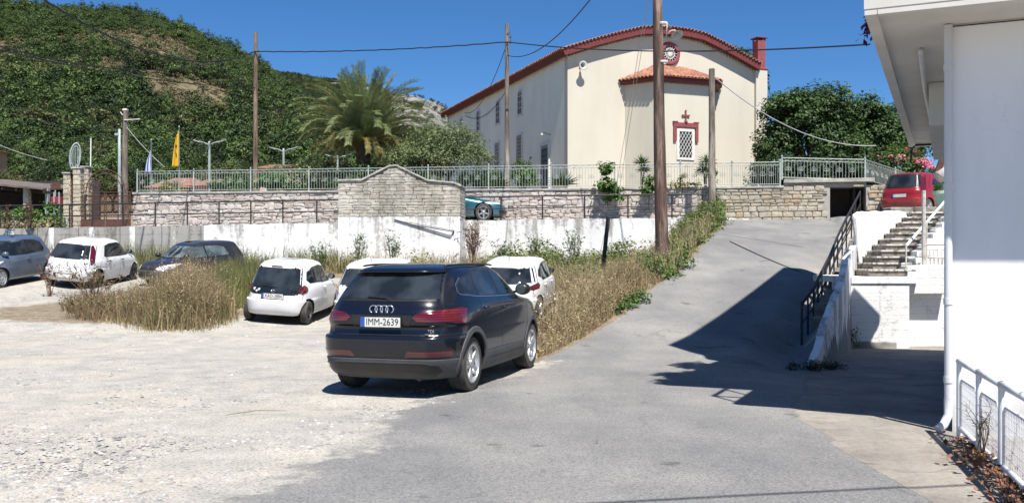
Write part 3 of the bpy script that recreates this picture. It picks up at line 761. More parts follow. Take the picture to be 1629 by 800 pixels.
mb.box((wx-a, y0-.09, zt-.30), (wx+a, y0-.004, zt-.06), bev=.012)
mb.box((wx-a-.03, y0-.11, zt-.06), (wx-a+.26, y0-.004, zt), bev=.01); mb.box((wx+a-.26, y0-.11, zt-.06), (wx+a+.03, y0-.004, zt), bev=.01)
mb.box((wx-a, y0-.085, zt-1.05), (wx-a+.17, y0-.004, zt-.302), bev=.01); mb.box((wx+a-.17, y0-.085, zt-1.05), (wx+a, y0-.004, zt-.302), bev=.01)
mb.cyl((wx, y0-.06, zt-.058), .09, .09, 12, axis='z')
mb.build('lintel', 'rose_red', ch)
mb = MB(); zc = zt+.32
mb.box((wx-.035, y0-.07, zt+.03), (wx+.035, y0-.03, zt+.56)); mb.box((wx-.19, y0-.071, zc-.035), (wx-.036, y0-.029, zc+.035)); mb.box((wx+.036, y0-.071, zc-.035), (wx+.19, y0-.029, zc+.035))
for p in ((wx-.19, zc), (wx+.19, zc), (wx, zt+.56)): mb.cyl((p[0], y0-.074, p[1]), .05, .048, 10, axis='y')
mb.build('cross', 'rose_red', ch)
# round window
rx, rz_ = 5.98, 8.1
o = MB().lathe([(.42, 0), (.42, -.10), (.50, -.13), (.60, -.10), (.64, 0)], 40, 0, 'y', (rx, 0, rz_)).build('round_window', 'rose_red', ch, smooth=True, sharp=40); fixn(o)
MB().lathe([(.001, -.02), (.43, -.02)], 32, 0, 'y', (rx, 0, rz_)).build('pane', 'dark_glass', o)
mb = MB()
for r_ in (.13, .28): mb.tube([(rx+r_*math.cos(t), -.06, rz_+r_*math.sin(t)) for t in np.linspace(0, 2*PI, 25)], .018, 5, caps=False)
for k in range(16): t = k*PI/8; mb.tube([(rx+.05*math.cos(t), -.06, rz_+.05*math.sin(t)), (rx+.43*math.cos(t), -.06, rz_+.43*math.sin(t))], .015, 5)
mb.cyl((rx, -.07, rz_), .06, .05, 12, axis='y'); mb.build('tracery', 'white_frame', o)
# side wall openings (face x = 0, looking to -x)
def side_window(v, z0, z1, wd, arched, grille):
    mb = MB(); e = .10
    if arched:
        zc = z1-wd/2; k = 9
        inner = [(v-wd/2, z0), (v-wd/2, zc)]+[(v-wd/2*math.cos(t), zc+wd/2*math.sin(t)) for t in np.linspace(0, PI, k)][1:-1]+[(v+wd/2, zc), (v+wd/2, z0)]
        outer = [(v-wd/2-e, z0-e), (v-wd/2-e, zc)]+[(v-(wd/2+e)*math.cos(t), zc+(wd/2+e)*math.sin(t)) for t in np.linspace(0, PI, k)][1:-1]+[(v+wd/2+e, zc), (v+wd/2+e, z0-e)]
    else:
        inner = [(v-wd/2, z0), (v-wd/2, z1), (v+wd/2, z1), (v+wd/2, z0)]
        outer = [(v-wd/2-e, z0-e), (v-wd/2-e, z1+e), (v+wd/2+e, z1+e), (v+wd/2+e, z0-e)]
    n = len(inner); rows = [[(x, y, z) for y, z in ring] for x, ring in ((.002, outer), (-.06, outer), (-.06, inner), (-.004, inner))]
    mb.grid(rows, 0, True); mb.box((-.10, v-wd/2-e-.04, z0-e-.06), (.0, v+wd/2+e+.04, z0-e-.001))
    o = fixn(mb.build('window', 'white_frame', ch))
    MB().add([(-.006, y, z) for y, z in inner], [tuple(range(n))]).build('pane', 'dark_glass', o)
    mb = MB()
    if grille:
        for t in np.linspace(-wd/2, wd/2, 6): mb.tube([(-.07, v+t, z0), (-.07, v+t, z1)], .012, 5)
        for z in np.linspace(z0+.12, z1-.12, 8): mb.tube([(-.075, v-wd/2, z), (-.075, v+wd/2, z)], .012, 5)
    else:
        mb.box((-.03, v-.02, z0), (-.007, v+.02, z1-.02))
        for z in np.linspace(z0, z1-wd/2, 4)[1:]: mb.box((-.03, v-wd/2, z-.015), (-.0305+.023, v-.021, z+.015)); mb.box((-.03, v+.021, z-.015), (-.0305+.023, v+wd/2, z+.015))
    mb.build('window_bars', 'white_frame', o)
for v in (6.88, 10.75, 14.65, 18.55): side_window(v, 5.55, 6.92, .66, True, False)
for v in (6.95, 10.85, 14.7): side_window(v, 2.6, 4.30, .8, False, True)
mb = MB(); v = 3.0
mb.box((-.08, v-.62, 0), (-.002, v-.50, 3.4)); mb.box((-.08, v+.50, 0), (-.002, v+.62, 3.4)); mb.box((-.08, v-.50, 3.28), (-.002, v+.50, 3.4))
o = mb.build('door', 'white_frame', ch)
MB().box((-.03, v-.50, 0), (-.003, v+.50, 3.28)).build('door_leaf', 'stained_metal', o)
mb = MB(); lattice_y = []
for t in np.linspace(-.45, .45, 7): mb.tube([(-.05, v+t, .2), (-.05, v+t, 3.1)], .012, 5)
for z in np.linspace(.3, 3.0, 10): mb.tube([(-.055, v-.48, z), (-.055, v+.48, z)], .012, 5)
mb.build('door_bars', 'dark_glass', o)
mb = MB(); mb.tube([(0, 2.3, 3.75), (-.35, 2.3, 3.85), (-.5, 2.3, 3.8)], .02, 6); mb.lathe([(.02, .08), (.10, -.02), (.12, -.06)], 12, 0, 'z', (-.5, 2.3, 3.76)); mb.build('wall_lamp', 'stained_metal', ch, smooth=True)
for v in (4.7, 8.9): mb = MB(); mb.tube([(0, v, 2.3), (-.25, v, 2.35), (-.32, v, 2.55), (-.2, v, 2.7)], .025, 6); mb.lathe([(.03, 0), (.10, .05), (.02, .12)], 10, 0, 'z', (-.2, v, 2.7)); mb.build('wall_lamp', 'stained_metal', ch, smooth=True)
# loudspeaker on the front
lsp = thing('loudspeaker', 'grey horn loudspeaker on the cream church front below the left eave', 'loudspeaker', tuple(ch.matrix_basis @ Vector((.70, 0, 7.0))), math.atan(.37))
pmat('horn_grey', (.50, .51, .48), (.38, .39, .37), scale=6, rough=.5); pmat('dark_metal', (.06, .06, .065), (.10, .09, .08), scale=6, rough=.5)
o = fixn(MB().lathe([(.05, -.18), (.07, -.28), (.12, -.36), (.235, -.44), (.24, -.43), (.13, -.34), (.08, -.26), (.06, -.16)], 24, 0, 'y', (0, 0, 0)).build('horn', 'horn_grey', lsp, smooth=True))
fixn(MB().lathe([(.001, -.20), (.05, -.20), (.06, -.33), (.001, -.36)], 16, 0, 'y').build('driver', 'dark_metal', lsp, smooth=True))
mb = MB(); mb.tube([(0, -.004, -.02), (0, -.2, -.02)], .02, 8); mb.cbox((0, -.015, 0), (.12, .02, .14)); mb.build('bracket', 'dark_metal', lsp)

# ------------------------------------------------------------------ pale green churchyard fence
def fence_posts(px_list, ylist=None):
    out = []
    for px in px_list:
        k = (px-CX)/FPX; Y = (43.5-.2175*17.65)/(1+.2175*k); out.append((k*Y, Y+.18))
    return out
baluster = MB().cyl((0, 0, 0), .0085, 1, 6).build('baluster', 'fence_paint'); balm = baluster.data; bpy.data.objects.remove(baluster)
mb = MB(); mb.box((-.028, -.028, 0), (.028, .028, 1.14)); mb.lathe([(.045, 1.14), (.045, 1.16), (.02, 1.17), (.035, 1.20), (.03, 1.23), (.004, 1.27)], 10, 0, 'z'); o = mb.build('post', 'fence_paint'); postm = o.data; bpy.data.objects.remove(o)
mb = MB()
for k in range(2):
    sg = 1 if k == 0 else -1; mb.tube([(sg*(.03+.055*t/6.3*math.cos(t)*1.4+.02), 0, .10*(t/6.3)*math.sin(t)) for t in np.linspace(.5, 6.3, 12)], .007, 4)
mb.tube([(.085*math.cos(t), 0, .085*math.sin(t)) for t in np.linspace(0, 2*PI, 14)], .007, 4, caps=False)
o = mb.build('scroll', 'fence_paint'); scrollm = o.data; bpy.data.objects.remove(o)
def fence(root, pts, zf, ht, nb, scroll=True):
    rp = Vector(root.location)
    for i, (x, y) in enumerate(pts):
        link('post', postm, root, Vector((x, y, zf(i)))-rp, scale=(1, 1, ht/1.12))
    for i in range(len(pts)-1):
        a, b_ = Vector((*pts[i], zf(i))), Vector((*pts[i+1], zf(i+1))); mb = MB(); ang = math.atan2(b_.y-a.y, b_.x-a.x)
        for zz, r_ in ((.09, .015), (ht-.12, .012), (ht, .018)): mb.tube([a+Vector((0, 0, zz))-rp, b_+Vector((0, 0, zz))-rp], r_, 6)
        # little wave of scrolls between the two top rails
        L = (b_-a).length; d = (b_-a).normalized(); n = int(L/.02); w_ = [a+d*L*k/n+Vector((0, 0, ht-.06+.045*math.sin(k/n*L/.26*2*PI)))-rp for k in range(n+1)]
        mb.tube(w_[::2], .006, 4)
        mb.build('rail', 'fence_paint', root)
        for k in range(1, nb):
            p = a+(b_-a)*k/nb+Vector((0, 0, .09))-rp; link('baluster', balm, root, p, scale=(1, 1, ht-.21))
        if scroll:
            for k in range(2, nb, 4): link('scroll', scrollm, root, a+(b_-a)*k/nb+Vector((0, 0, ht*.52))-rp, rot=(0, 0, ang))
p1 = fence_posts([216, 306, 397, 490, 585, 680.5, 777, 876.5, 978.5, 1083.5, 1166, 1243])
f1 = thing('metal_fence', 'long pale green metal fence on the churchyard wall before the palm and church', 'fence', (*p1[0], 4.75))
fence(f1, p1, lambda i: ZTOP(p1[i][0])-.005, .98, 22)
p2 = fence_posts([1246, 1385]); p2[1] = (p2[1][0], p2[1][1]+.4)
p2 += [(16.4, 39.8), (19.5, 44.0), (22.5, 48.0)]
f2 = thing('metal_fence', 'taller pale green scrolled fence above the dark doorway, leading back behind the red car', 'fence', (*p2[0], 5.0))
fence(f2, p2, lambda i: [4.868, 4.76, 4.62, 4.52, 4.48][i], .88, 26)

# ------------------------------------------------------------------ black pipe railing on the edge of the upper path
pxs = [0, 49, 97, 110.5, 147, 196, 247, 298, 348.5, 399, 450, 504, 560, 620, 680, 735, 797, 863, 930, 999, 1069, 1117]
def pipe_pt(px):
    k = (px-CX)/FPX; Y = (37.0+.085*2.9+.15)/(1+.085*k); x = k*Y; return Vector((x, Y, h(x, Y+.4)+.0))
rl = thing('pipe_railing', 'long black two bar pipe railing along the edge of the upper path', 'railing', tuple(pipe_pt(560)))
rp = Vector(rl.location); prev = None
for px in pxs:
    p = pipe_pt(px); MB().tube([(0, 0, 0), (0, 0, .97)], .030, 8).build('post', 'iron_black', rl, loc=p-rp)
    if prev is not None:
        MB().tube([prev+Vector((0, 0, .97))-rp, p+Vector((0, 0, .97))-rp], .032, 8).build('rail', 'iron_black', rl)
        MB().tube([prev+Vector((0, 0, .50))-rp, p+Vector((0, 0, .50))-rp], .024, 8).build('rail', 'iron_black', rl)
    prev = p
# ------------------------------------------------------------------ rubble steps, stair railing and whitewashed side wall beside the road
sr = thing('stair_railing', 'black pipe handrail climbing the broken steps on the right of the road', 'railing', (5.76, 18.5, -.02)); rp = Vector(sr.location)
hts = [.82, .84, .86, .88, .92, .95, .96, .96, .96]; pr = None
fine_pts = []
for i, (Y, X, z) in enumerate(RAILPTS):
    p = Vector((X, Y, z)); MB().tube([(0, 0, -.05), (0, 0, hts[i])], .024, 8).build('post', 'iron_black', sr, loc=p-rp)
    if pr is not None:
        for t in ((.5,) if i < 6 else ()):
            q = pr[0].lerp(p, t); MB().tube([(0, 0, .0), (0, 0, (pr[1]+hts[i])/2)], .022, 8).build('post', 'iron_black', sr, loc=q-rp)
        for f, r_ in ((1.0, .027), (.93, .016), (.5, .02)): MB().tube([pr[0]+Vector((0, 0, pr[1]*f))-rp, p+Vector((0, 0, hts[i]*f))-rp], r_, 8).build('rail', 'iron_black', sr)
    pr = (p, hts[i])
st = thing('broken_steps', 'worn grey concrete steps between the road handrail and the white side wall', 'steps', (6.1, 18.8, -.2))
for i in range(24):
    Y = 18.75+i*.66; xa, xb = float(XQ(Y))+.10, float(XW(Y))-.05; zt = (float(ZQ(Y))*.55+float(ZW(Y))*.45)-.05
    d = Vector((.43, .90)); mb = MB(); n_ = Vector((.90, -.43))
    a = Vector((xa, Y)); vs = []
    wd = max(xb-xa, .3)
    c = [a, a+n_*wd*.0+Vector((wd, 0)), a+Vector((wd, 0))+d*.74, a+d*.74]
    mb.prism([(q.x+random.uniform(-.03, .03), q.y+random.uniform(-.03, .03)) for q in c], zt-1.1, zt)
    fixn(mb.build('step', 'old_concrete', st, world=True))
sw = thing('side_wall', 'slanting whitewashed wall beside the broken steps, rising from the lower yard', 'wall', (4.97, 15.5, -.2))
mb = MB(); rows = []
for i in range(80):
    Y = 15.45+i*(30.5-15.45)/79; x = float(XW(Y)); zt = float(ZW(Y))+.02*math.sin(Y*5)+.015*math.sin(Y*13)
    if Y > 21: zt += .0
    rows.append([(x+.02, Y, -.6), (x+.02, Y, zt), (x-.10, Y+.05, zt), (x-.10, Y+.05, -.6)])
mb.grid(rows, 0, True); mb.add(rows[0], [(0, 1, 2, 3)]); mb.add(rows[-1], [(3, 2, 1, 0)])
fixn(mb.build('wall', 'peeled_whitewash', sw, world=True))
# white block with the landing
bl = thing('landing_block', 'board marked whitewashed concrete block with a landing on top, behind the lower yard', 'block', (7.3, 20, -.3))
B = lambda px, Y: (px-CX)/FPX*Y
mb = MB(); mb.box((B(1354, 20), 20.0, -.6), (B(1446.5, 20), 21.2, 1.14)); mb.build('wall', 'board_whitewash', bl, world=True)
mb = MB(); mb.box((B(1446.5, 20)+.002, 20.55, -.6), (9.9, 21.2, 1.14)); mb.build('recessed_wall', 'board_whitewash', bl, world=True)
mb = MB(); mb.prism([(B(1354, 20), 19.97), (B(1464, 20), 19.97), (B(1466, 20), 20.5), (10.0, 20.5), (10.0, 22.5), (B(1354, 20), 22.5)], 1.143, 1.285); fixn(mb.build('landing_slab', 'board_whitewash', bl, world=True))
mb = MB(); mb.box((B(1354, 20)-.03, 19.93, -.6), (B(1446.5, 20)-.3, 20.0-.003, -.10), bev=.03); mb.build('plinth', 'old_concrete', bl, world=True)
# stairs climbing from the landing to the terrace
sx0 = thing('stone_stairs', 'rough dark stone stairs with white painted nosings climbing to the red car', 'stairs', (7.7, 20, 1.28))
pmat('rubble_riser', (.22, .19, .16), (.06, .052, .045), scale=7, rough=.95, bmp=.8, bscale=14, mid=(.17, .155, .14), lo=.36, hi=.62)
pmat('painted_nosing', (.50, .48, .44), (.17, .155, .14), scale=9, rough=.9, bmp=.3, bscale=30, lo=.42, hi=.52)
NS = 11
for i in range(NS):
    t = i/NS; Y = 20.25+t*3.9; xa = B(1382+t*76, Y); wd = .72+.22*t; z0 = 1.285+i*.143
    mb = MB(); mb.box((xa, Y, z0-(.0 if i == 0 else .3)), (xa+wd+.3, Y+.9, z0+.143-.03), bev=.008)
    o = mb.build('step', 'rubble_riser', sx0, world=True)
    mb = MB(); mb.box((xa-.02, Y-.03, z0+.143-.0295), (xa+wd+.3, Y+.88, z0+.143+.012), bev=.008); mb.build('tread', 'painted_nosing', o)
for o in sx0.children:
    for g in o.children:
        inv = sx0.matrix_basis.inverted(); g.data.transform(inv)
# white plaster bank left of the stairs, stringer on the right
bk = thing('plaster_bank', 'cracked white plastered bank left of the stone stairs under the red car', 'wall', (8.2, 21.5, 1.3))
Ab, Bb = Vector((B(1366, 22.0), 22.0)), Vector((B(1456, 24.2), 24.2)); rows = []
for i in range(13):
    p = Ab.lerp(Bb, i/12); zt = 2.72+.16*i/12+.012*math.sin(i*2.2); q = p+Vector((.25, .8))
    bulge = .05*math.sin(i*1.1)
    rows.append([(p.x, p.y-bulge*0, .6), (p.x+.02, p.y-.03, 1.5), (p.x-.04, p.y+.05, zt-.1), (p.x-.10, p.y+.12, zt), (q.x, q.y, zt+.1), (q.x, q.y, .6)])
mb = MB(); mb.grid(rows, 0, True); mb.add(rows[0], [tuple(range(6))]); mb.add(rows[-1], [tuple(range(5, -1, -1))]); fixn(mb.build('bank', 'old_whitewash', bk, world=True))
sg = thing('stair_wall', 'white stepped side wall on the right of the stone stairs', 'wall', (9.0, 20.6, 1.28))
mb = MB()
for i in range(NS):
    t = i/NS; Y = 20.25+t*3.9; xa = B(1382+t*76, Y)+(.84+.25*t)-.0; z0 = 1.285+i*.143
    mb.box((xa+.05*(i % 2), Y-.02, .9), (xa+.9, Y+.36, z0+.143+.10+.02*(i % 3)), bev=.02)
mb.build('wall', 'board_whitewash', sg, world=True)
tr = thing('terrace_edge', 'flat pale stone slabs on the edge of the terrace behind the stairs', 'kerb', (11.5, 24.3, 2.9))
for i in range(5): MB().box((9.9+i*.62, 24.32, 2.72), (9.9+i*.62+.60, 24.85, 3.02+.01*(i % 2)), bev=.02).build('slab', 'old_concrete', tr, world=True)
# thin white posts and rails on the landing
pmat('white_metal', (.74, .76, .78), (.62, .64, .66), scale=6, rough=.4, spec=.5)
pmat('old_white_metal', (.62, .60, .56), (.40, .37, .33), scale=9, rough=.6)
lr = thing('landing_railing', 'worn white metal railing and gate on the landing beside the stone stairs', 'railing', (8.6, 20.4, 1.285)); rp = Vector(lr.location)
def tb(pts, r_, nm='rail', root=lr, mat='old_white_metal', n=8): 
    rp_ = Vector(root.location); return MB().tube([Vector(p)-rp_ for p in pts], r_, n).build(nm, mat, root)
Pp = lambda px, py, Y: tuple(P(px, py, Y))
tb([Pp(1469.5, 460, 20.3), Pp(1469.5, 303, 20.3)], .045, 'post', mat='old_white_metal')
tb([Pp(1441.5, 440, 20.3), Pp(1441.5, 390, 20.3)], .018, 'post')
tb([Pp(1441.5, 391, 20.3), Pp(1513, 309, 23.5)], .030, 'handrail', mat='white_metal')
tb([Pp(1504, 360, 23.2), Pp(1504, 308, 23.2)], .022, 'post')
tb([Pp(1474, 435, 20.5), Pp(1474, 354, 20.5)], .022, 'post')
for y_ in (389, 397.5, 431): tb([Pp(1472, y_, 20.5), Pp(1512, y_, 20.5)], .024 if y_ < 390 else .016, 'rail')
for k in range(6): x = 1479+k*6.2; tb([Pp(x, 398, 20.5), Pp(x, 431, 20.5)], .010, 'baluster')
# flower pot on the terrace edge
pmat('pot_green', (.42, .60, .48), (.34, .50, .40), scale=5, rough=.5)
pt_ = thing('flower_pot', 'pale green flower pot with a small plant at the top of the white handrail', 'flower pot', Pp(1503, 331, 24.8))
fixn(MB().lathe([(.001, 0), (.20, 0), (.27, .36), (.31, .37), (.31, .45), (.27, .45), (.26, .38), (.001, .38)], 20, 0, 'z').build('pot', 'pot_green', pt_, smooth=True, sharp=35))

# ------------------------------------------------------------------ white building on the right
pmat('wall_white', (.80, .80, .80), (.70, .70, .69), scale=1.1, rough=.85, bmp=.15, bscale=35, stretch=(1, 1, .35), lo=.28, hi=.5)
pmat('soffit_white', (.66, .635, .58), (.57, .545, .49), scale=1.3, rough=.9, bmp=.1, bscale=30)
pmat('pipe_white', (.66, .67, .68), (.54, .55, .56), scale=3, rough=.5, stretch=(1, 1, .2))
pmat('seam_dark', (.05, .045, .04), rough=.9)
Cn = Vector((4.25, 8.98)); u2 = Vector((.4243, .9055)); v2 = Vector((.9055, -.4243))
bd = thing('white_building', 'plain white building with a wide balcony slab on the right edge of the road', 'building', (Cn.x, Cn.y, 0), -math.atan2(.4243, .9055))
# local x = along the front (right), local y = depth
ZS = 3.91
MB().box((0, 0, -.3), (9, .25, ZS)).build('front_wall', 'wall_white', bd)
MB().box((0, .252, -.3), (.25, 8.4, ZS)).build('side_wall', 'wall_white', bd)
MB().box((8.75, .252, -.3), (9, 8.4, ZS)).build('side_wall', 'wall_white', bd)
MB().box((.252, 8.15, -.3), (8.748, 8.4, ZS)).build('back_wall', 'wall_white', bd)
def slab(z, name):
    mb = MB(); mb.box((-.73, -.91, z), (9.4, 7.9, z+.16), bev=.01); mb.box((-.73, 7.902, z), (.0, 10.08, z+.16), bev=.01)
    o = mb.build(name, 'soffit_white', bd)
    MB().box((-.725, -.905, z-.045), (-.62, 10.07, z-.002)).build('drip_edge', 'soffit_white', o)
    MB().box((-.615, -.905, z-.045), (9.39, -.81, z-.002)).build('drip_edge', 'soffit_white', o)
    MB().box((-.615, 9.96, z-.045), (-.004, 10.07, z-.002)).build('drip_edge', 'soffit_white', o); return o
slab(ZS+.004, 'balcony_slab'); slab(7.05, 'balcony_slab')
MB().box((0, 0, ZS+.17), (9, 7.9, 7.045)).build('upper_storey', 'wall_white', bd)
MB().box((-.86, 2.45, 7.215), (9, 7.3, 10.0)).build('top_storey', 'wall_white', bd)
MB().box((-.86, 7.302, 9.84), (.35, 12.8, 10.0)).build('shadow_slab', 'wall_white', bd)  # unseen strip added to throw the long shadow edge onto the road
mb = MB()
for k in range(17): mb.box((-.70, -.82+k*.62, ZS+.165), (-.67, -.79+k*.62, ZS+1.1))
mb.box((-.71, -.83, ZS+1.1), (-.66, 9.95, ZS+1.15)); mb.box((-.655, -.83, ZS+1.1), (9.3, -.78, ZS+1.15))
for k in range(1, 15): mb.box((-.70+k*.66, -.82, ZS+.165), (-.67+k*.66, -.79, ZS+1.1))
mb.build('balcony_railing', 'white_metal', bd)
# beam under the slab along the side, conduit, downpipe with elbow
dp = MB(); xd, yd = -.035, -.055
dp.tube([(xd, yd, ZS-.01), (xd, yd, .32)], .038, 14); dp.tube([(xd, yd, .318), (xd, yd, .16), (xd-.04, yd-.05, .07), (xd-.09, yd-.10, .03)], .041, 14)
for z in (3.5, 2.35, 1.25, .5): dp.lathe([(.038, z-.03), (.044, z-.03), (.044, z+.03), (.038, z+.03)], 14, 0, 'z', (xd, yd, 0))
dpo = dp.build('downpipe', 'pipe_white', bd, smooth=True, sharp=40)
mb = MB(); mb.tube([(-.30, .9, ZS-.03), (-.30, 1.0, ZS-.05), (-.31, 3.4, ZS-.05), (-.28, 6.5, ZS-.05), (-.3, 9.85, ZS-.04)], .028, 8); mb.build('conduit', 'pipe_white', bd, smooth=True)
mb = MB(); mb.tube([(-.3, 9.85, ZS-.03), (-.62, 9.85, ZS-.03), (-.68, 9.95, ZS-.1), (-.71, 10.06, ZS-.35)], .02, 6); mb.build('cable', 'iron_black', bd)
MB().box((-.26, 3.1, ZS-.55), (-.06, 7.6, ZS-.004)).build('beam', 'soffit_white', bd)
MB().box((.004, -.006, ZS-.02), (9, .0-.001, ZS-.008)).build('seam', 'seam_dark', bd)
m_ = M['wall_white']; nt = m_.node_tree; b = nt.nodes['Principled BSDF']; lk = b.inputs['Base Color'].links[0].from_socket; v = coords(nt)
sx_ = _n(nt, 'ShaderNodeSeparateXYZ'); nt.links.new(v, sx_.inputs[0]); mr = _n(nt, 'ShaderNodeMapRange'); mr.inputs[1].default_value = .55; mr.inputs[2].default_value = .0; nt.links.new(sx_.outputs[2], mr.inputs[0])
gr = _math(nt, 'MULTIPLY', mr.outputs[0], _ramp(nt, [(.35, (.1, .1, .1)), (.65, (1, 1, 1))], _noise(nt, v, 5, 6, .7, (1, 1, .5))))
vc = _n(nt, 'ShaderNodeTexVoronoi'); vc.feature = 'DISTANCE_TO_EDGE'; vc.inputs['Scale'].default_value = .55; wv = _n(nt, 'ShaderNodeVectorMath', operation='ADD'); nt.links.new(v, wv.inputs[0]); nz = _n(nt, 'ShaderNodeTexNoise'); nz.inputs['Scale'].default_value = 1.3; nz.inputs['Detail'].default_value = 6; nt.links.new(v, nz.inputs['Vector']); nt.links.new(nz.outputs['Color'], wv.inputs[1]); nt.links.new(wv.outputs[0], vc.inputs['Vector'])
ck = _math(nt, 'MULTIPLY', _ramp(nt, [(0, (1, 1, 1)), (.004, (0, 0, 0))], vc.outputs['Distance']), _ramp(nt, [(.5, (0, 0, 0)), (.62, (.12, .12, .12))], _noise(nt, v, .9, 2, .5)))
nt.links.new(_mix(nt, ck, _mix(nt, gr, lk, (.34, .31, .27)), (.30, .29, .27)), b.inputs['Base Color'])
# white mesh fence on the near right
wf_ = thing('mesh_fence', 'white tube fence with wire mesh panels along the foot of the white building', 'fence', (4.16, 8.65, 0))
rp = Vector(wf_.location); fps = [Vector((4.16-.28*t, 8.65-t, 0)) for t in (0, .82, 1.60, 2.40, 3.20, 4.0)]
for i, p in enumerate(fps):
    q = p-rp; mb = MB(); mb.tube([q, q+Vector((0, 0, .69))], .026, 10); 
    mb.add([], []); o = mb.build('post', 'white_metal', wf_, smooth=True, sharp=50)
    g = MB(); g.add([(q.x-.003, q.y-.06, .69), (q.x-.003, q.y+.06, .69), (q.x-.003, q.y, .55), (q.x+.003, q.y-.06, .69), (q.x+.003, q.y+.06, .69), (q.x+.003, q.y, .55)], [(0, 1, 2), (5, 4, 3), (0, 3, 4, 1), (1, 4, 5, 2), (2, 5, 3, 0)]); g.build('gusset', 'white_metal', o)
    if i < len(fps)-1:
        a, b_ = p-rp, fps[i+1]-rp; d = (b_-a).normalized(); z = Vector((0, 0, 1)); L = (b_-a).length
        MB().tube([a-d*.02+z*.705, b_+d*.02+z*.705], .030, 10).build('top_rail', 'white_metal', wf_, smooth=True)
        MB().tube([a+z*.09, b_+z*.09], .022, 8).build('bottom_rail', 'white_metal', wf_, smooth=True)
        fr = MB(); fr.tube([a+d*.07+z*.10, a+d*.07+z*.50, a+d*.13+z*.55, b_-d*.13+z*.55, b_-d*.07+z*.50, b_-d*.07+z*.10], .014, 8); 
        fo = fr.build('mesh_panel', 'white_metal', wf_, smooth=True)
        ms = MB(); n = 15
        for k in range(1, n): q = a+d*(.07+(L-.14)*k/n); ms.tube([q+z*.10, q+z*.55], .0028, 4)
        for k in range(1, 6): ms.tube([a+d*.07+z*(.10+.075*k), a+d*.11+z*(.10+.075*k+.02), b_-d*.07+z*(.10+.075*k)], .0030, 4)
        ms.build('wire_mesh', 'white_metal', fo)
# ------------------------------------------------------------------ vehicles
def paint(name, c, c2=None, rough=.28, coat=1.0, metal=.0, dirt=(.30, .27, .22), dirt_amt=.5):
    m, nt, b = newmat(name); v = coords(nt, False)
    n = _noise(nt, v, 3, 5, .6); sx = _n(nt, 'ShaderNodeSeparateXYZ'); nt.links.new(v, sx.inputs[0])
    low = _n(nt, 'ShaderNodeMapRange'); low.inputs[1].default_value = .75; low.inputs[2].default_value = .15; nt.links.new(sx.outputs[2], low.inputs[0])
    f = _math(nt, 'MULTIPLY', _math(nt, 'MULTIPLY', low.outputs[0], dirt_amt), _ramp(nt, [(.3, (.2, .2, .2)), (.7, (1, 1, 1))], n))
    f = _math(nt, 'ADD', f, .008)
    base = _mix(nt, n, c, c2 or tuple(x*.96 for x in c))
    nt.links.new(_mix(nt, f, base, dirt), b.inputs['Base Color'])
    r_ = _math(nt, 'MULTIPLY_ADD', f, .5); r_.node.inputs[2].default_value = rough; nt.links.new(r_, b.inputs['Roughness'])
    b.inputs['Metallic'].default_value = metal; b.inputs['Specular IOR Level'].default_value = .3 if coat < .65 else .5; b.inputs['Coat Weight'].default_value = coat; b.inputs['Coat Roughness'].default_value = .05
paint('paint_navy', (.004, .006, .013), rough=.25, coat=.62, dirt_amt=.05, dirt=(.16, .15, .13))
paint('paint_white', (.74, .75, .76), rough=.3, coat=.6, dirt_amt=.35)
paint('paint_slate', (.10, .135, .19), rough=.28, coat=.8, metal=.25)
paint('paint_black', (.020, .020, .022), rough=.3, coat=.7)
paint('paint_teal', (.004, .095, .135), rough=.24, coat=.9, metal=.3)
paint('paint_red', (.26, .009, .009), rough=.26, coat=.8, dirt_amt=.2)
pmat('cladding', (.055, .057, .062), (.075, .075, .078), scale=6, rough=.6, world=False, spec=.4)
pmat('trim_black', (.012, .012, .013), (.02, .02, .02), scale=6, rough=.35, world=False)
pmat('wheel_well', (.012, .012, .012), rough=.95, world=False)
pmat('tyre_rubber', (.030, .029, .028), (.07, .065, .058), scale=5, rough=.85, world=False, bmp=.2, bscale=60)
pmat('alloy', (.52, .53, .55), (.42, .43, .44), scale=5, rough=.35, metal=.7, world=False)
pmat('hubcap', (.42, .43, .45), (.32, .33, .34), scale=5, rough=.5, metal=.2, world=False)
pmat('steel_dark', (.06, .06, .065), (.09, .08, .07), scale=5, rough=.6, metal=.4, world=False)
pmat('chrome', (.70, .71, .73), (.60, .60, .62), scale=4, rough=.18, metal=.95, world=False)
pmat('plate_white', (.66, .66, .60), (.58, .58, .53), scale=12, rough=.5, world=False)
pmat('plate_blue', (.03, .09, .42), rough=.5, world=False)
pmat('ink', (.015, .015, .015), rough=.5, world=False)
pmat('sticker_white', (.8, .8, .8), rough=.5, world=False)
def glassmat(name, c, rough=.03, trans=.0):
    m, nt, b = newmat(name); v = coords(nt, False)
    col = _ramp(nt, [(.42, c), (.62, tuple(x*2.4+.006 for x in c))], _noise(nt, v, 2.3, 3, .5))
    nt.links.new(col, b.inputs['Base Color']); b.inputs['Roughness'].default_value = rough; b.inputs['IOR'].default_value = 1.5
    b.inputs['Specular IOR Level'].default_value = .5
glassmat('car_glass', (.010, .013, .016)); glassmat('car_glass_clear', (.05, .065, .07))
def lampmat(name, c, c2):
    m, nt, b = newmat(name); v = coords(nt, False)
    wv = _n(nt, 'ShaderNodeTexWave'); wv.inputs['Scale'].default_value = 11; wv.inputs['Distortion'].default_value = .6; wv.bands_direction = 'Z'; nt.links.new(v, wv.inputs['Vector'])
    nt.links.new(_ramp(nt, [(.2, c), (.8, c2)], wv.outputs['Fac']), b.inputs['Base Color'])
    b.inputs['Roughness'].default_value = .12; b.inputs['Coat Weight'].default_value = 1; b.inputs['Coat Roughness'].default_value = .02
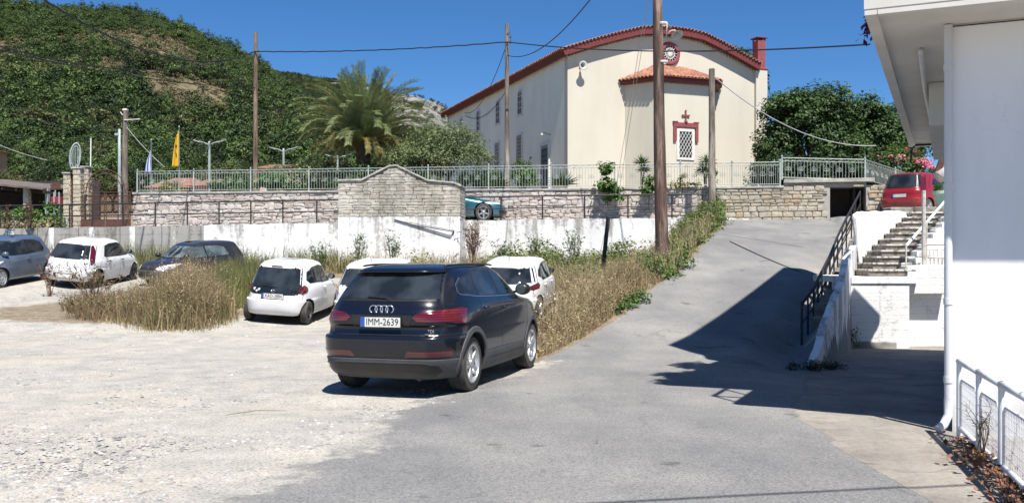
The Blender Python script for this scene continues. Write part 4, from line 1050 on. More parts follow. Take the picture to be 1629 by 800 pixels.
lampmat('lamp_red', (.055, .003, .005), (.14, .005, .012)); lampmat('lamp_dark_red', (.07, .006, .009), (.11, .010, .015)); lampmat('lamp_clear', (.45, .46, .48), (.75, .76, .78))

def pchip(x, y, q):
    x = np.asarray(x, float); y = np.asarray(y, float); hh = np.diff(x); dl = np.diff(y)/hh; n = len(x); d = np.zeros(n)
    for i in range(1, n-1):
        if dl[i-1]*dl[i] > 0: w1 = 2*hh[i]+hh[i-1]; w2 = hh[i]+2*hh[i-1]; d[i] = (w1+w2)/(w1/dl[i-1]+w2/dl[i])
    d[0], d[-1] = dl[0], dl[-1]
    k = np.clip(np.searchsorted(x, q)-1, 0, n-2); t = (q-x[k])/hh[k]
    return (2*t**3-3*t**2+1)*y[k]+(t**3-2*t**2+t)*hh[k]*d[k]+(-2*t**3+3*t**2)*y[k+1]+(t**3-t**2)*hh[k]*d[k+1]
class Car:
    def __init__(s, name, label, loc, heading, keys, wheels, rt, paintm, tw=.20, clad=0, pitch=None, roll=None, low='trim_black', group=None, rim=None, arch=None, category='car'):
        s.k = np.array(keys, float); s.wheels = wheels; s.rt = rt; s.pm = paintm; s.tw = tw
        z = s.k[:, 0]; ch_ = np.concatenate([[0], np.cumsum(np.sqrt(np.diff(z)**2+(.35*np.diff(s.k[:, 2]))**2+(np.diff(s.k[:, 3]))**2+(.35*np.diff(s.k[:, 1]))**2)+.002)])
        s.t = np.linspace(0, ch_[-1], 600); s.tab = np.stack([pchip(ch_, s.k[:, i], s.t) for i in range(6)], 1); s.cache = {}
        yaw = math.pi/2-heading; x, y = loc; f = Vector((math.sin(heading), math.cos(heading))); l = Vector((-f.y, f.x))
        wf, wr = wheels[0], wheels[1]
        zf = sum(h(*(Vector((x, y))+f*wf+l*q*.7)) for q in (-1, 1))/2; zr_ = sum(h(*(Vector((x, y))+f*wr+l*q*.7)) for q in (-1, 1))/2
        zl = sum(h(*(Vector((x, y))+f*q+l*.7)) for q in (wf, wr))/2; zri = sum(h(*(Vector((x, y))+f*q-l*.7)) for q in (wf, wr))/2
        pt_ = math.atan2(zf-zr_, wf-wr) if pitch is None else pitch; rl_ = math.atan2(zl-zri, 1.4) if roll is None else roll
        s.root = thing(name, label, category, (x, y, (zf+zr_)/2-(wf+wr)/2*math.tan(pt_)+.0), yaw, group)
        s.root.rotation_euler = (rl_, -pt_, yaw)
        s.root.matrix_basis = Matrix.Translation(s.root.location) @ s.root.rotation_euler.to_matrix().to_4x4()
        s.clad = clad; s.archR = arch or rt+.055; s.low = low; s.rim = rim
    def sec(s, z):
        z = min(max(z, s.tab[0, 0]), s.tab[-1, 0]); return [np.interp(z, s.tab[:, 0], s.tab[:, i]) for i in range(1, 6)]
    def side(s, sg=1, dz=0):
        def f(x, z):
            xr, xf, w, nr, nf = s.sec(z)
            a, n = ((x)/xf, nf) if x > 0 else (x/xr, nr); a = min(abs(a), .9999)
            return Vector((x, sg*w*(1-a**n)**(1/n), z))
        return f
    def end(s, front=False):
        def f(y, z):
            xr, xf, w, nr, nf = s.sec(z); n = nf if front else nr; a = min(abs(y)/w, .9999)
            return Vector(((xf if front else xr)*(1-a**n)**(1/n), y, z))
        return f
    def half(s, z):
        k = round(z, 3)
        if k not in s.cache:
            xr, xf, w, nr, nf = s.sec(z); th = np.linspace(0, PI, 500); c, sn = -np.cos(th), np.sin(th)
            n = np.where(c < 0, nr, nf); X = np.where(c < 0, -xr, xf)*np.sign(c)*np.abs(c)**(2/n); Y = w*np.abs(sn)**(2/n)
            ar = np.concatenate([[0], np.cumsum(np.hypot(np.diff(X), np.diff(Y)))]); s.cache[k] = (ar, X, Y)
        return s.cache[k]
    def arc(s, sg=1, front=False):                   # distance round the corner from the middle of the rear (or front)
        def f(u, z):
            ar, X, Y = s.half(z); q = (ar[-1]-u) if front else u
            return Vector((np.interp(q, ar, X), sg*np.interp(q, ar, Y), z))
        return f
    def body(s, K=84, sub=3):
        t = s.t; dens = []
        ch_ = np.interp(s.k[:, 0], s.tab[:, 0], s.t)
        for a, b_ in zip(ch_[:-1], ch_[1:]): dens += list(np.linspace(a, b_, sub+1)[:-1])
        dens.append(ch_[-1]); rows = []; zs = []
        for q in dens:
            z = float(np.interp(q, s.t, s.tab[:, 0])); ar, X, Y = s.half(z); u = np.linspace(0, ar[-1], K)
            x = np.interp(u, ar, X); y = np.interp(u, ar, Y)
            rows.append([(a, b_, z) for a, b_ in zip(x, y)]+[(a, -b_, z) for a, b_ in zip(x[-2:0:-1], y[-2:0:-1])]); zs.append(z)
        mb = MB(); n = len(rows[0]); mb.grid(rows, 0, True)
        for i in range(len(rows)-1):
            mid_ = (zs[i]+zs[i+1])/2
            if mid_ < s.clad:
                for j in range(n): mb.m[i*n+j] = 1
        mb.add(rows[0], [tuple(range(n-1, -1, -1))], 2); mb.add(rows[-1], [tuple(range(n))], 0)
        o = mb.build('body', [s.pm, 'cladding', 'wheel_well'], s.root, smooth=True)
        bm = bmesh.new(); bm.from_mesh(o.data); bmesh.ops.remove_doubles(bm, verts=bm.verts, dist=1e-5); bmesh.ops.recalc_face_normals(bm, faces=bm.faces); bm.to_mesh(o.data); bm.free()
        ct = MB()
        for xw in s.wheels:
            for sg in (1, -1):
                w = s.sec(s.rt)[2]; y0, y1 = sorted((sg*(w-.30), sg*(w+.3)))
                ct.cyl((xw, y0, s.rt), s.archR, y1-y0, 48, 2, 'y')
        c = ct.build('cutter', [s.pm, 'cladding', 'wheel_well']); c.data.polygons.foreach_set('material_index', [2]*len(c.data.polygons)); fixn(c)
        c.parent = s.root
        md = o.modifiers.new('arches', 'BOOLEAN'); md.operation = 'DIFFERENCE'; md.object = c; md.solver = 'EXACT'
        bpy.context.view_layer.update()
        me = bpy.data.meshes.new_from_object(o.evaluated_get(bpy.context.evaluated_depsgraph_get()))
        o.modifiers.clear(); o.data = me; bpy.data.objects.remove(c)
        me.set_sharp_from_angle(angle=R(32)); s.o = o; return o
    def nrm(s, fn, a, b_):
        e = .004; p = fn(a, b_); du = fn(a+e, b_)-fn(a-e, b_); dv = fn(a, b_+e)-fn(a, b_-e); n = du.cross(dv)
        if n.length < 1e-9: n = Vector((p.x, p.y, 0))
        n.normalize()
        c = Vector((np.clip(p.x, -.9, .9)*.8, 0, .75))
        return n if n.dot(p-c) > 0 else -n
    def patch(s, name, mat, poly, fn, off=.004, parent=None, nr=8, nc=10, skirt=True, mb=None):
        zs = sorted(set([round(p[1], 4) for p in poly])); lo, hi = zs[0], zs[-1]
        lv = sorted(set(zs+[round(x, 4) for x in np.linspace(lo, hi, nr)])); rows = []
        for z in lv:
            q = min(max(z, lo+1e-4), hi-1e-4); xs = []
            for (x0, z0), (x1, z1) in zip(poly, poly[1:]+poly[:1]):
                if (z0-q)*(z1-q) <= 0 and z0 != z1: xs.append(x0+(x1-x0)*(q-z0)/(z1-z0))
            if len(xs) < 2: continue
            a, b_ = min(xs), max(xs); row = []
            for x in np.linspace(a, b_, nc+1): row.append(fn(x, z)+s.nrm(fn, x, z)*off)
            if skirt:
                for k, x in ((0, a), (-1, b_)):
                    p = fn(x, z)-s.nrm(fn, x, z)*.004
                    row = [p]+row if k == 0 else row+[p]
            rows.append(row)
        if skirt:
            for k, z in ((0, lv[0]), (-1, lv[-1])):
                r_ = rows[k]; nn = []
                for j, p in enumerate(r_): nn.append(p+(r_[0]-fn(min(poly)[0], z))*0)
                edge_ = [p - s_n for p, s_n in zip(r_, [Vector((0, 0, 0))]*len(r_))]
        own = mb is None; mb = mb or MB()
        mb.grid([[tuple(p) for p in r_] for r_ in rows])
        if not own: return mb
        o = mb.build(name, mat, parent or s.root, smooth=True, sharp=50)
        bm = bmesh.new(); bm.from_mesh(o.data); bmesh.ops.recalc_face_normals(bm, faces=bm.faces)
        c = Vector((0, 0, .75)); 
        if sum(f.normal.dot(f.calc_center_median()-c)*f.calc_area() for f in bm.faces) < 0: bmesh.ops.reverse_faces(bm, faces=bm.faces)
        bm.to_mesh(o.data); bm.free(); return o
    def strip(s, mb, pts, wd, fn, off=.002, steps=10):  # thin band following the body
        P_ = []
        for (a0, b0), (a1, b1) in zip(pts[:-1], pts[1:]):
            for k in range(steps): P_.append((a0+(a1-a0)*k/steps, b0+(b1-b0)*k/steps))
        P_.append(pts[-1]); r0, r1 = [], []
        for i, (a, b_) in enumerate(P_):
            a0, b0 = P_[max(i-1, 0)]; a1, b1 = P_[min(i+1, len(P_)-1)]; l = math.hypot(a1-a0, b1-b0) or 1; nx_, nz_ = -(b1-b0)/l*wd/2, (a1-a0)/l*wd/2
            for r_, q in ((r0, 1), (r1, -1)): aa, bb = a+nx_*q, b_+nz_*q; r_.append(tuple(fn(aa, bb)+s.nrm(fn, aa, bb)*off))
        mb.grid([r0, r1])
    def glazing(s, polys, seal=True, mat='car_glass', names=None, frame='trim_black'):
        for sg in (1, -1):
            fn = s.side(sg)
            for i, poly in enumerate(polys):
                cx_ = sum(p[0] for p in poly)/len(poly); cz_ = sum(p[1] for p in poly)/len(poly)
                if seal:
                    big = [(cx_+(x-cx_)*(1+.035/max(abs(x-cx_), .12)), cz_+(z-cz_)*(1+.022/max(abs(z-cz_), .08))) for x, z in poly]
                    s.patch('window_frame', frame, big, fn, .003)
                s.patch('side_window', mat, poly, fn, .006)
    def gaps(s, lines, fns, wd=.008, name='panel_gap'):
        mb = MB()
        for fn in fns:
            for ln in lines: s.strip(mb, ln, wd, fn)
        mb.build(name, 'trim_black', s.root)
    def wheel_set(s, kind='spoke5', cap='alloy', steer=0):
        r = s.rt; ri = r*(.66 if kind != 'steel' else .60); w = s.tw
        tm = MB(); tm.lathe([(ri, -w/2+.01), (ri+.012, -w/2), (r*.93, -w/2+.006), (r*.985, -w/2+.03), (r, -w/2+.055)]+
            sum([[(r, a-.006), (r-.008, a-.005), (r-.008, a+.005), (r, a+.006)] for a in (-.04, 0, .04)], [])+[(r, w/2-.055), (r*.985, w/2-.03), (r*.93, w/2-.006), (ri+.012, w/2), (ri, w/2-.01), (ri-.01, 0), (ri, -w/2+.01)], 40)
        tme = fixn(tm.build('tyre', 'tyre_rubber', None, smooth=True, sharp=30))
        wm = MB(); wm.lathe([(ri+.012, w/2-.006), (ri+.012, w/2-.001), (ri-.008, w/2+.002), (ri-.02, w/2-.02), (ri-.03, -.02), (ri-.03, -w/2+.02), (ri, -w/2+.02)], 36, 0)
        wm.lathe([(.001, -.025), (ri-.02, -.02)], 30, 1)
        def spoke(a, wid, tw_, y_in, y_out, r0, r1):
            ca, sa = math.cos(a), math.sin(a)
            def q(rad, off, y): return (rad*ca-off*sa, y, rad*sa+off*ca)
            vs = []
            for rad, wd_, yy in ((r0, wid, y_in), ((r0+r1)/2, (wid+tw_)/2, (y_in+y_out)/2+.008), (r1, tw_, y_out)):
                vs += [q(rad, -wd_/2, yy-.03), q(rad, -wd_/2*.8, yy), q(rad, wd_/2*.8, yy), q(rad, wd_/2, yy-.03)]
            wm.add(vs, [(k*4+j, k*4+j+1, k*4+j+5, k*4+j+4) for k in range(2) for j in range(3)], 0)
        n = {'spoke5': 5, 'double5': 5, 'cap': 0, 'spoke7': 7, 'steel': 0, 'star5': 5}[kind]
        for k in range(n):
            a = 2*PI*k/n+PI/2
            if kind == 'double5':
                for d in (-.17, .17): spoke(a+d, .045, .050, w/2-.02, w/2-.012, .055, ri-.01)
            elif kind == 'star5': spoke(a, .09, .05, w/2-.015, w/2-.012, .04, ri-.01)
            else: spoke(a, .06, .075, w/2-.02, w/2-.01, .05, ri-.01)
        if kind in ('cap', 'steel'):
            y = w/2-.012 if kind == 'cap' else w/2-.05
            wm.lathe([(.001, y+.014), (.05, y+.012), (.07, y), (ri*.55, y+.006), (ri*.6, y+.012), (ri*.86, y+.004), (ri-.005, y-.004)], 30, 0 if kind == 'cap' else 1)
            for k in range(8): a = 2*PI*k/8; wm.cyl((math.cos(a)*ri*.74, y+.009, math.sin(a)*ri*.74), .020, .004, 10, 2, 'y')
        wm.lathe([(.001, w/2+.002), (.04, w/2), (.06, w/2-.012), (.065, w/2-.03)], 16, 0)
        wme = wm.build('wheel', [cap, 'steel_dark', 'trim_black'], None, smooth=True, sharp=35)
        for xw in s.wheels:
            for sg in (1, -1):
                wd = s.sec(s.rt)[2]; a = link('wheel', wme.data, s.root, (xw, sg*(wd-w/2-.015), r), (0, random.random()*1.2 if True else 0, 0))
                if sg < 0: a.rotation_euler = (0, random.random(), PI)
                link('tyre', tme.data, a)
        bpy.data.objects.remove(tme); bpy.data.objects.remove(wme)
    def archtrim(s, wd=.065, mat='cladding', off=.012):
        for xw in s.wheels:
            for sg in (1, -1):
                mb = MB(); fn = s.side(sg); rows = []
                for rr, o_ in ((s.archR-.012, -.01), (s.archR-.010, off), (s.archR+wd-.01, off), (s.archR+wd, 0)):
                    row = []
                    for t in np.linspace(R(-22), R(202), 40):
                        x, z = xw+rr*math.cos(t), s.rt+rr*math.sin(t)
                        if z < s.k[0, 0]+.02: z = s.k[0, 0]+.02
                        row.append(tuple(fn(x, z)+s.nrm(fn, x, z)*o_))
                    rows.append(row)
                mb.grid(rows); fixn(mb.build('arch_trim', mat, s.root, smooth=True, sharp=40))
    def mirrors(s, x, z, wd, mat='trim_black', sz=1.0):
        for sg in (1, -1):
            p = s.side(sg)(x, z); mb = MB(); rows = []
            for t, rr in ((0, .02), (.02, .07), (.06, .092), (.12, .09), (.16, .06), (.175, .01)):
                rows.append([(p.x+.02+(t-.05)*sz, p.y+sg*(.13+.095*math.cos(a)*rr/.09)*sz, p.z+.03+.075*math.sin(a)*rr/.09*sz) for a in np.linspace(0, 2*PI, 15)[:-1]])
            mb.grid(rows, 0, True); mb.add(rows[0], [tuple(range(14))]); mb.add(rows[-1], [tuple(range(14))])
            mb.tube([(p.x+.05, p.y-sg*.02, p.z-.02), (p.x+.05, p.y+sg*.09, p.z+.0)], .018, 8)
            o = fixn(mb.build('mirror', mat, s.root, smooth=True, sharp=60))
            MB().lathe([(.001, 0), (.06*sz, 0)], 14, 0, 'x', (p.x-.035*sz, p.y+sg*.13*sz, p.z+.03)).build('mirror_glass', 'car_glass_clear', o)
    def handles(s, pts, mat=None):
        for sg in (1, -1):
            for x, z in pts:
                fn = s.side(sg); mb = MB(); q = []
                for k in np.linspace(-1, 1, 7): p = fn(x+k*.09, z); n = s.nrm(fn, x+k*.09, z); q.append(p+n*(.032*(1-k**4)-.002))
                mb.tube(q, .014, 8); mb.build('door_handle', mat or s.pm, s.root, smooth=True)
    def plate(s, y, z, txt, wd=.52, ht=.115, front=False, blue=True, tilt=0):
        fn = s.end(front); p = fn(y, z); sgx = 1 if front else -1; x0 = p.x+sgx*.012
        mb = MB(); a, b_ = sorted((x0, x0+sgx*.012)); mb.box((a-.0, y-wd/2-.012, z-ht/2-.012), (b_, y+wd/2+.012, z+ht/2+.012)); fr = mb.build('plate_holder', 'trim_black', s.root)
        x1 = x0+sgx*.013; a, b_ = sorted((x1, x1+sgx*.003)); o = MB().box((a, y-wd/2, z-ht/2), (b_, y+wd/2, z+ht/2), bev=.0005).build('number_plate', 'plate_white', s.root)
        x2 = x1+sgx*.0035; a, b_ = sorted((x2, x2+sgx*.001)); q = wd*.11
        if blue: MB().box((a, y+(wd/2-q if not front else -wd/2), z-ht/2), (b_, y+(wd/2 if not front else -wd/2+q), z+ht/2)).build('blue_band', 'plate_blue', o)
        if txt:
            me = text_mesh(txt, ht*1.02, 'ink', .0008, xs=.86); ws = [v.co.x for v in me.vertices]; k = (wd*.80)/(max(ws)-min(ws)); me.transform(Matrix.Scale(k/1.0 if k < 1.25 else 1.0, 4, (1, 0, 0)))
            ob = link('lettering', me, o, (x2+sgx*.001, y-(q*.45 if not front else -q*.45), z), (PI/2, 0, -PI/2 if not front else PI/2))
        return o
    def badge(s, txt, y, z, size, mat='chrome', parent=None, name='badge', front=False):
        p = s.end(front)(y, z); me = text_mesh(txt, size, mat, .002)
        return link(name, me, parent or s.root, (p.x-.007, y, z), (PI/2, 0, -PI/2))

# ---------- the dark SUV in the foreground
k = [(.21, -1.93, 1.95, .76, 6, 5), (.235, -2.03, 2.0, .83, 6, 5), (.33, -2.13, 2.10, .885, 6, 5), (.465, -2.165, 2.16, .905, 6.5, 5), (.475, -2.15, 2.17, .900, 6.5, 5), (.56, -2.18, 2.19, .912, 6.5, 5), (.70, -2.19, 2.19, .915, 6.5, 4.5),
     (.735, -2.17, 2.18, .914, 6.5, 4.5), (.745, -2.115, 2.18, .913, 6, 4.5), (.84, -2.085, 2.15, .914, 6, 4.2), (.88, -2.11, 2.12, .914, 6, 4), (.98, -2.115, 2.02, .908, 5.5, 4), (1.05, -2.09, 1.80, .896, 5, 4), (1.10, -2.07, 1.36, .880, 5, 4), (1.14, -2.045, 1.08, .862, 5, 4),
     (1.18, -2.01, .96, .845, 5, 4), (1.30, -1.91, .74, .792, 5, 4), (1.42, -1.79, .48, .728, 5, 4), (1.50, -1.71, .26, .678, 5, 4), (1.545, -1.66, .08, .63, 4.5, 3.6), (1.575, -1.50, -.12, .56, 4, 3.4), (1.595, -1.25, -.38, .44, 3.4, 3), (1.603, -1.05, -.6, .28, 3, 3)]
q3 = Car('parked_suv', 'dark navy blue suv parked in the foreground beside the road, seen from behind', (-.93, 13.15), R(17.5), k, (1.31, -1.295), .352, 'paint_navy', tw=.235, clad=.47)
q3.body(K=96, sub=4); q3.wheel_set('double5', 'alloy'); q3.archtrim(.062)
gl = [[(.98, 1.165), (.80, 1.30), (.50, 1.455), (.10, 1.50), (-.16, 1.505), (-.20, 1.175)], [(-.26, 1.178), (-.24, 1.505), (-.75, 1.488), (-.92, 1.46), (-1.02, 1.20)], [(-1.08, 1.205), (-.99, 1.45), (-1.30, 1.405), (-1.44, 1.33), (-1.50, 1.245), (-1.42, 1.222)]]
q3.glazing(gl, mat='car_glass')
mb = MB()
for sg in (1, -1):
    q3.strip(mb, [(1.0, 1.150), (-.2, 1.158), (-1.05, 1.180), (-1.52, 1.222), (-1.55, 1.25), (-1.50, 1.34), (-1.32, 1.425)], .012, q3.side(sg), .006)
mb.build('window_trim', 'chrome', q3.root)
o = q3.patch('rear_window_surround', 'trim_black', [(-.70, 1.15), (-.60, 1.50), (.60, 1.50), (.70, 1.15)], q3.end(), .003, nc=16)
q3.patch('rear_window', 'car_glass', [(-.66, 1.175), (-.57, 1.475), (.57, 1.475), (.66, 1.175)], q3.end(), .007, nc=16)
# roof spoiler
rows = []
for a, b_, oo in ((1.50, 0, .0), (1.492, 0, .085), (1.512, 0, .10), (1.545, 0, .055), (1.56, 0, 0)):
    rows.append([tuple(q3.end()(y, a)+Vector((-oo*(1-.35*(abs(y)/.60)**4), 0, 0))) for y in np.linspace(-.60, .60, 25)])
mb = MB(); mb.grid(rows)
fixn(mb.build('spoiler', 'paint_navy', q3.root, smooth=True))
for sg in (1, -1):
    lm = q3.patch('tail_lamp', 'lamp_red', [(.40, .965), (.46, .915), (.93, .885), (1.20, .885), (1.235, .92), (1.235, 1.055), (1.10, 1.068), (.80, 1.055), (.46, 1.005)], q3.arc(sg), .010, nc=24)
    q3.patch('reflector', 'lamp_dark_red', [(.34, .53), (.37, .565), (.90, .575), (.97, .55), (.95, .505), (.33, .495)], q3.arc(sg), .006, nc=20)
# tailgate furniture
mb = MB(); p = q3.end()(0, .93)
for sgn in (0,): q3.patch('plate_recess', 'trim_black', [(-.36, .845), (-.40, .99), (.40, .99), (.36, .845)], q3.end(), .004, nc=12)
q3.plate(0, .905, 'IMM-2639')
xr = q3.end()(0, 1.055).x-.010
mb = MB()
for kx in (-1.5, -.5, .5, 1.5): mb.tube([(xr, kx*.070+.050*math.cos(t), 1.058+.046*math.sin(t)) for t in np.linspace(0, 2*PI, 25)], .0085, 6, caps=False)
mb.build('emblem', 'chrome', q3.root, smooth=True)
q3.badge('TDI', -.62, .80, .055, name='badge'); q3.badge('Q3', .66, .80, .055, 'steel_dark')
MB().box((xr-.002, -.68, .765), (xr+.004, -.56, .770)).build('badge_bar', 'chrome', q3.root)
lines = [[(-.2, .30), (-.22, .9), (-.21, 1.16)], [(.92, .40), (.98, .8), (1.0, 1.12)], [(-.93, .62), (-.88, .80), (-1.0, 1.0), (-1.04, 1.18)], [(.9, .34), (-.85, .34)], [(-1.62, .76), (-2.0, .76)], [(-1.92, .76), (-1.95, .88)]]
q3.gaps(lines, [q3.side(1), q3.side(-1)])
mb = MB(); 
for ln in ([(-.80, .752), (.80, .752)], [(-.72, .755), (-.76, .90), (-.72, 1.08), (-.70, 1.15)], [(.72, .755), (.76, .90), (.72, 1.08), (.70, 1.15)], [(-.76, .481), (.76, .481)]): q3.strip(mb, ln, .009, q3.end(), .003, 16)
mb.build('tailgate_gap', 'trim_black', q3.root)
# lower bumper insert with its raised rim, side sills
q3.patch('diffuser', 'trim_black', [(-.66, .26), (-.74, .33), (-.72, .40), (-.55, .425), (.55, .425), (.72, .40), (.74, .33), (.66, .26)], q3.end(), .006, nc=20)
mb = MB(); q3.strip(mb, [(-.78, .33), (-.74, .41), (-.55, .438), (.55, .438), (.74, .41), (.78, .33)], .022, q3.end(), .012, 8); mb.build('bumper_rim', 'cladding', q3.root)
for sg in (1, -1): q3.patch('sill', 'cladding', [(.95, .225), (.95, .37), (-.93, .37), (-.93, .225)], q3.side(sg), .010, nc=20)
mb = MB(); q3.strip(mb, [(.86, 1.02), (-1.0, 1.055), (-1.75, 1.08)], .012, q3.side(-1), .004); q3.strip(mb, [(.86, 1.02), (-1.0, 1.055), (-1.75, 1.08)], .012, q3.side(1), .004); mb.build('crease', 'paint_navy', q3.root)
q3.mirrors(.74, 1.19, .1, 'trim_black', 1.15); q3.handles([(-.05, 1.00), (-.82, 1.03)])
mb = MB(); w0 = q3.end()(.0, 1.19); mb.tube([q3.end()(-.05, 1.185)+Vector((-.02, 0, 0)), q3.end()(.22, 1.205)+Vector((-.025, 0, 0))], .009, 6); mb.cyl(q3.end()(-.06, 1.18)+Vector((-.03, 0, 0)), .022, .03, 10, axis='x'); mb.build('rear_wiper', 'trim_black', q3.root)
for sg in (1, -1):
    mb = MB(); pts = [Vector((x, sg*(.60-.05*abs(x+.6)), 1.565+.022*(1-((x+.55)/.95)**4))) for x in np.linspace(-1.45, .35, 12)]; mb.tube(pts, .014, 8); mb.build('roof_rail', 'trim_black', q3.root, smooth=True)
mb = MB(); mb.cyl((-2.02, -.45, .235), .032, .09, 12, axis='x'); mb.build('exhaust', 'steel_dark', q3.root)
MB().box((-2.0, -.60, .24), (1.9, .60, .30)).build('underbody', 'wheel_well', q3.root)
q3.patch('windscreen', 'car_glass', [(-.70, 1.17), (-.58, 1.48), (.58, 1.48), (.70, 1.17)], q3.end(True), .005, nc=16)
q3.patch('broken_trim', 'trim_black', [(1.02, .56), (1.02, .66), (1.14, .67), (1.10, .63), (1.16, .60), (1.10, .555)], q3.arc(-1), .006)['label'] = 'cracked patch on the right corner of the rear bumper'

# ---------- generic small hatchback
def hatch(name, label, loc, heading, pm, L, W, Hh, wb, rt, style, wheels='cap', rear_oh=.62, **kw):
    a = L/2; xr_w = -a+rear_oh; xf_w = xr_w+wb; w = W/2; z = lambda f: Hh*f
    rake = style.get('rake', .28); b0 = style.get('belt', .61)
    hood = style.get('hood', .56); cb_ = style.get('cowl', .30)*L
    nr = style.get('nr', 4.5)
    k = [(.20, -a+.16, a-.16, w-.07, 5, 4), (.24, -a+.07, a-.08, w-.03, 5, 4), (z(.27), -a+.01, a-.01, w-.01, nr+1, 4), (z(.38), -a, a, w, nr+1, 3.8), (z(.40), -a+.02, a-.02, w, nr, 3.6), (z(.48), -a+.05, a-.10, w, nr, 3.4), (z(hood), -a+.07, a-.28, w-.012, nr, 3.2),
         (z(b0-.02), -a+.09, cb_+.28, w-.03, nr, 3.2), (z(b0), -a+.10, cb_+.08, w-.045, nr, 3.4), (z(b0+.03), -a+.12, cb_-.02, w-.06, nr, 3.5), (z(.80), -a+.12+rake*.52, cb_-.33, w-.135, nr, 3.6), (z(.90), -a+.12+rake*.82, cb_-.54, w-.185, nr, 3.6), (z(.945), -a+.12+rake, cb_-.70, w-.22, nr-.5, 3.4),
         (z(.972), -a+.28+rake, cb_-.92, w-.30, 3.8, 3.2), (z(.992), -a+.55+rake, cb_-1.2, w-.42, 3.4, 3), (z(1.0), -a+.85+rake, cb_-1.45, w-.58, 3, 3)]
    c = Car(name, label, loc, heading, k, (xf_w, xr_w), rt, pm, tw=.165, clad=kw.pop('clad', .0), **kw)
    c.body(K=72, sub=3); c.wheel_set(wheels, style.get('cap', 'hubcap')); c.z = z; c.a = a; c.w = w
    if style.get('doors', 5) == 5:
        g = [[(cb_-.02, z(b0+.025)), (cb_-.24, z(.76)), (cb_-.50, z(.875)), (.12, z(.905)), (.06, z(b0+.025))], [(-.0, z(b0+.025)), (.05, z(.905)), (-.45, z(.90)), (-.72, z(.86)), (-.90, z(b0+.06)), (-.80, z(b0+.035))]]
        if style.get('quarter'): g.append([(-.96, z(b0+.08)), (-.80, z(.85)), (-.98, z(.82)), (-1.14, z(b0+.12))])
    else:
        g = [[(cb_-.02, z(b0+.025)), (cb_-.24, z(.76)), (cb_-.50, z(.875)), (-.16, z(.905)), (-.24, z(b0+.025))], [(-.30, z(b0+.03)), (-.22, z(.905)), (-.70, z(.885)), (-1.0, z(.82)), (-1.12, z(b0+.10)), (-1.0, z(b0+.045))]]
    c.glazing(g, mat=style.get('glass', 'car_glass'))
    yb, yt = (w-.13)*style.get('rw', 1), (w-.26)*style.get('rw', 1)
    rwl = style.get('rwin', (b0+.03, .885))
    c.patch('rear_window_surround', 'trim_black' if style.get('rsur', 1) else pm, [(-yb-.02, z(rwl[0]-.018)), (-yt-.03, z(rwl[1]+.015)), (yt+.03, z(rwl[1]+.015)), (yb+.02, z(rwl[0]-.018))], c.end(), .003, nc=14)
    c.patch('rear_window', style.get('rglass', 'car_glass'), [(-yb+.02, z(rwl[0])), (-yt, z(rwl[1])), (yt, z(rwl[1])), (yb-.02, z(rwl[0]))], c.end(), .006, nc=14)
    c.patch('windscreen_surround', 'trim_black', [(-w+.15, z(b0+.02)), (-w+.27, z(.915)), (w-.27, z(.915)), (w-.15, z(b0+.02))], c.end(True), .003, nc=16)
    c.patch('windscreen', style.get('glass', 'car_glass'), [(-w+.18, z(b0+.035)), (-w+.29, z(.90)), (w-.29, z(.90)), (w-.18, z(b0+.035))], c.end(True), .006, nc=16)
    dx = .06 if style.get('doors', 5) == 5 else -.24
    ln = [[(dx, .32), (dx-.02, z(.45)), (dx, z(b0))], [(cb_-.05, .36), (cb_-.02, z(.45)), (cb_+.02, z(b0-.03))], [(cb_-.1, .27), (xr_w+rt+.15, .27)]]
    if style.get('doors', 5) == 5: ln.append([(xr_w+rt+.10, .52), (xr_w+rt+.14, z(.48)), (-.90, z(b0+.02))])
    c.gaps(ln, [c.side(1), c.side(-1)], .007)
    mb = MB(); c.strip(mb, [(-w*.84, z(.405)), (w*.84, z(.405))], .008, c.end(), .003, 14)
    for sg in (1, -1): c.strip(mb, [(sg*w*.80, z(.41)), (sg*w*.82, z(b0-.02))], .006, c.end(), .003, 6)
    mb.build('tailgate_gap', 'trim_black', c.root)
    c.mirrors(cb_-.18, z(b0+.04), .1, style.get('mirror', 'trim_black'), .95)
    c.handles([(dx+.14, z(b0-.07))]+([(-.70, z(b0-.06))] if style.get('doors', 5) == 5 else []), style.get('handle'))
    for sg in (1, -1):
        c.patch('headlamp', 'lamp_clear', [(w-.42, z(.43)), (w-.30, z(.40)), (w+.10, z(.43)), (w+.30, z(.53)), (w+.05, z(.535)), (w-.35, z(.49))], c.arc(sg, True), .005, nc=14)
    c.patch('grille', 'trim_black', [(-.40, .30), (-.45, .40), (.45, .40), (.40, .30)], c.end(True), .004)
    c.patch('upper_grille', 'trim_black', [(-.30, z(.40)), (-.34, z(.45)), (.34, z(.45)), (.30, z(.40))], c.end(True), .004)
    MB().box((-a+.2, -w+.25, .22), (a-.2, w-.25, .28)).build('underbody', 'wheel_well', c.root)
    return c
# small white city car with the dark glass hatch
c = hatch('parked_car', 'small white city car with all dark glass tailgate, left of the dark suv', (-5.52, 23.55), R(5), 'paint_white', 3.41, 1.615, 1.465, 2.34, .275, dict(rake=.22, doors=3, belt=.62, cowl=.24, rwin=(.50, .885), nr=3.6, rw=.92, cap='steel_dark', handle='paint_white', mirror='trim_black'), 'steel', rear_oh=.50)
z = c.z
c.patch('tailgate_panel', 'trim_black', [(-.50, z(.475)), (-.56, z(.53)), (-.60, z(.62)), (.60, z(.62)), (.56, z(.53)), (.50, z(.475))], c.end(), .0045, nc=14)
for sg in (1, -1):
    c.patch('tail_lamp', 'lamp_red', [(.62, z(.515)), (.60, z(.545)), (.66, z(.60)), (.76, z(.635)), (.88, z(.60)), (.92, z(.55)), (.86, z(.515)), (.74, z(.495))], c.arc(sg), .014, nc=14)
c.plate(0, z(.455), 'XAO-2884', blue=True)
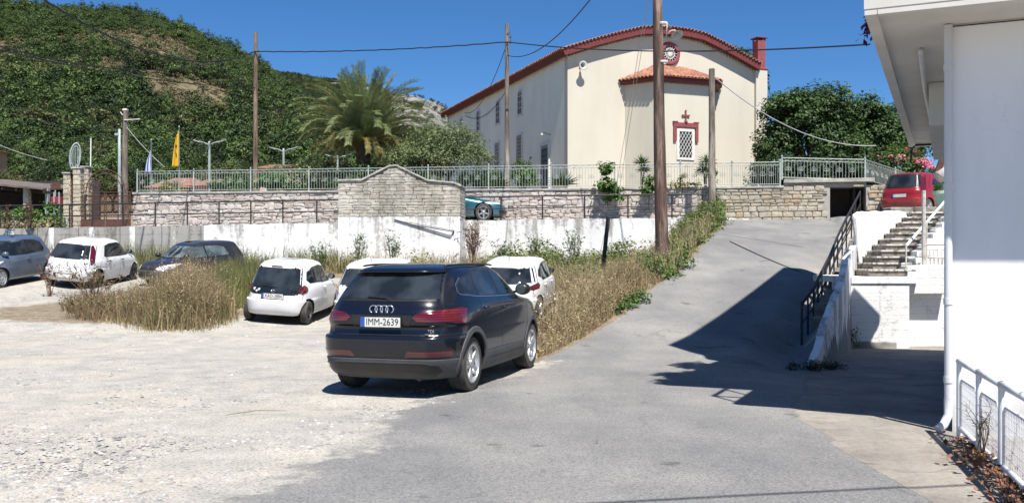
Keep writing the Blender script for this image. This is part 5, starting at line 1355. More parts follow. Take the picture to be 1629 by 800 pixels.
p = c.end()(0, z(.535)); mb = MB(); mb.tube([(p.x-.008, .050*math.cos(t), p.z+.035*math.sin(t)) for t in np.linspace(0, 2*PI, 19)], .005, 5, caps=False); mb.tube([(p.x-.008, .018*math.cos(t), p.z+.035*math.sin(t)) for t in np.linspace(0, 2*PI, 15)], .004, 5, caps=False); mb.tube([(p.x-.008, .034*math.cos(t), p.z+.018+.012*math.sin(t)) for t in np.linspace(0, 2*PI, 15)], .004, 5, caps=False); mb.build('emblem', 'chrome', c.root)
mb = MB()
for yy, zz, rr in ((.46, z(.555), .035), (.34, z(.55), .032), (.40, z(.525), .028)):
    q = c.end()(yy, zz); mb.lathe([(.001, -.011), (rr, -.010), (rr, -.004)], 14, 0, 'x', (q.x, yy, zz))
mb.build('sticker', 'sticker_white', c.root)
mb = MB(); mb.tube([c.end()(-.10, z(.60))+Vector((-.018, 0, 0)), c.end()(.20, z(.615))+Vector((-.02, 0, .01)), c.end()(.42, z(.60))+Vector((-.018, 0, 0))], .007, 6); mb.build('rear_wiper', 'trim_black', c.root)
mb = MB(); 
for yy in (.42, -.42): q = c.end()(yy, z(.90)); mb.cbox((q.x-.01, yy, q.z), (.05, .035, .04))
q = c.end()(0, z(.925)); mb.cbox((q.x-.012, 0, q.z), (.02, .26, .022)); mb.build('hinge', 'trim_black', c.root)
c.badge('AYGO', .63, z(.475), .03, 'ink')
# white hatchback mostly hidden behind the suv
c = hatch('parked_car', 'white hatchback almost hidden behind the dark suv, only its left rear corner showing', (-3.28, 23.9), R(7), 'paint_white', 4.0, 1.70, 1.49, 2.5, .30, dict(rake=.35, belt=.62, cowl=.27), 'cap')
z = c.z
for sg in (1, -1): c.patch('tail_lamp', 'lamp_red', [(.66, z(.50)), (.66, z(.55)), (.74, z(.62)), (.90, z(.62)), (1.0, z(.54)), (.95, z(.49))], c.arc(sg), .008)
c.plate(0, z(.36), '')
mb = MB(); mb.tube([(-1.15, 0, z(1.0)-.02), (-1.22, 0, z(1.0)+.11)], .006, 5); mb.build('antenna', 'trim_black', c.root)
# white hatchback right of the suv
c = hatch('parked_car', 'white five door hatchback parked by the dry grass right of the dark suv', (.16, 24.55), R(11), 'paint_white', 4.035, 1.73, 1.475, 2.57, .30, dict(rake=.34, belt=.63, cowl=.28, quarter=True, nr=4, cap='alloy', handle='paint_white'), 'spoke5')
z = c.z
for sg in (1, -1): c.patch('tail_lamp', 'lamp_red', [(.46, z(.585)), (.55, z(.555)), (.80, z(.535)), (1.12, z(.555)), (1.18, z(.60)), (1.10, z(.645)), (.80, z(.625))], c.arc(sg), .008, nc=16)
c.plate(0, z(.48), '')
mb = MB(); mb.tube([(-1.15, 0, z(1.0)-.02), (-1.25, 0, z(1.0)+.12)], .006, 5); mb.build('antenna', 'trim_black', c.root)
# older white hatch with tall tail lamps
c = hatch('parked_car', 'older white hatchback with tall narrow red tail lamps behind the weeds at left', (-13.85, 30.85), R(3), 'paint_white', 3.84, 1.66, 1.48, 2.46, .285, dict(rake=.32, belt=.615, cowl=.27, cap='steel_dark', rwin=(.63, .90), rw=1.0, glass='car_glass', handle='ink'), 'steel')
z = c.z
for sg in (1, -1): c.patch('tail_lamp', 'lamp_red', [(.78, z(.50)), (.72, z(.60)), (.66, z(.74)), (.60, z(.885)), (.68, z(.90)), (.82, z(.80)), (.90, z(.66)), (.92, z(.56))], c.arc(sg), .010, nc=8, nr=12)
c.plate(0, z(.26), '', blue=False); c.patch('plate_recess', 'trim_black', [(-.34, z(.22)), (-.36, z(.31)), (.36, z(.31)), (.34, z(.22))], c.end(), .003)
mb = MB(); mb.tube([c.end()(-.02, z(.62))+Vector((-.02, 0, 0)), c.end()(.30, z(.68))+Vector((-.02, 0, 0))], .007, 6); mb.build('rear_wiper', 'trim_black', c.root)
# blue grey hatch facing the camera
c = hatch('parked_car', 'slate blue three door hatchback facing the camera at the left edge', (-16.15, 29.5), R(185), 'paint_slate', 3.7, 1.66, 1.50, 2.40, .285, dict(rake=.32, doors=3, belt=.61, cowl=.27, mirror='paint_slate', glass='car_glass'), 'cap')
for sg in (1, -1): c.patch('tail_lamp', 'lamp_red', [(.70, c.z(.50)), (.66, c.z(.64)), (.86, c.z(.62)), (.90, c.z(.50))], c.arc(sg), .008)
# black hatch sunk in the grass
c = hatch('parked_car', 'black old hatchback half hidden behind the tall dry weeds', (-10.7, 31.3), R(212), 'paint_black', 3.75, 1.62, 1.36, 2.40, .28, dict(rake=.30, belt=.62, cowl=.26, glass='car_glass_clear'), 'steel')
# turquoise coupe on the path
kk = [(.17, -1.90, 1.93, .78, 5, 4), (.22, -1.97, 2.01, .82, 5, 4), (.36, -2.02, 2.05, .84, 5, 3.6), (.52, -2.02, 2.03, .845, 5, 3.2), (.62, -2.0, 1.92, .84, 4.5, 3), (.70, -1.98, 1.72, .825, 4.5, 3), (.78, -1.94, 1.32, .80, 4.5, 3), (.84, -1.88, .92, .775, 4.5, 3.2), (.87, -1.78, .72, .755, 4.5, 3.4), (.98, -1.50, .50, .70, 4, 3.4), (1.12, -1.15, .22, .62, 4, 3.4), (1.19, -.98, .04, .56, 4, 3.4), (1.23, -.78, -.15, .46, 3.6, 3.2), (1.25, -.6, -.3, .30, 3, 3)]
tc = Car('parked_coupe', 'turquoise green low coupe with five spoke wheels, nose showing beside the gabled stone wall', (-2.42, 38.95), R(93), kk, (1.22, -1.23), .315, 'paint_teal', tw=.21)
tc.body(K=80, sub=3); tc.wheel_set('star5', 'alloy')
tc.glazing([[(.62, .90), (.28, 1.07), (-.05, 1.17), (-.40, 1.185), (-.55, .905)], [(-.60, .905), (-.46, 1.18), (-.85, 1.12), (-1.25, .93)]])
tc.patch('windscreen', 'car_glass_clear', [(-.60, .90), (-.48, 1.17), (.48, 1.17), (.60, .90)], tc.end(True), .005)
tc.gaps([[(.55, .3), (.60, .84)], [(-.55, .3), (-.55, .88)]], [tc.side(1), tc.side(-1)])
for sg in (1, -1):
    tc.patch('headlamp', 'lamp_clear', [(.45, .60), (.40, .66), (.80, .68), (1.05, .66), (1.0, .61)], tc.arc(sg, True), .006)
    tc.patch('fog_lamp', 'trim_black', [(.40, .28), (.40, .40), (.72, .40), (.72, .28)], tc.arc(sg, True), .005)
    tc.patch('tail_lamp', 'lamp_red', [(.4, .60), (.4, .72), (.95, .72), (.95, .60)], tc.arc(sg), .006)
tc.patch('grille', 'trim_black', [(-.32, .26), (-.34, .40), (.34, .40), (.32, .26)], tc.end(True), .005)
tc.root.scale = (1.07, 1.07, 1.19); tc.mirrors(.42, .90, .1, 'paint_teal', .9)
MB().box((-1.7, -.5, .18), (1.7, .5, .24)).build('underbody', 'wheel_well', tc.root)
# red people carrier on the terrace
c = hatch('parked_car', 'dark red tall estate car parked at the top of the stone stairs', (16.38, 36.95), R(47), 'paint_red', 4.30, 1.76, 1.64, 2.65, .31, dict(rake=.26, belt=.60, cowl=.31, quarter=True, nr=5, cap='alloy', rwin=(.64, .92), rw=1.03), 'spoke5', pitch=.0, roll=0)
c.root.location.z = 3.29; c.root.scale = (1.06, 1.06, 1.06)
z = c.z
for sg in (1, -1): c.patch('tail_lamp', 'lamp_dark_red', [(.74, z(.53)), (.70, z(.62)), (.66, z(.86)), (.80, z(.86)), (.96, z(.60)), (.98, z(.53))], c.arc(sg), .008)
c.plate(.0, z(.455), ''); mb = MB(); c.strip(mb, [(-.75, z(.30)), (.75, z(.30))], .02, c.end(), .012, 14); c.strip(mb, [(-.7, z(.50)), (.7, z(.50))], .015, c.end(), .01, 14); mb.build('bumper_strip', 'paint_red', c.root)
# ------------------------------------------------------------------ foliage tools
def leaf_quads(Pn, size, nrm_bias=None, seed=0, aspect=.55, up=.5):
    r = np.random.default_rng(seed); n = len(Pn)
    d = r.normal(size=(n, 3)); d /= np.linalg.norm(d, axis=1)[:, None]
    nn = r.normal(size=(n, 3)); nn[:, 2] = np.abs(nn[:, 2])+up
    if nrm_bias is not None: nn += nrm_bias*.9
    nn /= np.linalg.norm(nn, axis=1)[:, None]
    a = d-nn*np.sum(d*nn, 1)[:, None]; a /= np.linalg.norm(a, axis=1)[:, None]+1e-9; b_ = np.cross(nn, a)
    s = (size*(.6+.8*r.random(n)))[:, None] if np.isscalar(size) else (size*(.6+.8*r.random(n)))[:, None]
    V = np.stack([Pn-a*s, Pn-b_*s*aspect+nn*s*.12, Pn+a*s, Pn+b_*s*aspect+nn*s*.12], 1)
    return V.reshape(-1, 3), np.arange(n*4).reshape(n, 4)
def crown_points(blobs, n, clumps, cr, seed=0, shell=(.55, 1.0)):
    """leaf positions in clumps spread through ellipsoids"""
    r = np.random.default_rng(seed); out = []; nb = []
    vol = np.array([b_[3]*b_[4]*b_[5] for b_ in blobs])**.8; vol /= vol.sum()
    for b_, f in zip(blobs, vol):
        k = max(4, int(clumps*f)); d = r.normal(size=(k, 3)); d /= np.linalg.norm(d, axis=1)[:, None]
        d[:, 2] = np.where(d[:, 2] < -.35, -d[:, 2]*.4, d[:, 2])
        rad = shell[0]+(shell[1]-shell[0])*r.random(k)**.6
        c = d*rad[:, None]*np.array(b_[3:6]); m = max(1, int(n*f/k)); cs = cr*(.55+.9*r.random(k))
        q = r.normal(size=(k, m, 3))*.5; ql = np.linalg.norm(q, axis=2)[..., None]; q = q/np.maximum(ql, 1)*1
        pts = c[:, None]+q*cs[:, None, None]*np.array([1, 1, .7]); out.append((pts+np.array(b_[:3])).reshape(-1, 3)); nb.append(np.repeat(d, m, 0)+q.reshape(-1, 3)*.8)
    return np.concatenate(out), np.concatenate(nb)
leafmat('leaf_pine', (.092, .143, .036), (.030, .058, .015), var=.3, trans=.15, scale=.25, obj=.38)
leafmat('leaf_dark', (.042, .073, .023), (.014, .030, .010), var=.3, trans=.15, scale=.25, obj=.38)
leafmat('leaf_oak', (.112, .125, .042), (.036, .052, .017), var=.35, trans=.2, scale=.3, obj=.38)
leafmat('leaf_olive', (.21, .26, .115), (.095, .13, .055), var=.35, trans=.25, scale=.6)
leafmat('leaf_fig', (.070, .125, .032), (.022, .05, .014), var=.5, trans=.25, scale=.6)
leafmat('leaf_shrub', (.10, .19, .035), (.04, .085, .018), var=.4, trans=.25, scale=.9)
leafmat('leaf_yellow', (.28, .26, .07), (.13, .15, .04), var=.4, trans=.3, scale=.9)
leafmat('leaf_scrub', (.24, .20, .115), (.12, .105, .055), var=.35, trans=.1, scale=.3)
pmat('bark', (.17, .13, .09), (.07, .05, .035), scale=9, rough=.95, bmp=.6, bscale=25, stretch=(1, 1, .25))
pmat('bark_grey', (.26, .23, .19), (.12, .10, .08), scale=9, rough=.95, bmp=.6, bscale=25, stretch=(1, 1, .25))
def tree_mesh(name, blobs, n, clumps, cr, leaf, size, seed, trunk=None, bark='bark', aspect=.55, limbs=7, up=.5):
    """one mesh: crown (slot 0) + trunk with limbs (slot 1); used for copies too small to show their parts"""
    Pn, nb = crown_points(blobs, n, clumps, cr, seed); V, F = leaf_quads(Pn, size, nb, seed, aspect, up)
    mb = trunk_mb(blobs, trunk, limbs, seed) if trunk else MB()
    nv = len(V); V = np.concatenate([V, np.array(mb.v).reshape(-1, 3)]) if mb.v else V
    F2 = np.array([(f if len(f) == 4 else (f[0], f[1], f[2], f[2])) for f in mb.f if len(f) == 4], int).reshape(-1, 4)+nv
    mi = np.concatenate([np.zeros(len(F)), np.ones(len(F2))]); F = np.concatenate([F, F2])
    me = bpy.data.meshes.new(name); me.vertices.add(len(V)); me.vertices.foreach_set('co', V.astype(np.float32).ravel())
    me.loops.add(len(F)*4); me.loops.foreach_set('vertex_index', F.astype(np.int32).ravel()); me.polygons.add(len(F)); me.polygons.foreach_set('loop_start', np.arange(0, len(F)*4, 4, dtype=np.int32)); me.polygons.foreach_set('loop_total', np.full(len(F), 4, np.int32))
    me.materials.append(M[leaf]); me.materials.append(M[bark]); me.polygons.foreach_set('material_index', mi.astype(np.int32)); me.update(calc_edges=True); return me
def trunk_mb(blobs, trunk, limbs, seed):
    r = random.Random(seed); mb = MB(); hgt, rad = trunk; fork = Vector((0, 0, hgt))
    mb.tube([(0, 0, -.3), (r.uniform(-.05, .05)*hgt, r.uniform(-.05, .05)*hgt, hgt*.5), fork], [rad*1.25, rad, rad*.8], 8)
    for i in range(limbs):
        b_ = blobs[i % len(blobs)]; a = r.uniform(0, 6.3); e = Vector((b_[0]+b_[3]*.7*math.cos(a), b_[1]+b_[4]*.7*math.sin(a), b_[2]+b_[5]*r.uniform(-.1, .7)))
        m_ = fork.lerp(e, .5)+Vector((r.uniform(-.2, .2), r.uniform(-.2, .2), r.uniform(0, .3)))
        mb.tube([fork-Vector((0, 0, .1)), m_, e], [rad*.55, rad*.33, rad*.10], 6)
    return mb
def full_tree(name, label, cat, loc, blobs, n, clumps, cr, leaf, size, seed, trunk, bark='bark', aspect=.55, limbs=9, up=.5, group=None):
    t = thing(name, label, cat, loc, 0, group); trunk_mb(blobs, trunk, limbs, seed).build('trunk', bark, t, smooth=True)
    Pn, nb = crown_points(blobs, n, clumps, cr, seed); V, F = leaf_quads(Pn, size, nb, seed, aspect, up); npmesh('crown', V, F, leaf, t); return t

# ------------------------------------------------------------------ hills behind the village
m, nt, b = newmat('hill_soil'); v = coords(nt)
g1 = _ramp(nt, [(.35, (.09, .085, .045)), (.5, (.18, .15, .085)), (.65, (.32, .26, .16))], _noise(nt, v, .035, 6, .65))
g1 = _mix(nt, .5, g1, _ramp(nt, [(.35, (.08, .09, .04)), (.6, (.30, .25, .15))], _noise(nt, v, .25, 5, .7)))
rk = _ramp(nt, [(.36, (.07, .068, .06)), (.47, (.22, .215, .20)), (.62, (.33, .325, .31))], _noise(nt, v, .09, 8, .75))
at = _n(nt, 'ShaderNodeAttribute'); at.attribute_name = 'rock'
nt.links.new(_mix(nt, at.outputs['Fac'], g1, rk), b.inputs['Base Color']); b.inputs['Roughness'].default_value = .95; b.inputs['Specular IOR Level'].default_value = .1
bump(nt, b, _noise(nt, v, .12, 9, .75), 1.0, 4.0)
def hill(name, pxs, ypx, Yr, Y0=64, z0=4.7, shape=1.0, nz=6, seed=1, rockf=None, cols=None, drop=.3):
    cols = cols if cols is not None else np.arange(-1500, 1900, 10.)
    s = np.linspace(0, 1, 70); s2 = 1+np.linspace(.05, .6, 8); ridge = np.interp(cols, pxs, ypx)
    yr = np.full_like(cols, Yr) if np.isscalar(Yr) else np.interp(cols, pxs, Yr)
    zr_ = EYE+(HY-ridge)/FPX*yr
    S = np.concatenate([s, s2]); Y = Y0+(yr[None]-Y0)*S[:, None]; k = (cols-CX)/FPX; X = k[None]*Y
    t = np.minimum(S, 1)[:, None]; a0 = (z0-EYE)/Y0; ar = (zr_-EYE)/yr
    Z = EYE+Y*(a0+(ar[None]-a0)*t**shape); Z = Z-np.where(S[:, None] > 1, (S[:, None]-1)*(zr_[None]*drop+10), 0)
    Z = Z+(fbm(X, Y, 90, 4, seed)-.5)*nz*2*np.sin(np.clip(t, 0, 1)*PI)**.7+(fbm(X, Y, 22, 4, seed+5)-.5)*nz*.5*np.clip(t*4, 0, 1)
    rock = rockf(cols[None]+0*Y, t+0*Y, X, Y) if rockf else np.zeros_like(Y)
    Z = Z+rock*(fbm(X, Y, 30, 5, seed+9)-.5)*16*np.clip((1.0-t)*8+.25, 0, 1)
    ny, nx = Y.shape; idx = np.arange(ny*nx).reshape(ny, nx); F = np.stack([idx[:-1, :-1], idx[:-1, 1:], idx[1:, 1:], idx[1:, :-1]], -1).reshape(-1, 4)
    o = npmesh(name, np.stack([X.ravel(), Y.ravel(), Z.ravel()], 1), F, 'hill_soil', smooth=True); a_ = o.data.attributes.new('rock', 'FLOAT', 'POINT'); a_.data.foreach_set('value', rock.ravel().astype(np.float32))
    tag(o, kind='structure')
    def zat(px, sv):                                 # surface point at column px, depth fraction sv
        ci = np.clip((px-cols[0])/(cols[1]-cols[0]), 0, nx-1.001); si = np.clip(sv*(len(s)-1), 0, len(s)-1.001)
        c0 = ci.astype(int); r0 = si.astype(int); fc = ci-c0; fr = si-r0
        g = lambda A: (A[r0, c0]*(1-fc)+A[r0, c0+1]*fc)*(1-fr)+(A[r0+1, c0]*(1-fc)+A[r0+1, c0+1]*fc)*fr
        return g(X), g(Y), g(Z), g(rock)
    return o, zat
ha, za = hill('wooded_hill', [-1500, -700, -300, 0, 64, 110, 163, 205, 240, 292, 331, 370, 398, 440, 480, 540, 600, 700, 1900], [60, -10, -20, 10, 21, 24, 26, 29, 34, 52, 75, 91, 105, 134, 168, 225, 262, 290, 296], 430, seed=2, shape=.72)
rockB = lambda px, t, X, Y: smooth((px-600)/30)*smooth((t-.45)/.08)*smooth((820-px)/40)*smooth((fbm(X, Y, 60, 4, 31)-.22)/.12)+smooth((px-480)/40)*smooth((t-.86)/.05)*smooth((620-px)/40)*smooth((fbm(X, Y, 40, 4, 37)-.5)/.1)*.9
hb, zb_ = hill('rocky_mountain', [-1500, 200, 400, 455, 500, 560, 625, 666, 700, 716, 735, 760, 820, 900, 1000, 1300, 1900], [80, 105, 113, 119, 125, 136, 149, 155, 164, 178, 205, 232, 268, 288, 296, 300, 300], 760, Y0=200, z0=17, seed=7, shape=.8, rockf=rockB, nz=9)
# three kinds of small hill trees
def blob(*a): return tuple(a)
HT = {
 'pine': tree_mesh('pine', [(0, 0, 2.4, 1.7, 1.7, 1.5), (.2, 0, 4.2, 1.25, 1.25, 1.5), (0, .1, 5.9, .6, .6, 1.1)], 760, 30, .72, 'leaf_pine', .17, 1, (2.0, .14), limbs=0, up=.3),
 'oak': tree_mesh('oak', [(0, 0, 2.3, 2.1, 2.1, 1.7), (.9, .3, 3.2, 1.4, 1.4, 1.1), (-.8, -.3, 3.0, 1.3, 1.3, 1.1)], 760, 26, .80, 'leaf_oak', .18, 2, (1.6, .15), limbs=0),
 'dark': tree_mesh('dark', [(0, 0, 2.2, 1.9, 1.9, 1.9), (.3, .2, 3.9, 1.2, 1.2, 1.2)], 760, 28, .75, 'leaf_dark', .17, 3, (1.6, .15), limbs=0),
 'scrub': tree_mesh('scrub', [(0, 0, .6, 1.1, 1.1, .7)], 160, 12, .6, 'leaf_scrub', .18, 4, None)}
def scatter_gn(name, label, pts, scl, mesh, seedv):
    src = bpy.data.objects.new('hill_tree_form', mesh)   # the form each point carries
    me = bpy.data.meshes.new(name); me.vertices.add(len(pts)); me.vertices.foreach_set('co', pts.astype(np.float32).ravel())
    a_ = me.attributes.new('size', 'FLOAT', 'POINT'); a_.data.foreach_set('value', scl.astype(np.float32)); 
    o = bpy.data.objects.new(name, me); C.objects.link(o); tag(o, label, kind='stuff')
    ng = bpy.data.node_groups.new(name, 'GeometryNodeTree'); ng.interface.new_socket('Geometry', in_out='INPUT', socket_type='NodeSocketGeometry'); ng.interface.new_socket('Geometry', in_out='OUTPUT', socket_type='NodeSocketGeometry')
    N = ng.nodes; gi, go = N.new('NodeGroupInput'), N.new('NodeGroupOutput'); oi = N.new('GeometryNodeObjectInfo'); oi.inputs['Object'].default_value = src; oi.inputs['As Instance'].default_value = True
    ip = N.new('GeometryNodeInstanceOnPoints'); rv = N.new('FunctionNodeRandomValue'); rv.data_type = 'FLOAT_VECTOR'; rv.inputs['Min'].default_value = (-.06, -.06, 0); rv.inputs['Max'].default_value = (.06, .06, 6.28); rv.inputs['Seed'].default_value = seedv
    na = N.new('GeometryNodeInputNamedAttribute'); na.data_type = 'FLOAT'; na.inputs['Name'].default_value = 'size'
    L = ng.links; L.new(gi.outputs[0], ip.inputs['Points']); L.new(oi.outputs['Geometry'], ip.inputs['Instance']); L.new(rv.outputs['Value'], ip.inputs['Rotation']); L.new(na.outputs['Attribute'], ip.inputs['Scale']); L.new(ip.outputs[0], go.inputs[0])
    md = o.modifiers.new('scatter', 'NODES'); md.node_group = ng; return o
def hill_points(zat, n, pxlo, pxhi, slo, shi, dens, seed):
    r = np.random.default_rng(seed); px = r.uniform(pxlo, pxhi, n); s = np.sqrt(r.uniform(slo**2, shi**2, n)); X, Y, Z, rock = zat(px, s)
    keep = r.random(n) < dens(px, s, X, Y, rock); return px[keep], s[keep], X[keep], Y[keep], Z[keep], r
def clearing(px, s, X, Y):                           # dry open slope in the middle of the wooded hill
    yim = HY-(1.0)*0
    c = 1.5*np.exp(-((px-225)/85)**2-((s-.70)/.17)**2)+1.1*np.exp(-((px-320)/55)**2-((s-.50)/.12)**2)
    return np.clip(c*1.25, 0, 1)*smooth((fbm(X, Y, 26, 4, 77)-.30)/.12)
px, s, X, Y, Z, r = hill_points(za, 19000, -520, 640, .10, 1.02, lambda px, s, X, Y, rock: (1-.97*np.clip(clearing(px, s, X, Y)*1.6, 0, 1))*(1-.8*smooth((fbm(X, Y, 34, 4, 91)-.53)/.08)*smooth((s-.25)/.1)*smooth((.93-s)/.05)), 5)
mixv = fbm(X, Y, 60, 3, 55); sz = (.60+.55*r.random(len(X)))*(.8+.5*vnoise(X, Y, 14, 8))*np.interp(s, [.1, .35, .6, .85, 1.0], [.72, .9, .95, .8, .62])*np.where(r.random(len(X)) < .14, 1.45, 1.0); u = r.random(len(X))
kind = np.where(s > .72, 0, np.where(mixv+u*.3 > .72, 0, np.where(mixv+u*.3 > .56, 2, 1)))
for kname, ki, lab in (('pine', 0, 'bright green pine wood covering the upper slope of the hill'), ('oak', 1, 'olive green broadleaf wood on the hillside'), ('dark', 2, 'dark evergreen wood on the hillside')):
    q = kind == ki; scatter_gn('hillside_wood', lab, np.stack([X[q], Y[q], Z[q]-.3], 1), sz[q]*(1.0 if ki else 1.12), HT[kname], ki)
px, s, X, Y, Z, r = hill_points(za, 5200, -200, 520, .20, .97, lambda px, s, X, Y, rock: np.clip(clearing(px, s, X, Y)*.5+.6*smooth((fbm(X, Y, 34, 4, 91)-.50)/.08), 0, 1), 6)
scatter_gn('hillside_scrub', 'dry scrub bushes on the open tan clearing of the hillside', np.stack([X, Y, Z], 1), .6+.8*r.random(len(X)), HT['scrub'], 9)
q = r.random(len(X)) < .16
scatter_gn('hillside_scrub', 'small dark bushes dotted over the open clearing of the hillside', np.stack([X, Y, Z], 1)[q], .18+.42*r.random(q.sum())**2, HT['dark'], 12)
px, s, X, Y, Z, r = hill_points(zb_, 16000, 380, 800, .25, 1.01, lambda px, s, X, Y, rock: 1-.96*np.clip(rock*1.3, 0, 1), 8)
u = r.random(len(X)); sz = (.42+.4*r.random(len(X)))
for kname, lo, hi, lab in (('oak', 0, .5, 'olive green wood on the lower slope of the rocky mountain'), ('dark', .5, 1.01, 'dark trees on the rocky mountain')):
    q = (u >= lo) & (u < hi); scatter_gn('mountain_wood', lab, np.stack([X[q], Y[q], Z[q]-.4], 1), sz[q]*1.05, HT[kname], 20)

# ------------------------------------------------------------------ individual trees at the foot of the hill
NT = [tree_mesh('near_pine', [(0, 0, 3.2, 2.6, 2.6, 2.0), (.5, .3, 5.2, 2.0, 2.0, 1.7), (-.3, 0, 7.0, 1.2, 1.2, 1.4)], 5200, 90, .85, 'leaf_pine', .13, 21, (3, .22), limbs=6, up=.3),
      tree_mesh('near_oak', [(0, 0, 3.2, 2.9, 2.9, 2.2), (1.3, .4, 4.6, 2.0, 2.0, 1.6), (-1.2, -.4, 4.5, 2.0, 2.0, 1.5)], 5200, 90, .9, 'leaf_oak', .14, 22, (2.2, .24), limbs=6),
      tree_mesh('near_dark', [(0, 0, 3.2, 2.5, 2.5, 2.4), (.3, .2, 5.6, 1.8, 1.8, 1.9), (-.2, .1, 7.2, 1.0, 1.0, 1.2)], 5200, 90, .85, 'leaf_dark', .13, 23, (2.2, .22), limbs=6)]
kinds = [('pine_tree', 'bright green pine at the foot of the hill behind the churchyard', 'pines at the foot of the hill'), ('broadleaf_tree', 'olive green broadleaf tree at the foot of the hill behind the churchyard', 'broadleaf trees at the foot of the hill'), ('evergreen_tree', 'dark evergreen tree at the foot of the hill behind the churchyard', 'dark evergreens at the foot of the hill')]
r = random.Random(42)
for row, (Y, n) in enumerate(((64, 13), (76, 15), (90, 17), (106, 20))):
    for i in range(n):
        px = -90+i*(620/(n-1))+r.uniform(-18, 18); y = Y+r.uniform(-4, 4); X_ = (px-CX)/FPX*y
        k = r.choices([0, 1, 2], [.30, .35, .35])[0]; nm, lab, grp = kinds[k]
        z0 = 4.6 if y < 64 else float(za(np.array([px]), np.array([(y-64)/366]))[2][0])-.2
        o = tag(link(nm, NT[k], None, (X_, y, z0), (0, 0, r.uniform(0, 6.3))), lab, 'tree', grp); sc = r.uniform(.50, .74)
        if row == 0: sc *= .80
        if px > 420: sc *= .8
        o.scale = (sc, sc, sc*r.uniform(.9, 1.15))
# ------------------------------------------------------------------ palm
leafmat('palm_green', (.24, .31, .13), (.11, .165, .06), var=.3, trans=.25, scale=1.2)
leafmat('palm_yellow', (.38, .33, .11), (.19, .19, .065), var=.3, trans=.3, scale=1.5)
pmat('palm_stem', (.30, .22, .10), (.16, .11, .05), scale=5, rough=.8, world=False)
pmat('palm_trunk', (.14, .10, .07), (.05, .035, .025), scale=6, rough=.95, bmp=.8, bscale=18, world=False)
def frond_mesh(L, droop, stiff, leaf, seed, n=46, ll=.42):
    r = random.Random(seed); mb = MB(); N = 12; pts = []; ang = stiff; x = z = 0
    for i in range(N+1):
        pts.append(Vector((x, 0, z))); ang -= droop*(i/N)**1.4/N*2.2; x += L/N*math.cos(ang); z += L/N*math.sin(ang)
    mb.tube(pts, [.035*(1-.85*i/N)+.004 for i in range(N+1)], 5, 1)
    for k in range(n):
        t = .10+.89*k/n; f = t*N; i = min(int(f), N-1); p = pts[i].lerp(pts[i+1], f-i); d = (pts[i+1]-pts[i]).normalized(); upv = Vector((-d.z, 0, d.x))
        for sg in (1, -1):
            l = ll*math.sin(min(1, t*1.25+.12)*PI*.86)**.6*r.uniform(.85, 1.15); l = max(l, .10)
            dd = (d*.75+Vector((0, sg, 0))*.8+upv*r.uniform(.05, .42)).normalized(); w_ = .021
            m_ = p+dd*l*.55+upv*.0; e = p+dd*l+Vector((0, 0, -.10*l)); s_ = d*w_
            mb.add([p-s_*.6, p+s_*.6, m_+s_, e, m_-s_], [(0, 1, 2, 3, 4)], 0)
    o = mb.build('frond', [leaf, 'palm_stem']); me = o.data; bpy.data.objects.remove(o); return me
palm = thing('palm_tree', 'bushy date palm with green and yellow fronds behind the churchyard fence', 'palm tree', (*P(578, 0, 47)[:2], 4.7))
mb = MB(); rr = random.Random(3)
mb.tube([(0, 0, -.3), (.05, 0, 1.0), (0, 0, 2.1), (0, 0, 2.7)], [.34, .30, .36, .30], 14)
for k in range(90):
    a = k*2.4; zz = .2+2.4*k/90; ca, sa = math.cos(a), math.sin(a); r0 = .31
    mb.add([(r0*ca-.07*sa, r0*sa+.07*ca, zz), (r0*ca+.07*sa, r0*sa-.07*ca, zz), ((r0+.10)*ca, (r0+.10)*sa, zz+.16), (r0*.8*ca, r0*.8*sa, zz+.2)], [(0, 1, 2), (0, 2, 3), (1, 3, 2)])
mb.build('trunk', 'palm_trunk', palm)
FR = [frond_mesh(4.0, .5, R(80), 'palm_green', 1, 60, .55), frond_mesh(4.4, 1.2, R(62), 'palm_green', 2, 60, .55), frond_mesh(4.6, 1.5, R(45), 'palm_green', 3, 60, .55), frond_mesh(4.1, 2.1, R(22), 'palm_yellow', 4, 54, .50), frond_mesh(3.4, 2.0, R(5), 'palm_yellow', 5, 50, .42), frond_mesh(4.5, 1.75, R(30), 'palm_green', 6, 60, .55)]
for i in range(165):
    t = i/164; a = i*2.39996+rr.uniform(-.15, .15)
    el = 88-76*t**.9+rr.uniform(-6, 6)
    k = 0 if t < .16 else 1 if t < .40 else 2 if t < .62 else 5 if t < .78 else (3 if rr.random() < .55 else 4)
    if k in (3,) and rr.random() < .35: k = 5
    base = [80, 62, 45, 22, 5, 30][k]; s_ = rr.uniform(.82, 1.04)*(1-.12*(t > .7))
    link('frond', FR[k], palm, (0, 0, 2.55+.25*(1-t)), (rr.uniform(-.2, .2), -R((el-base)*.6), a), (s_, s_, s_))
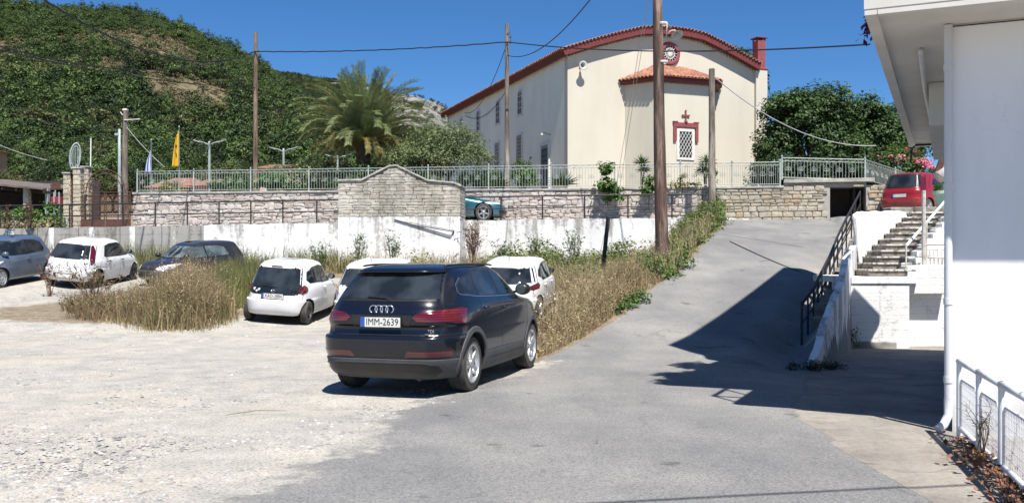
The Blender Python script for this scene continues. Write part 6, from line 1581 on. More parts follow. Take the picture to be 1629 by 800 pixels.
# ------------------------------------------------------------------ trees and shrubs of the churchyard
full_tree('olive_tree', 'wide grey green olive tree between the palm and the church', 'tree', (*P(712, 0, 45.5)[:2], 4.7), [(-.9, 0, 1.8, 1.7, 1.6, 1.3), (.8, 0, 2.0, 1.4, 1.4, 1.4), (-.2, 0, 2.7, 1.6, 1.4, 1.1), (-2.0, 0, 1.5, 1.1, 1.2, 1.1)], 24000, 330, .50, 'leaf_olive', .060, 31, (1.0, .16), aspect=.32)
full_tree('bush', 'dark green bush at the foot of the palm, left of the olive tree', 'bush', (*P(612, 0, 46)[:2], 4.7), [(0, 0, .9, 1.5, 1.2, 1.0), (-1.3, 0, .8, 1.1, 1, .8), (1.3, 0, .9, 1, 1, .9)], 9000, 130, .42, 'leaf_fig', .075, 32, (.5, .08))
full_tree('bush', 'grey green bush left of the palm behind the fence', 'bush', (*P(487, 0, 47)[:2], 4.7), [(0, 0, .9, 1.4, 1.2, 1.1), (-1.2, 0, .8, 1.0, 1, .8)], 8000, 110, .42, 'leaf_olive', .07, 33, (.5, .08), aspect=.4)
for px, Y, w_, h_, leaf, lab in ((430, 44.6, .8, .75, 'leaf_shrub', 'bright green low shrub left of the palm, right of the bare wooden pole'), (357, 45.5, .8, .7, 'leaf_shrub', 'bright green shrub behind the fence left of the bare wooden pole'), (270, 45, .5, .45, 'leaf_yellow', 'small yellow green shrub below the flags'),
                            (545, 44.5, .9, .8, 'leaf_fig', 'dark shrub behind the fence left of the gabled wall'), (664, 44, 1.2, .8, 'leaf_fig', 'dark hedge shrub behind the gabled wall'), (755, 43.2, .9, .8, 'leaf_fig', 'dark shrub under the right side of the olive tree'),
                            (790, 43.8, .45, .75, 'leaf_shrub', 'spiky green shrub beside the slim pole at the church door'), (832, 44.6, .62, 1.15, 'leaf_shrub', 'round bright green shrub in front of the church side wall')):
    full_tree('shrub', lab, 'shrub', (*P(px, 0, Y)[:2], 4.7), [(0, 0, h_*.75, w_, w_*.9, h_*.75), (w_*.5, 0, h_*.5, w_*.6, w_*.6, h_*.5)], 3500, 60, .26, leaf, .05, int(px), (.25, .05), limbs=5)
full_tree('broadleaf_tree', 'large dark leafed tree right of the church behind the fence', 'tree', (*P(1285, 0, 47)[:2], 4.7), [(0, 0, 3.2, 2.1, 2.2, 2.2), (-1.0, 0, 4.4, 1.4, 1.5, 1.2), (.9, 0, 4.6, 1.3, 1.5, 1.25), (-1.6, 0, 2.2, 1.1, 1.6, 1.6), (1.4, -.3, 2.4, 1.5, 1.5, 1.6)], 40000, 330, .50, 'leaf_fig', .072, 41, (1.8, .2), limbs=12, aspect=.7)
full_tree('broadleaf_tree', 'dark leafed tree beside the white building, behind the pink oleander', 'tree', (*P(1385, 0, 49)[:2], 4.7), [(0, 0, 3.0, 2.0, 2.0, 2.1), (-.6, 0, 4.4, 1.6, 1.5, 1.2), (1.3, 0, 3.8, 1.5, 1.5, 1.2), (1.6, 0, 2.4, 1.3, 1.5, 1.3)], 34000, 290, .50, 'leaf_fig', .072, 42, (1.8, .2), limbs=12, aspect=.7)
full_tree('hedge', 'dense dark green hedge behind the tall fence above the doorway', 'hedge', (*P(1310, 0, 42)[:2], 4.7), [(-1.8, .4, .8, 1.2, .9, .9), (0, 0, .9, 1.3, .9, 1.0), (1.6, 0, .8, 1.2, .9, .9), (2.9, .3, .8, .9, .8, .8)], 14000, 200, .40, 'leaf_dark', .08, 43, (.4, .06))
ol = full_tree('oleander', 'pink flowering oleander at the corner of the white building', 'oleander', (*P(1432, 0, 45.5)[:2], 4.7), [(0, 0, 1.3, 1.2, 1.1, 1.1), (1.5, .3, .8, 1.3, 1.1, .8), (-.7, 0, .8, .8, .8, .8)], 9000, 130, .40, 'leaf_shrub', .085, 44, (.5, .08), aspect=.35)
pmat('flower_pink', (.70, .22, .30), (.50, .10, .18), scale=3, rough=.6, islvar=.3, trans=.2)
Pn, nb = crown_points([(0, 0, 1.42, 1.25, 1.15, 1.1), (1.5, .2, .9, 1.3, 1.1, .85)], 2600, 75, .20, 45, (.92, 1.0)); V, F = leaf_quads(Pn, .055, nb, 45, .9); npmesh('blossoms', V, F, 'flower_pink', ol)
full_tree('hillside_tree', 'small treetop showing above the church roof beside the chimney', 'tree', (*P(1172, 0, 85)[:2], 4.7), [(0, 0, 15.2, 1.5, 1.5, 1.6), (-1.0, 0, 12.0, 3.6, 3, 4)], 7000, 100, .9, 'leaf_fig', .17, 46, (10, .4))
full_tree('hedge', 'dark hedge behind the pale fence at the right corner of the church', 'hedge', (*P(1243, 0, 44)[:2], 4.7), [(-.6, 0, .7, .9, .8, .9), (.6, .2, .8, 1.0, .8, 1.0)], 7000, 100, .40, 'leaf_dark', .08, 48, (.4, .06))
for k_, (px_, Y_, sc_, lab) in enumerate(((1235, 62, .55, 'far broadleaf tree just right of the church wall'), (1300, 66, .6, 'far broadleaf tree behind the large dark tree'), (1365, 63, .5, 'far broadleaf tree between the two dark leafed trees'), (1440, 66, .5, 'far broadleaf tree behind the oleander'), (1520, 64, .5, 'far broadleaf tree hidden by the corner of the white building'))):
    o = tag(link('broadleaf_tree', NT[1], None, ((px_-CX)/FPX*Y_, Y_, 4.5), (0, 0, k_*1.3), (sc_,)*3), lab, 'tree', 'broadleaf trees behind the church')
# yucca like plants on the wall top
leafmat('blade_green', (.13, .21, .06), (.05, .09, .025), var=.35, trans=.2)
def rosette(name, label, loc, heads, L, n, w_=.03, trunkr=.04, seed=1, mat='blade_green', spread=(.1, 1.5), tm='bark'):
    r = random.Random(seed); t = thing(name, label, 'plant', loc); tb_ = MB(); lf = MB()
    for hx, hy, hz in heads:
        if hz > .15: tb_.tube([(0, 0, -.1), (hx*.5, hy*.5, hz*.5), (hx, hy, hz)], [trunkr, trunkr*.9, trunkr*.8], 7)
        for i in range(n):
            a = i*2.4+r.uniform(-.2, .2); e = spread[0]+(spread[1]-spread[0])*(i/n)
            d = Vector((math.sin(e)*math.cos(a), math.sin(e)*math.sin(a), math.cos(e))); s_ = Vector((-math.sin(a), math.cos(a), 0))*w_/2; l = L*r.uniform(.75, 1.05)
            p = Vector((hx, hy, hz)); m_ = p+d*l*.55; q = p+d*l+Vector((0, 0, -.16*l*math.sin(e)))
            lf.add([p-s_*.6, p+s_*.6, m_+s_, q, m_-s_], [(0, 1, 2, 3, 4)])
    if tb_.v: tb_.build('stem', tm, t)
    lf.build('leaves', mat, t); return t
yw = lambda px, dy=.35: (lambda k: (lambda Y: (k*Y, Y+dy))((43.5-.2175*17.65)/(1+.2175*k)))((px-CX)/FPX)
rosette('cordyline', 'slim palm like plant with a spiky head behind the fence left of the big pole', (*yw(1022), 4.58), [(0, 0, 1.05), (.12, 0, .75)], .50, 46, .035, .04, 2)
rosette('cordyline', 'spiky headed slim plant behind the short bare pole', (*yw(1126), 4.55), [(0, 0, 1.10), (-.1, .1, .8)], .50, 50, .035, .05, 3, spread=(.1, 2.3))
rosette('cycad', 'low dark spiky cycad behind the fence near the church door', (*yw(898, 1.2), 4.75), [(0, 0, .12)], .85, 60, .05, .1, 4, 'leaf_fig', (.25, 1.45))
rosette('cycad', 'small spiky plant behind the fence below the slim pole', (*yw(792, .9), 4.72), [(0, 0, .1)], .7, 46, .05, .1, 5, 'leaf_fig', (.1, 1.4))
full_tree('fig_plant', 'leafy green plant growing from the wall top left of the big pole', 'plant', (*yw(966, -.3), 4.1), [(0, -.1, .55, .42, .3, .45), (-.12, -.05, 1.1, .28, .25, .5), (.2, -.15, .1, .4, .25, .4)], 1300, 50, .2, 'leaf_shrub', .075, 51, (.5, .02), limbs=5)
full_tree('creeper', 'green creeper hanging over the wall top beside the big pole', 'plant', (*yw(1030, -.3), 4.0), [(0, -.1, .45, .32, .25, .4), (.1, -.15, .9, .25, .2, .2)], 700, 30, .2, 'leaf_shrub', .06, 52, (.4, .02), limbs=4)
full_tree('creeper', 'thin creeper trailing along the wall top right of the big pole', 'plant', (*yw(1085, -.1), 4.60), [(-.4, 0, .05, .5, .2, .12), (.4, 0, .1, .5, .2, .14), (0, 0, .3, .15, .15, .3)], 500, 26, .15, 'leaf_yellow', .05, 53, (.2, .012), limbs=4)
full_tree('creeper', 'ivy clump clinging to the short bare wooden pole', 'plant', (*yw(1131, -.45), 3.4), [(0, 0, 1.5, .2, .2, .6), (.05, 0, .6, .22, .2, .5)], 600, 30, .16, 'leaf_shrub', .05, 54, (.4, .015), limbs=3)

# ------------------------------------------------------------------ grass and weeds
leafmat('straw', (.47, .39, .23), (.30, .24, .135), var=.35, trans=.3, scale=1.3)
leafmat('straw_brown', (.29, .215, .125), (.16, .115, .065), var=.35, trans=.25, scale=1.3)
leafmat('weed_green', (.24, .245, .095), (.12, .135, .05), var=.4, trans=.3, scale=1.0)
leafmat('dead_red', (.24, .14, .085), (.13, .07, .045), var=.35, trans=.2, scale=1.5)
leafmat('bramble', (.17, .22, .06), (.075, .11, .03), var=.4, trans=.25, scale=.9)
from_poly = None
def inpoly(x, y, poly):
    c = np.zeros(len(x), bool); n = len(poly); j = n-1
    for i in range(n):
        xi, yi = poly[i]; xj, yj = poly[j]
        c ^= ((yi > y) != (yj > y)) & (x < (xj-xi)*(y-yi)/(yj-yi+1e-12)+xi); j = i
    return c
def zone(poly, n, seed, cl=1.0, power=1.0, edge=0):
    r = np.random.default_rng(seed); p = np.array(poly); lo, hi = p.min(0), p.max(0)
    x = r.uniform(lo[0], hi[0], n*3); y = r.uniform(lo[1], hi[1], n*3)
    d = np.full(n*3, 9.)
    for i in range(len(p)):
        a, b_ = p[i-1], p[i]; t = np.clip(((x-a[0])*(b_[0]-a[0])+(y-a[1])*(b_[1]-a[1]))/((b_-a)@(b_-a)+1e-9), 0, 1); d = np.minimum(d, np.hypot(x-a[0]-t*(b_[0]-a[0]), y-a[1]-t*(b_[1]-a[1])))
    d = d/edge*(.4+1.2*fbm(x, y, .7, 3, seed+1)) if edge else d*0+1
    k = inpoly(x, y, poly) & (r.random(n*3) < np.clip((fbm(x, y, cl, 4, seed)-.32)*3.5, .03, 1)**power*np.clip(d, .06, 1)); x, y, d = x[k][:n], y[k][:n], np.clip(d[k][:n], 0, 1); zone.d = d; return x, y, r
def blades(name, label, x, y, r, hgt, wd, mat, lean=.35, heads=0, hgtf=None):
    n = len(x); z = H(x, y)-.02; hh = hgt*(.45+.75*r.random(n))*(hgtf(x, y) if hgtf else 1); a = r.random(n)*2*PI; l = lean*r.random(n)**1.0; b_ = r.random(n)*2*PI
    dx, dy = np.cos(b_)*l*hh, np.sin(b_)*l*hh; w_ = wd*(.6+.8*r.random(n)); sx_, sy_ = np.cos(a)*w_, np.sin(a)*w_
    B0 = np.stack([x, y, z], 1); S = np.stack([sx_, sy_, 0*x], 1)
    Mi = B0+np.stack([dx*.3, dy*.3, hh*.55], 1); Tp = B0+np.stack([dx, dy, hh*(1-.25*l)], 1)
    V = np.stack([B0-S, B0+S, Mi+S*.8, Mi-S*.8, Tp+S*.15, Tp-S*.15], 1).reshape(-1, 3)
    F = np.concatenate([np.arange(n)[:, None]*6+np.array([[0, 1, 2, 3]]), np.arange(n)[:, None]*6+np.array([[3, 2, 4, 5]])])
    if heads:                                        # seed heads: little rhombs near the tips
        k = r.random(n) < heads; T_ = Tp[k]; m_ = len(T_); rep = 3; Tq = np.repeat(T_, rep, 0)+r.normal(size=(m_*rep, 3))*np.array([.012, .012, .035])
        V2, F2 = leaf_quads(Tq, .022, None, 5, .45); F = np.concatenate([F, F2+len(V)]); V = np.concatenate([V, V2])
    return tag(npmesh(name, V, F, mat), label, kind='stuff')
islandP = [(-11.6, 24.2), (-10.5, 22.7), (-9.6, 21.5), (-8.2, 20.4), (-6.9, 20.4), (-6.3, 21.3), (-6.7, 23.2), (-7.4, 25.5), (-8.0, 28.8), (-9.6, 29.6), (-11.0, 28.2), (-11.7, 26.3)]
tallP = [(-9.6, 21.9), (-8.2, 20.6), (-6.9, 20.6), (-6.4, 21.8), (-7.3, 24.5), (-7.9, 27.2), (-9.0, 27.8), (-9.8, 26.5), (-9.5, 24)]
x, y, r = zone(islandP, 14000, 61, edge=.9); blades('dry_grass', 'low dry straw on the weed island in the car park', x, y, r, .20, .008, 'straw', .6)
x, y, r = zone(tallP, 15000, 62, .9, edge=1.3); blades('dry_grass', 'tall dry straw coloured grass on the weed island', x, y, r, 1.28, .0062, 'straw', .6, .35, lambda x, y: (.40+1.2*fbm(x, y, 1.0, 3, 4))*(.45+.55*zone.d))
x, y, r = zone(tallP, 8000, 63, .8, edge=1.2); blades('dry_grass', 'tall brown dead stalks on the weed island', x, y, r, 1.28, .0065, 'straw_brown', .7, .5, lambda x, y: (.3+1.25*fbm(x, y, .9, 3, 14))*(.45+.55*zone.d))
x, y, r = zone([(-8.2, 24), (-7.2, 23.9), (-7.0, 26), (-7.6, 30), (-9, 30.5), (-9, 27)], 5000, 64); blades('green_weeds', 'greenish weeds at the back of the weed island', x, y, r, 1.0, .008, 'weed_green', .4)
x, y, r = zone([(-11.4, 23.2), (-9.6, 21.5), (-9.6, 25), (-10.8, 27), (-11.9, 25)], 2400, 65); blades('dry_grass', 'sparse dead thistle stalks on the left of the weed island', x, y, r, .5, .006, 'straw_brown', .9, .5)
def bankP(o0, o1):
    ys = np.arange(15.0, 25.1, 1.0); rt = [(float(XL(q))+o1, q) for q in ys]; lf = [(max(float(XL(q))-float(np.clip((q-14.2)*.42, .35, 3.6)), .9*min(1, (q-14)/6)) if q < 20 else 1.45, q) for q in ys]
    return rt+[(1.6, 28), (1.3, 26)]+lf[::-1]
bp = bankP(0, -.10)
x, y, r = zone(bp, 16000, 71, .9); blades('dry_grass', 'dense dry grass on the bank between the parked cars and the road', x, y, r, .85, .0062, 'straw', .7, .25, lambda x, y: .25+.75*smooth((XL(y)-x)/1.0)*(.5+.9*fbm(x, y, 1.5, 3, 7))*np.clip((y-14.6)/2.5, .3, 1.15))
x, y, r = zone(bp, 5000, 72, .7); blades('dry_grass', 'brown dead stalks on the roadside bank', x, y, r, .85, .006, 'straw_brown', .8, .3, lambda x, y: .25+.75*smooth((XL(y)-x)/1.0)*np.clip((y-14.6)/2.5, .3, 1.1))
x, y, r = zone([(1.5, 24), (4.3, 24.5), (5.8, 29), (8.3, 36.5), (1, 36.6), (-7, 36.9), (-7, 34), (0, 32), (1.5, 28)], 9000, 73, 1.3); blades('dry_grass', 'dry grass below the whitewashed wall', x, y, r, .75, .008, 'straw', .5, .2)
x, y, r = zone([(1.0, 25), (4.3, 25.5), (6.0, 30), (8.4, 36.7), (1, 36.8), (-7, 37.2), (-13, 37.8), (-13, 36), (-6, 34.5), (0, 32)], 5500, 74, 1.1); blades('green_weeds', 'green weeds along the foot of the whitewashed wall', x, y, r, .72, .009, 'weed_green', .6, .25)
x, y, r = zone([(-26, 35.5), (-12, 34.5), (-6, 34), (-6, 36.8), (-26, 39)], 4500, 75, 1.5); blades('green_weeds', 'weeds behind the parked cars at left', x, y, r, .9, .010, 'weed_green', .5)
def mound(name, label, pts, leaf, size, n, seed, cr=.35, cat=None):   # a low mass of brambles
    P_ = []; N_ = []; r = np.random.default_rng(seed)
    bl = [(x_, y_, h(x_, y_)+hh*.35, rx, rx, hh*.75) for x_, y_, rx, hh in pts]
    Pn, nb = crown_points(bl, n, max(30, len(pts)*26), cr, seed, (.5, 1.0)); V, F = leaf_quads(Pn, size, nb, seed, .6); return tag(npmesh(name, V, F, leaf), label, kind='stuff')
mound('brambles', 'green bramble thicket on the bank beside the short bare pole', [(7.9, 36.2, .5, .9), (7.4, 35.0, .6, 1.0), (6.8, 33.4, .65, .9), (6.1, 31.6, .65, .8), (5.5, 29.9, .6, .8), (4.95, 28.3, .55, .7), (4.6, 26.9, .45, .6), (6.7, 35.4, .7, .8), (5.8, 33.3, .7, .7)], 'bramble', .040, 24000, 81, cr=.30)
mound('brambles', 'green brambles at the foot of the big wooden pole', [(4.0, 25.0, .35, .55), (4.55, 25.5, .3, .5), (3.6, 24.2, .5, .6), (3.3, 26, .7, .8), (2.4, 27, .8, .9)], 'leaf_shrub', .045, 5000, 82)
mound('brambles', 'brambles along the foot of the whitewashed wall', [(x_, 35.3+.5*math.sin(x_*2), .75, .75+.35*math.sin(x_*1.7)) for x_ in np.arange(-1.3, 5.6, .8)]+[(x_, 34.2, .8, .7) for x_ in np.arange(0, 5.5, 1.0)], 'bramble', .055, 11000, 83)
mound('brambles', 'scattered yellow green weeds in front of the whitewashed base', [(x_, 34.3-(abs(x_+4)*.0), .35, .5+.3*math.sin(x_*5)) for x_ in (-9.6, -8.8, -8.0, -7.4, -5.9, -5.0, -4.3, -3.4)], 'leaf_yellow', .05, 1500, 84)
mound('roadside_weeds', 'small green weeds on the road edge below the big pole', [(2.55, 20.7, .25, .28), (2.9, 21.2, .25, .3), (2.3, 20.2, .18, .22), (4.25, 24.2, .2, .22)], 'leaf_shrub', .035, 900, 85, .12)
mound('brambles', 'dark weeds at the foot of the slanting side wall', [(4.75, 15.2, .28, .10), (5.0, 15.3, .3, .12), (5.3, 15.35, .25, .08)], 'leaf_dark', .02, 1200, 86, .08)
mound('brambles', 'weeds growing out of the side wall joint', [(7.25, 19.75, .10, .5), (8.0, 21.1, .14, .5), (8.15, 21.2, .12, .4)], 'leaf_shrub', .03, 400, 87, .08)
mound('brambles', 'green shrubs in front of the open shed at left', [(-23.2, 44, 1.0, 1.1), (-22.0, 44, .9, 1.2), (-21.0, 44.2, .7, 1.0), (-24.5, 44, 1.0, 1.0)], 'leaf_shrub', .07, 5000, 88)
mound('brambles', 'dead pale brush along the left end of the path', [(-23.4, 41.4, .9, .5), (-21.9, 41, .8, .4), (-24.6, 41.6, .8, .6), (-20.8, 41.4, .5, .4)], 'leaf_scrub', .06, 2500, 89)
def twig_bush(name, label, loc, hgt, sprd, n, mat, leafm, seed, leafn=4, leafs=.03, cat='bush'):
    r = random.Random(seed); t = thing(name, label, cat, loc); mb = MB(); tips = []
    for i in range(n):
        a = r.uniform(0, 6.3); q = sprd*r.random()**.7; top_ = Vector((math.cos(a)*q, math.sin(a)*q, hgt*r.uniform(.55, 1))); m_ = top_*.5+Vector((r.uniform(-.05, .05), r.uniform(-.05, .05), .08))
        mb.tube([(r.uniform(-.05, .05), r.uniform(-.05, .05), 0), m_, top_], [.008*min(1, hgt), .006*min(1, hgt), .003*min(1, hgt)], 4)
        for k in range(5):
            s_ = m_.lerp(top_, r.random()); e = s_+Vector((r.uniform(-1, 1), r.uniform(-1, 1), r.uniform(0, 1)))*.16*hgt; mb.tube([s_, e], [.004*min(1, hgt), .002*min(1, hgt)], 3); tips += [e.lerp(s_, r.random()) for _ in range(leafn)]
    tag(mb.build('stems', mat, t), kind='stuff')
    if tips: V, F = leaf_quads(np.array([tuple(p) for p in tips]), leafs, None, seed, .5); tag(npmesh('seed_heads', V, F, leafm, t), kind='stuff')
    return t
twig_bush('dead_bush', 'tall dead reddish brown bush against the right end of the gabled wall', (-1.45, 34.3, h(-1.45, 34.3)), 2.0, .42, 44, 'dead_red', 'dead_red', 91, 5, .032)
twig_bush('dry_thistle', 'spreading bare dry thistle in front of the older white hatchback', (-11.0, 24.4, h(-11.0, 24.4)), 1.35, .8, 34, 'straw_brown', 'straw_brown', 92)
twig_bush('dry_thistle', 'leggy reddish dry weed between the blue and the older white car', (-13.6, 27.4, h(-13.6, 27.4)), 1.2, .5, 13, 'dead_red', 'dead_red', 93)
twig_bush('dead_bush', 'dead reddish shoots on the wall at the far left', (-20.1, 38.6, 3.0), 1.2, .25, 12, 'dead_red', 'dead_red', 94, 4, .035)
twig_bush('dead_bush', 'dead reddish shoots beside the leftmost railing post', (-21.0, 38.7, 3.0), 1.0, .20, 10, 'dead_red', 'dead_red', 95, 4, .035)
twig_bush('dry_thistle', 'low sprawling dry weed on the left tip of the weed island', (-10.3, 22.9, h(-10.3, 22.9)), .45, .9, 40, 'straw_brown', 'weed_green', 96, 4, .03)
twig_bush('dry_weed', 'dry stalky weed between the white fence and the wall of the white building', (3.79, 7.5, 0.02), .50, .14, 14, 'straw_brown', 'straw_brown', 97, 2, .007, 'plant')
for i, (x_, lab) in enumerate(((-7.0, 'sparse leggy green weed left of the whitewashed base'), (-5.6, 'leggy weed in front of the middle of the whitewashed base'), (-4.4, 'thin weed in front of the right half of the whitewashed base'), (-.4, 'leggy green weed just right of the gabled wall'), (.9, 'tall green weed below the wall between the gabled wall and the leaning post'), (2.3, 'leafy weed left of the leaning black post'))):
    twig_bush('wall_weed', lab, (x_, 34.0, h(x_, 34.0)), 1.25+.2*(i % 3), .45, 22, 'weed_green', 'leaf_shrub', 100+i, 3, .04, 'plant')
x, y, r = zone(tallP, 2500, 66, .6, edge=.6); blades('green_weeds', 'olive green weeds mixed into the dry grass of the weed island', x, y, r, .75, .009, 'weed_green', .8, .2)
x, y, r = zone([(3.9, 24.5), (4.6, 26.5), (5.6, 29.5), (6.8, 32.6), (8.2, 36.4), (6.5, 36.4), (4.5, 30), (3.4, 26)], 2600, 67, .8); blades('dry_grass', 'dry grass standing out of the bramble thicket beside the road', x, y, r, 1.0, .008, 'straw', .7, .3)
# fallen leaves by the fence, twigs on the gravel
leafmat('dead_leaf', (.26, .13, .07), (.13, .06, .035), var=.4, trans=.1)
Yl = 5.2+rng.random(700)*3.2; Xl = 4.16-.28*(8.65-Yl)-.05+rng.normal(size=700)*.10; Xl = np.where(Yl < 7.6, Xl, Xl+.05)
V, F = leaf_quads(np.stack([Xl, Yl, .02+rng.random(700)*.05+np.exp(-((Yl-7.3)/.35)**2)*.08*rng.random(700)], 1), .035, None, 3, .6, 2.0); tag(npmesh('fallen_leaves', V, F, 'dead_leaf'), 'brown fallen leaves heaped along the foot of the white fence', kind='stuff')
tw_ = P(472, 646, 10.5); tag(MB().tube([(-3.0+.28*0, 9.75, .025), (-2.72, 9.9, .05), (-2.42, 10.0, .03)], [.004, .006, .003], 5).build('twig', 'straw_brown'), 'thin reddish twig lying on the gravel in front of the suv', 'twig')
for i, (px_, py_, lab) in enumerate(((945, 707, 'small dark dead leaf lying on the asphalt near the bottom of the picture'), (868, 582, 'small dark stain like leaf on the road beside the suv'))):
    Yq = EYE*FPX/(py_-HY); V, F = leaf_quads(np.array([[(px_-CX)/FPX*Yq, Yq, .028], [(px_-CX)/FPX*Yq+.03, Yq+.02, .032]]), .018, None, 9+i, .6, 2.0); tag(npmesh('dead_leaf', V, F, 'straw_brown'), lab, 'leaf')
# plants on the balconies of the white building and in the pot
wl = bd.matrix_basis
leafmat('flower_purple', (.20, .05, .16), (.09, .02, .08), var=.4, trans=.1)
def balcony_plant(lab, x_, y_, z_, rx, n, leaf, hang, seed):
    p = wl @ Vector((x_, y_, z_)); t = thing('balcony_plant', lab, 'plant', tuple(p))
    bx_ = MB(); bx_.cbox((0, 0, .10), (.5, .2, .2), bev=.02); bx_.build('planter', 'pot_green', t)
    Pn, nb = crown_points([(0, 0, .35, rx, rx, rx*.6), (hang[0], hang[1], hang[2], rx*.5, rx*.5, rx*.5)], n, 40, .14, seed); V, F = leaf_quads(Pn, .04, nb, seed); npmesh('foliage', V, F, leaf, t)
balcony_plant('purple flowering plant hanging over the edge of the white balcony slab', -.50, 1.15, ZS+.17, .17, 700, 'flower_purple', (-.27, .02, .12), 201)
balcony_plant('green plant in a planter on the upper balcony', -.40, -.5, 7.22, .42, 2000, 'leaf_shrub', (-.25, -.15, .2), 202)
balcony_plant('bushy plant at the corner of the upper balcony', -.42, .1, 7.22, .45, 2000, 'leaf_shrub', (-.32, .0, .4), 203)
balcony_plant('small green plant on the middle of the upper balcony', -.6, 1.2, 7.22, .4, 1500, 'leaf_shrub', (-.2, .0, .2), 204)
full_tree('pot_plant', 'small plant with red buds in the pale green pot', 'plant', tuple(Vector(Pp(1503, 331, 24.8))+Vector((0, 0, .38))), [(0, 0, .15, .26, .24, .18)], 500, 20, .10, 'leaf_shrub', .03, 205, (.05, .01), limbs=4)
# ------------------------------------------------------------------ poles and wires
def woodmat(name, a, b_, c): 
    m, nt, bs = newmat(name); v = coords(nt)
    f = _noise(nt, v, 5, 6, .7, (1, 1, .10)); f2 = _noise(nt, v, 1.2, 3, .6, (1, 1, .3))
    col = _ramp(nt, [(.34, a), (.5, b_), (.64, c)], f); col = _mix(nt, 1, col, _ramp(nt, [(.35, (.45, .42, .40)), (.6, (1.1, 1.1, 1.1))], f2), 'MULTIPLY')
    wv = _noise(nt, v, 40, 3, .7, (1, 1, .06)); col = _mix(nt, 1, col, _ramp(nt, [(.36, (.4, .38, .36)), (.5, (1, 1, 1))], wv), 'MULTIPLY')
    nt.links.new(col, bs.inputs['Base Color']); bs.inputs['Roughness'].default_value = .9; bump(nt, bs, _math(nt, 'ADD', f, wv), .7, .03)
woodmat('pole_brown', (.055, .034, .026), (.150, .092, .068), (.40, .30, .25))
woodmat('pole_tan', (.10, .065, .045), (.235, .165, .115), (.36, .28, .21))
woodmat('pole_grey', (.14, .115, .09), (.27, .23, .185), (.40, .36, .31))
def pole(label, px, Y, zb, py_top, r0, r1, mat, name='wooden_pole', lean=0., n=14, rough_=.0):
    x = (px-CX)/FPX*Y; zt = EYE-(py_top-HY)/FPX*Y; t = thing(name, label, 'pole', (x, Y, zb)); H_ = zt-zb
    rows = []; rr = random.Random(int(px)); K = 40
    ph = [rr.uniform(0, 6.3) for _ in range(4)]
    for i in range(K+1):
        s = i/K; r_ = r0+(r1-r0)*s**.8; cx_ = lean*s*H_+rough_*math.sin(s*5+ph[0])
        rows.append([(cx_+r_*(1+.05*math.sin(3*a+ph[1]+s*6)+.025*math.sin(7*a+s*11))*math.cos(a), r_*math.sin(a), s*H_-.0) for a in np.linspace(0, 2*PI, n+1)[:-1]])
    mb = MB(); mb.grid(rows, 0, True); mb.add(rows[-1], [tuple(range(n))]); fixn(mb.build('pole', mat, t, smooth=True, sharp=60)); return t, (x, Y, zb, zt)
bigp, BP = pole('big dark brown weathered wooden pole standing on the roadside bank', 1053.5, 25.5, 1.2, -40, .195, .125, 'pole_brown', lean=-.018)
shp, SP = pole('short bare grey wooden pole beside the bramble thicket', 1132.5, 36.3, 3.0, 110, .15, .115, 'pole_grey')
mdp, MP = pole('slim grey wooden pole in front of the church side wall', 806.5, 43, 4.6, 38, .12, .085, 'pole_grey')
lfp, LP_ = pole('plain brown wooden pole left of the palm', 406.5, 50, 4.6, 52, .135, .10, 'pole_tan')
rgp, RP = pole('rough weathered old wooden pole behind the iron gate', 199.5, 46, 3.4, 176, .17, .12, 'pole_grey', rough_=.03)
def add(root, nm, mb, mat, **k): return mb.build(nm, mat, root, **k)
mb = MB(); mb.cbox((0, -.13, 4.0), (.16, .03, .05)); 
for dz in (0, .25): mb.lathe([(.02, 0), (.05, .03), (.05, .08), (.02, .1)], 10, 0, 'z', (.16, -.1, MP[3]-MP[2]-.95+dz))
mb.tube([(-.1, -.12, MP[3]-MP[2]-1.0), (.2, -.12, MP[3]-MP[2]-.8), (.12, -.12, MP[3]-MP[2]-.4), (0, -.1, MP[3]-MP[2]-.5)], .02, 6); add(mdp, 'bracket', mb, 'dark_metal')
mb = MB(); mb.tube([(0, -.15, RP[3]-RP[2]-.5), (.75, -.1, RP[3]-RP[2]-.45)], .03, 6); mb.tube([(-.1, -.1, RP[3]-RP[2]-.25), (-.2, -.1, RP[3]-RP[2]-.1)], .03, 6); mb.cbox((0, 0, RP[3]-RP[2]+.02), (.22, .22, .12), bev=.03); add(rgp, 'bracket', mb, 'old_white_metal')
mb = MB(); mb.lathe([(.155, -.03), (.16, 0), (.155, .03)], 14, 0, 'z', (0, 0, BP[3]-BP[2]-1.35)); mb.lathe([(.155, -.03), (.16, 0), (.155, .03)], 14, 0, 'z', (0, 0, BP[3]-BP[2]-2.4)); add(bigp, 'metal_band', mb, 'old_white_metal')
# street lamp on the big pole
zl = P(1068, 55, 25.3).z-BP[2]; xl_l = (1074-1053.5)/FPX*25.3
mb = MB(); mb.tube([(.10, -.10, zl-.15), (.12, -.12, zl+.35), (.2, -.13, zl+.18)], .018, 6); mb.tube([(.12, -.10, zl+.02), (.22, -.12, zl+.12), (xl_l-.02, -.1, zl+.14), (xl_l, -.1, zl+.05)], .015, 6); o = add(bigp, 'lamp_arm', mb, 'old_white_metal', smooth=True)
mb = MB(); Mx = Matrix.Translation((xl_l+.02, -.12, zl+.02)) @ Matrix.Rotation(R(-14), 4, 'Y') @ Matrix.Rotation(R(-38), 4, 'X')
mb.lathe([(.03, .07), (.05, .05), (.09, .0), (.165, -.045), (.17, -.05), (.16, -.048), (.085, -.008), (.03, .03)], 22, 0, 'z', mat=Mx); mb.lathe([(.001, -.04), (.03, -.035), (.035, 0), (.02, .03)], 12, 0, 'z', mat=Mx); fixn(add(bigp, 'lamp_shade', mb, 'horn_grey', smooth=True))
pmat('cable_black', (.012, .012, .014), rough=.6); pmat('cable_grey', (.45, .45, .44), (.35, .35, .34), rough=.6)
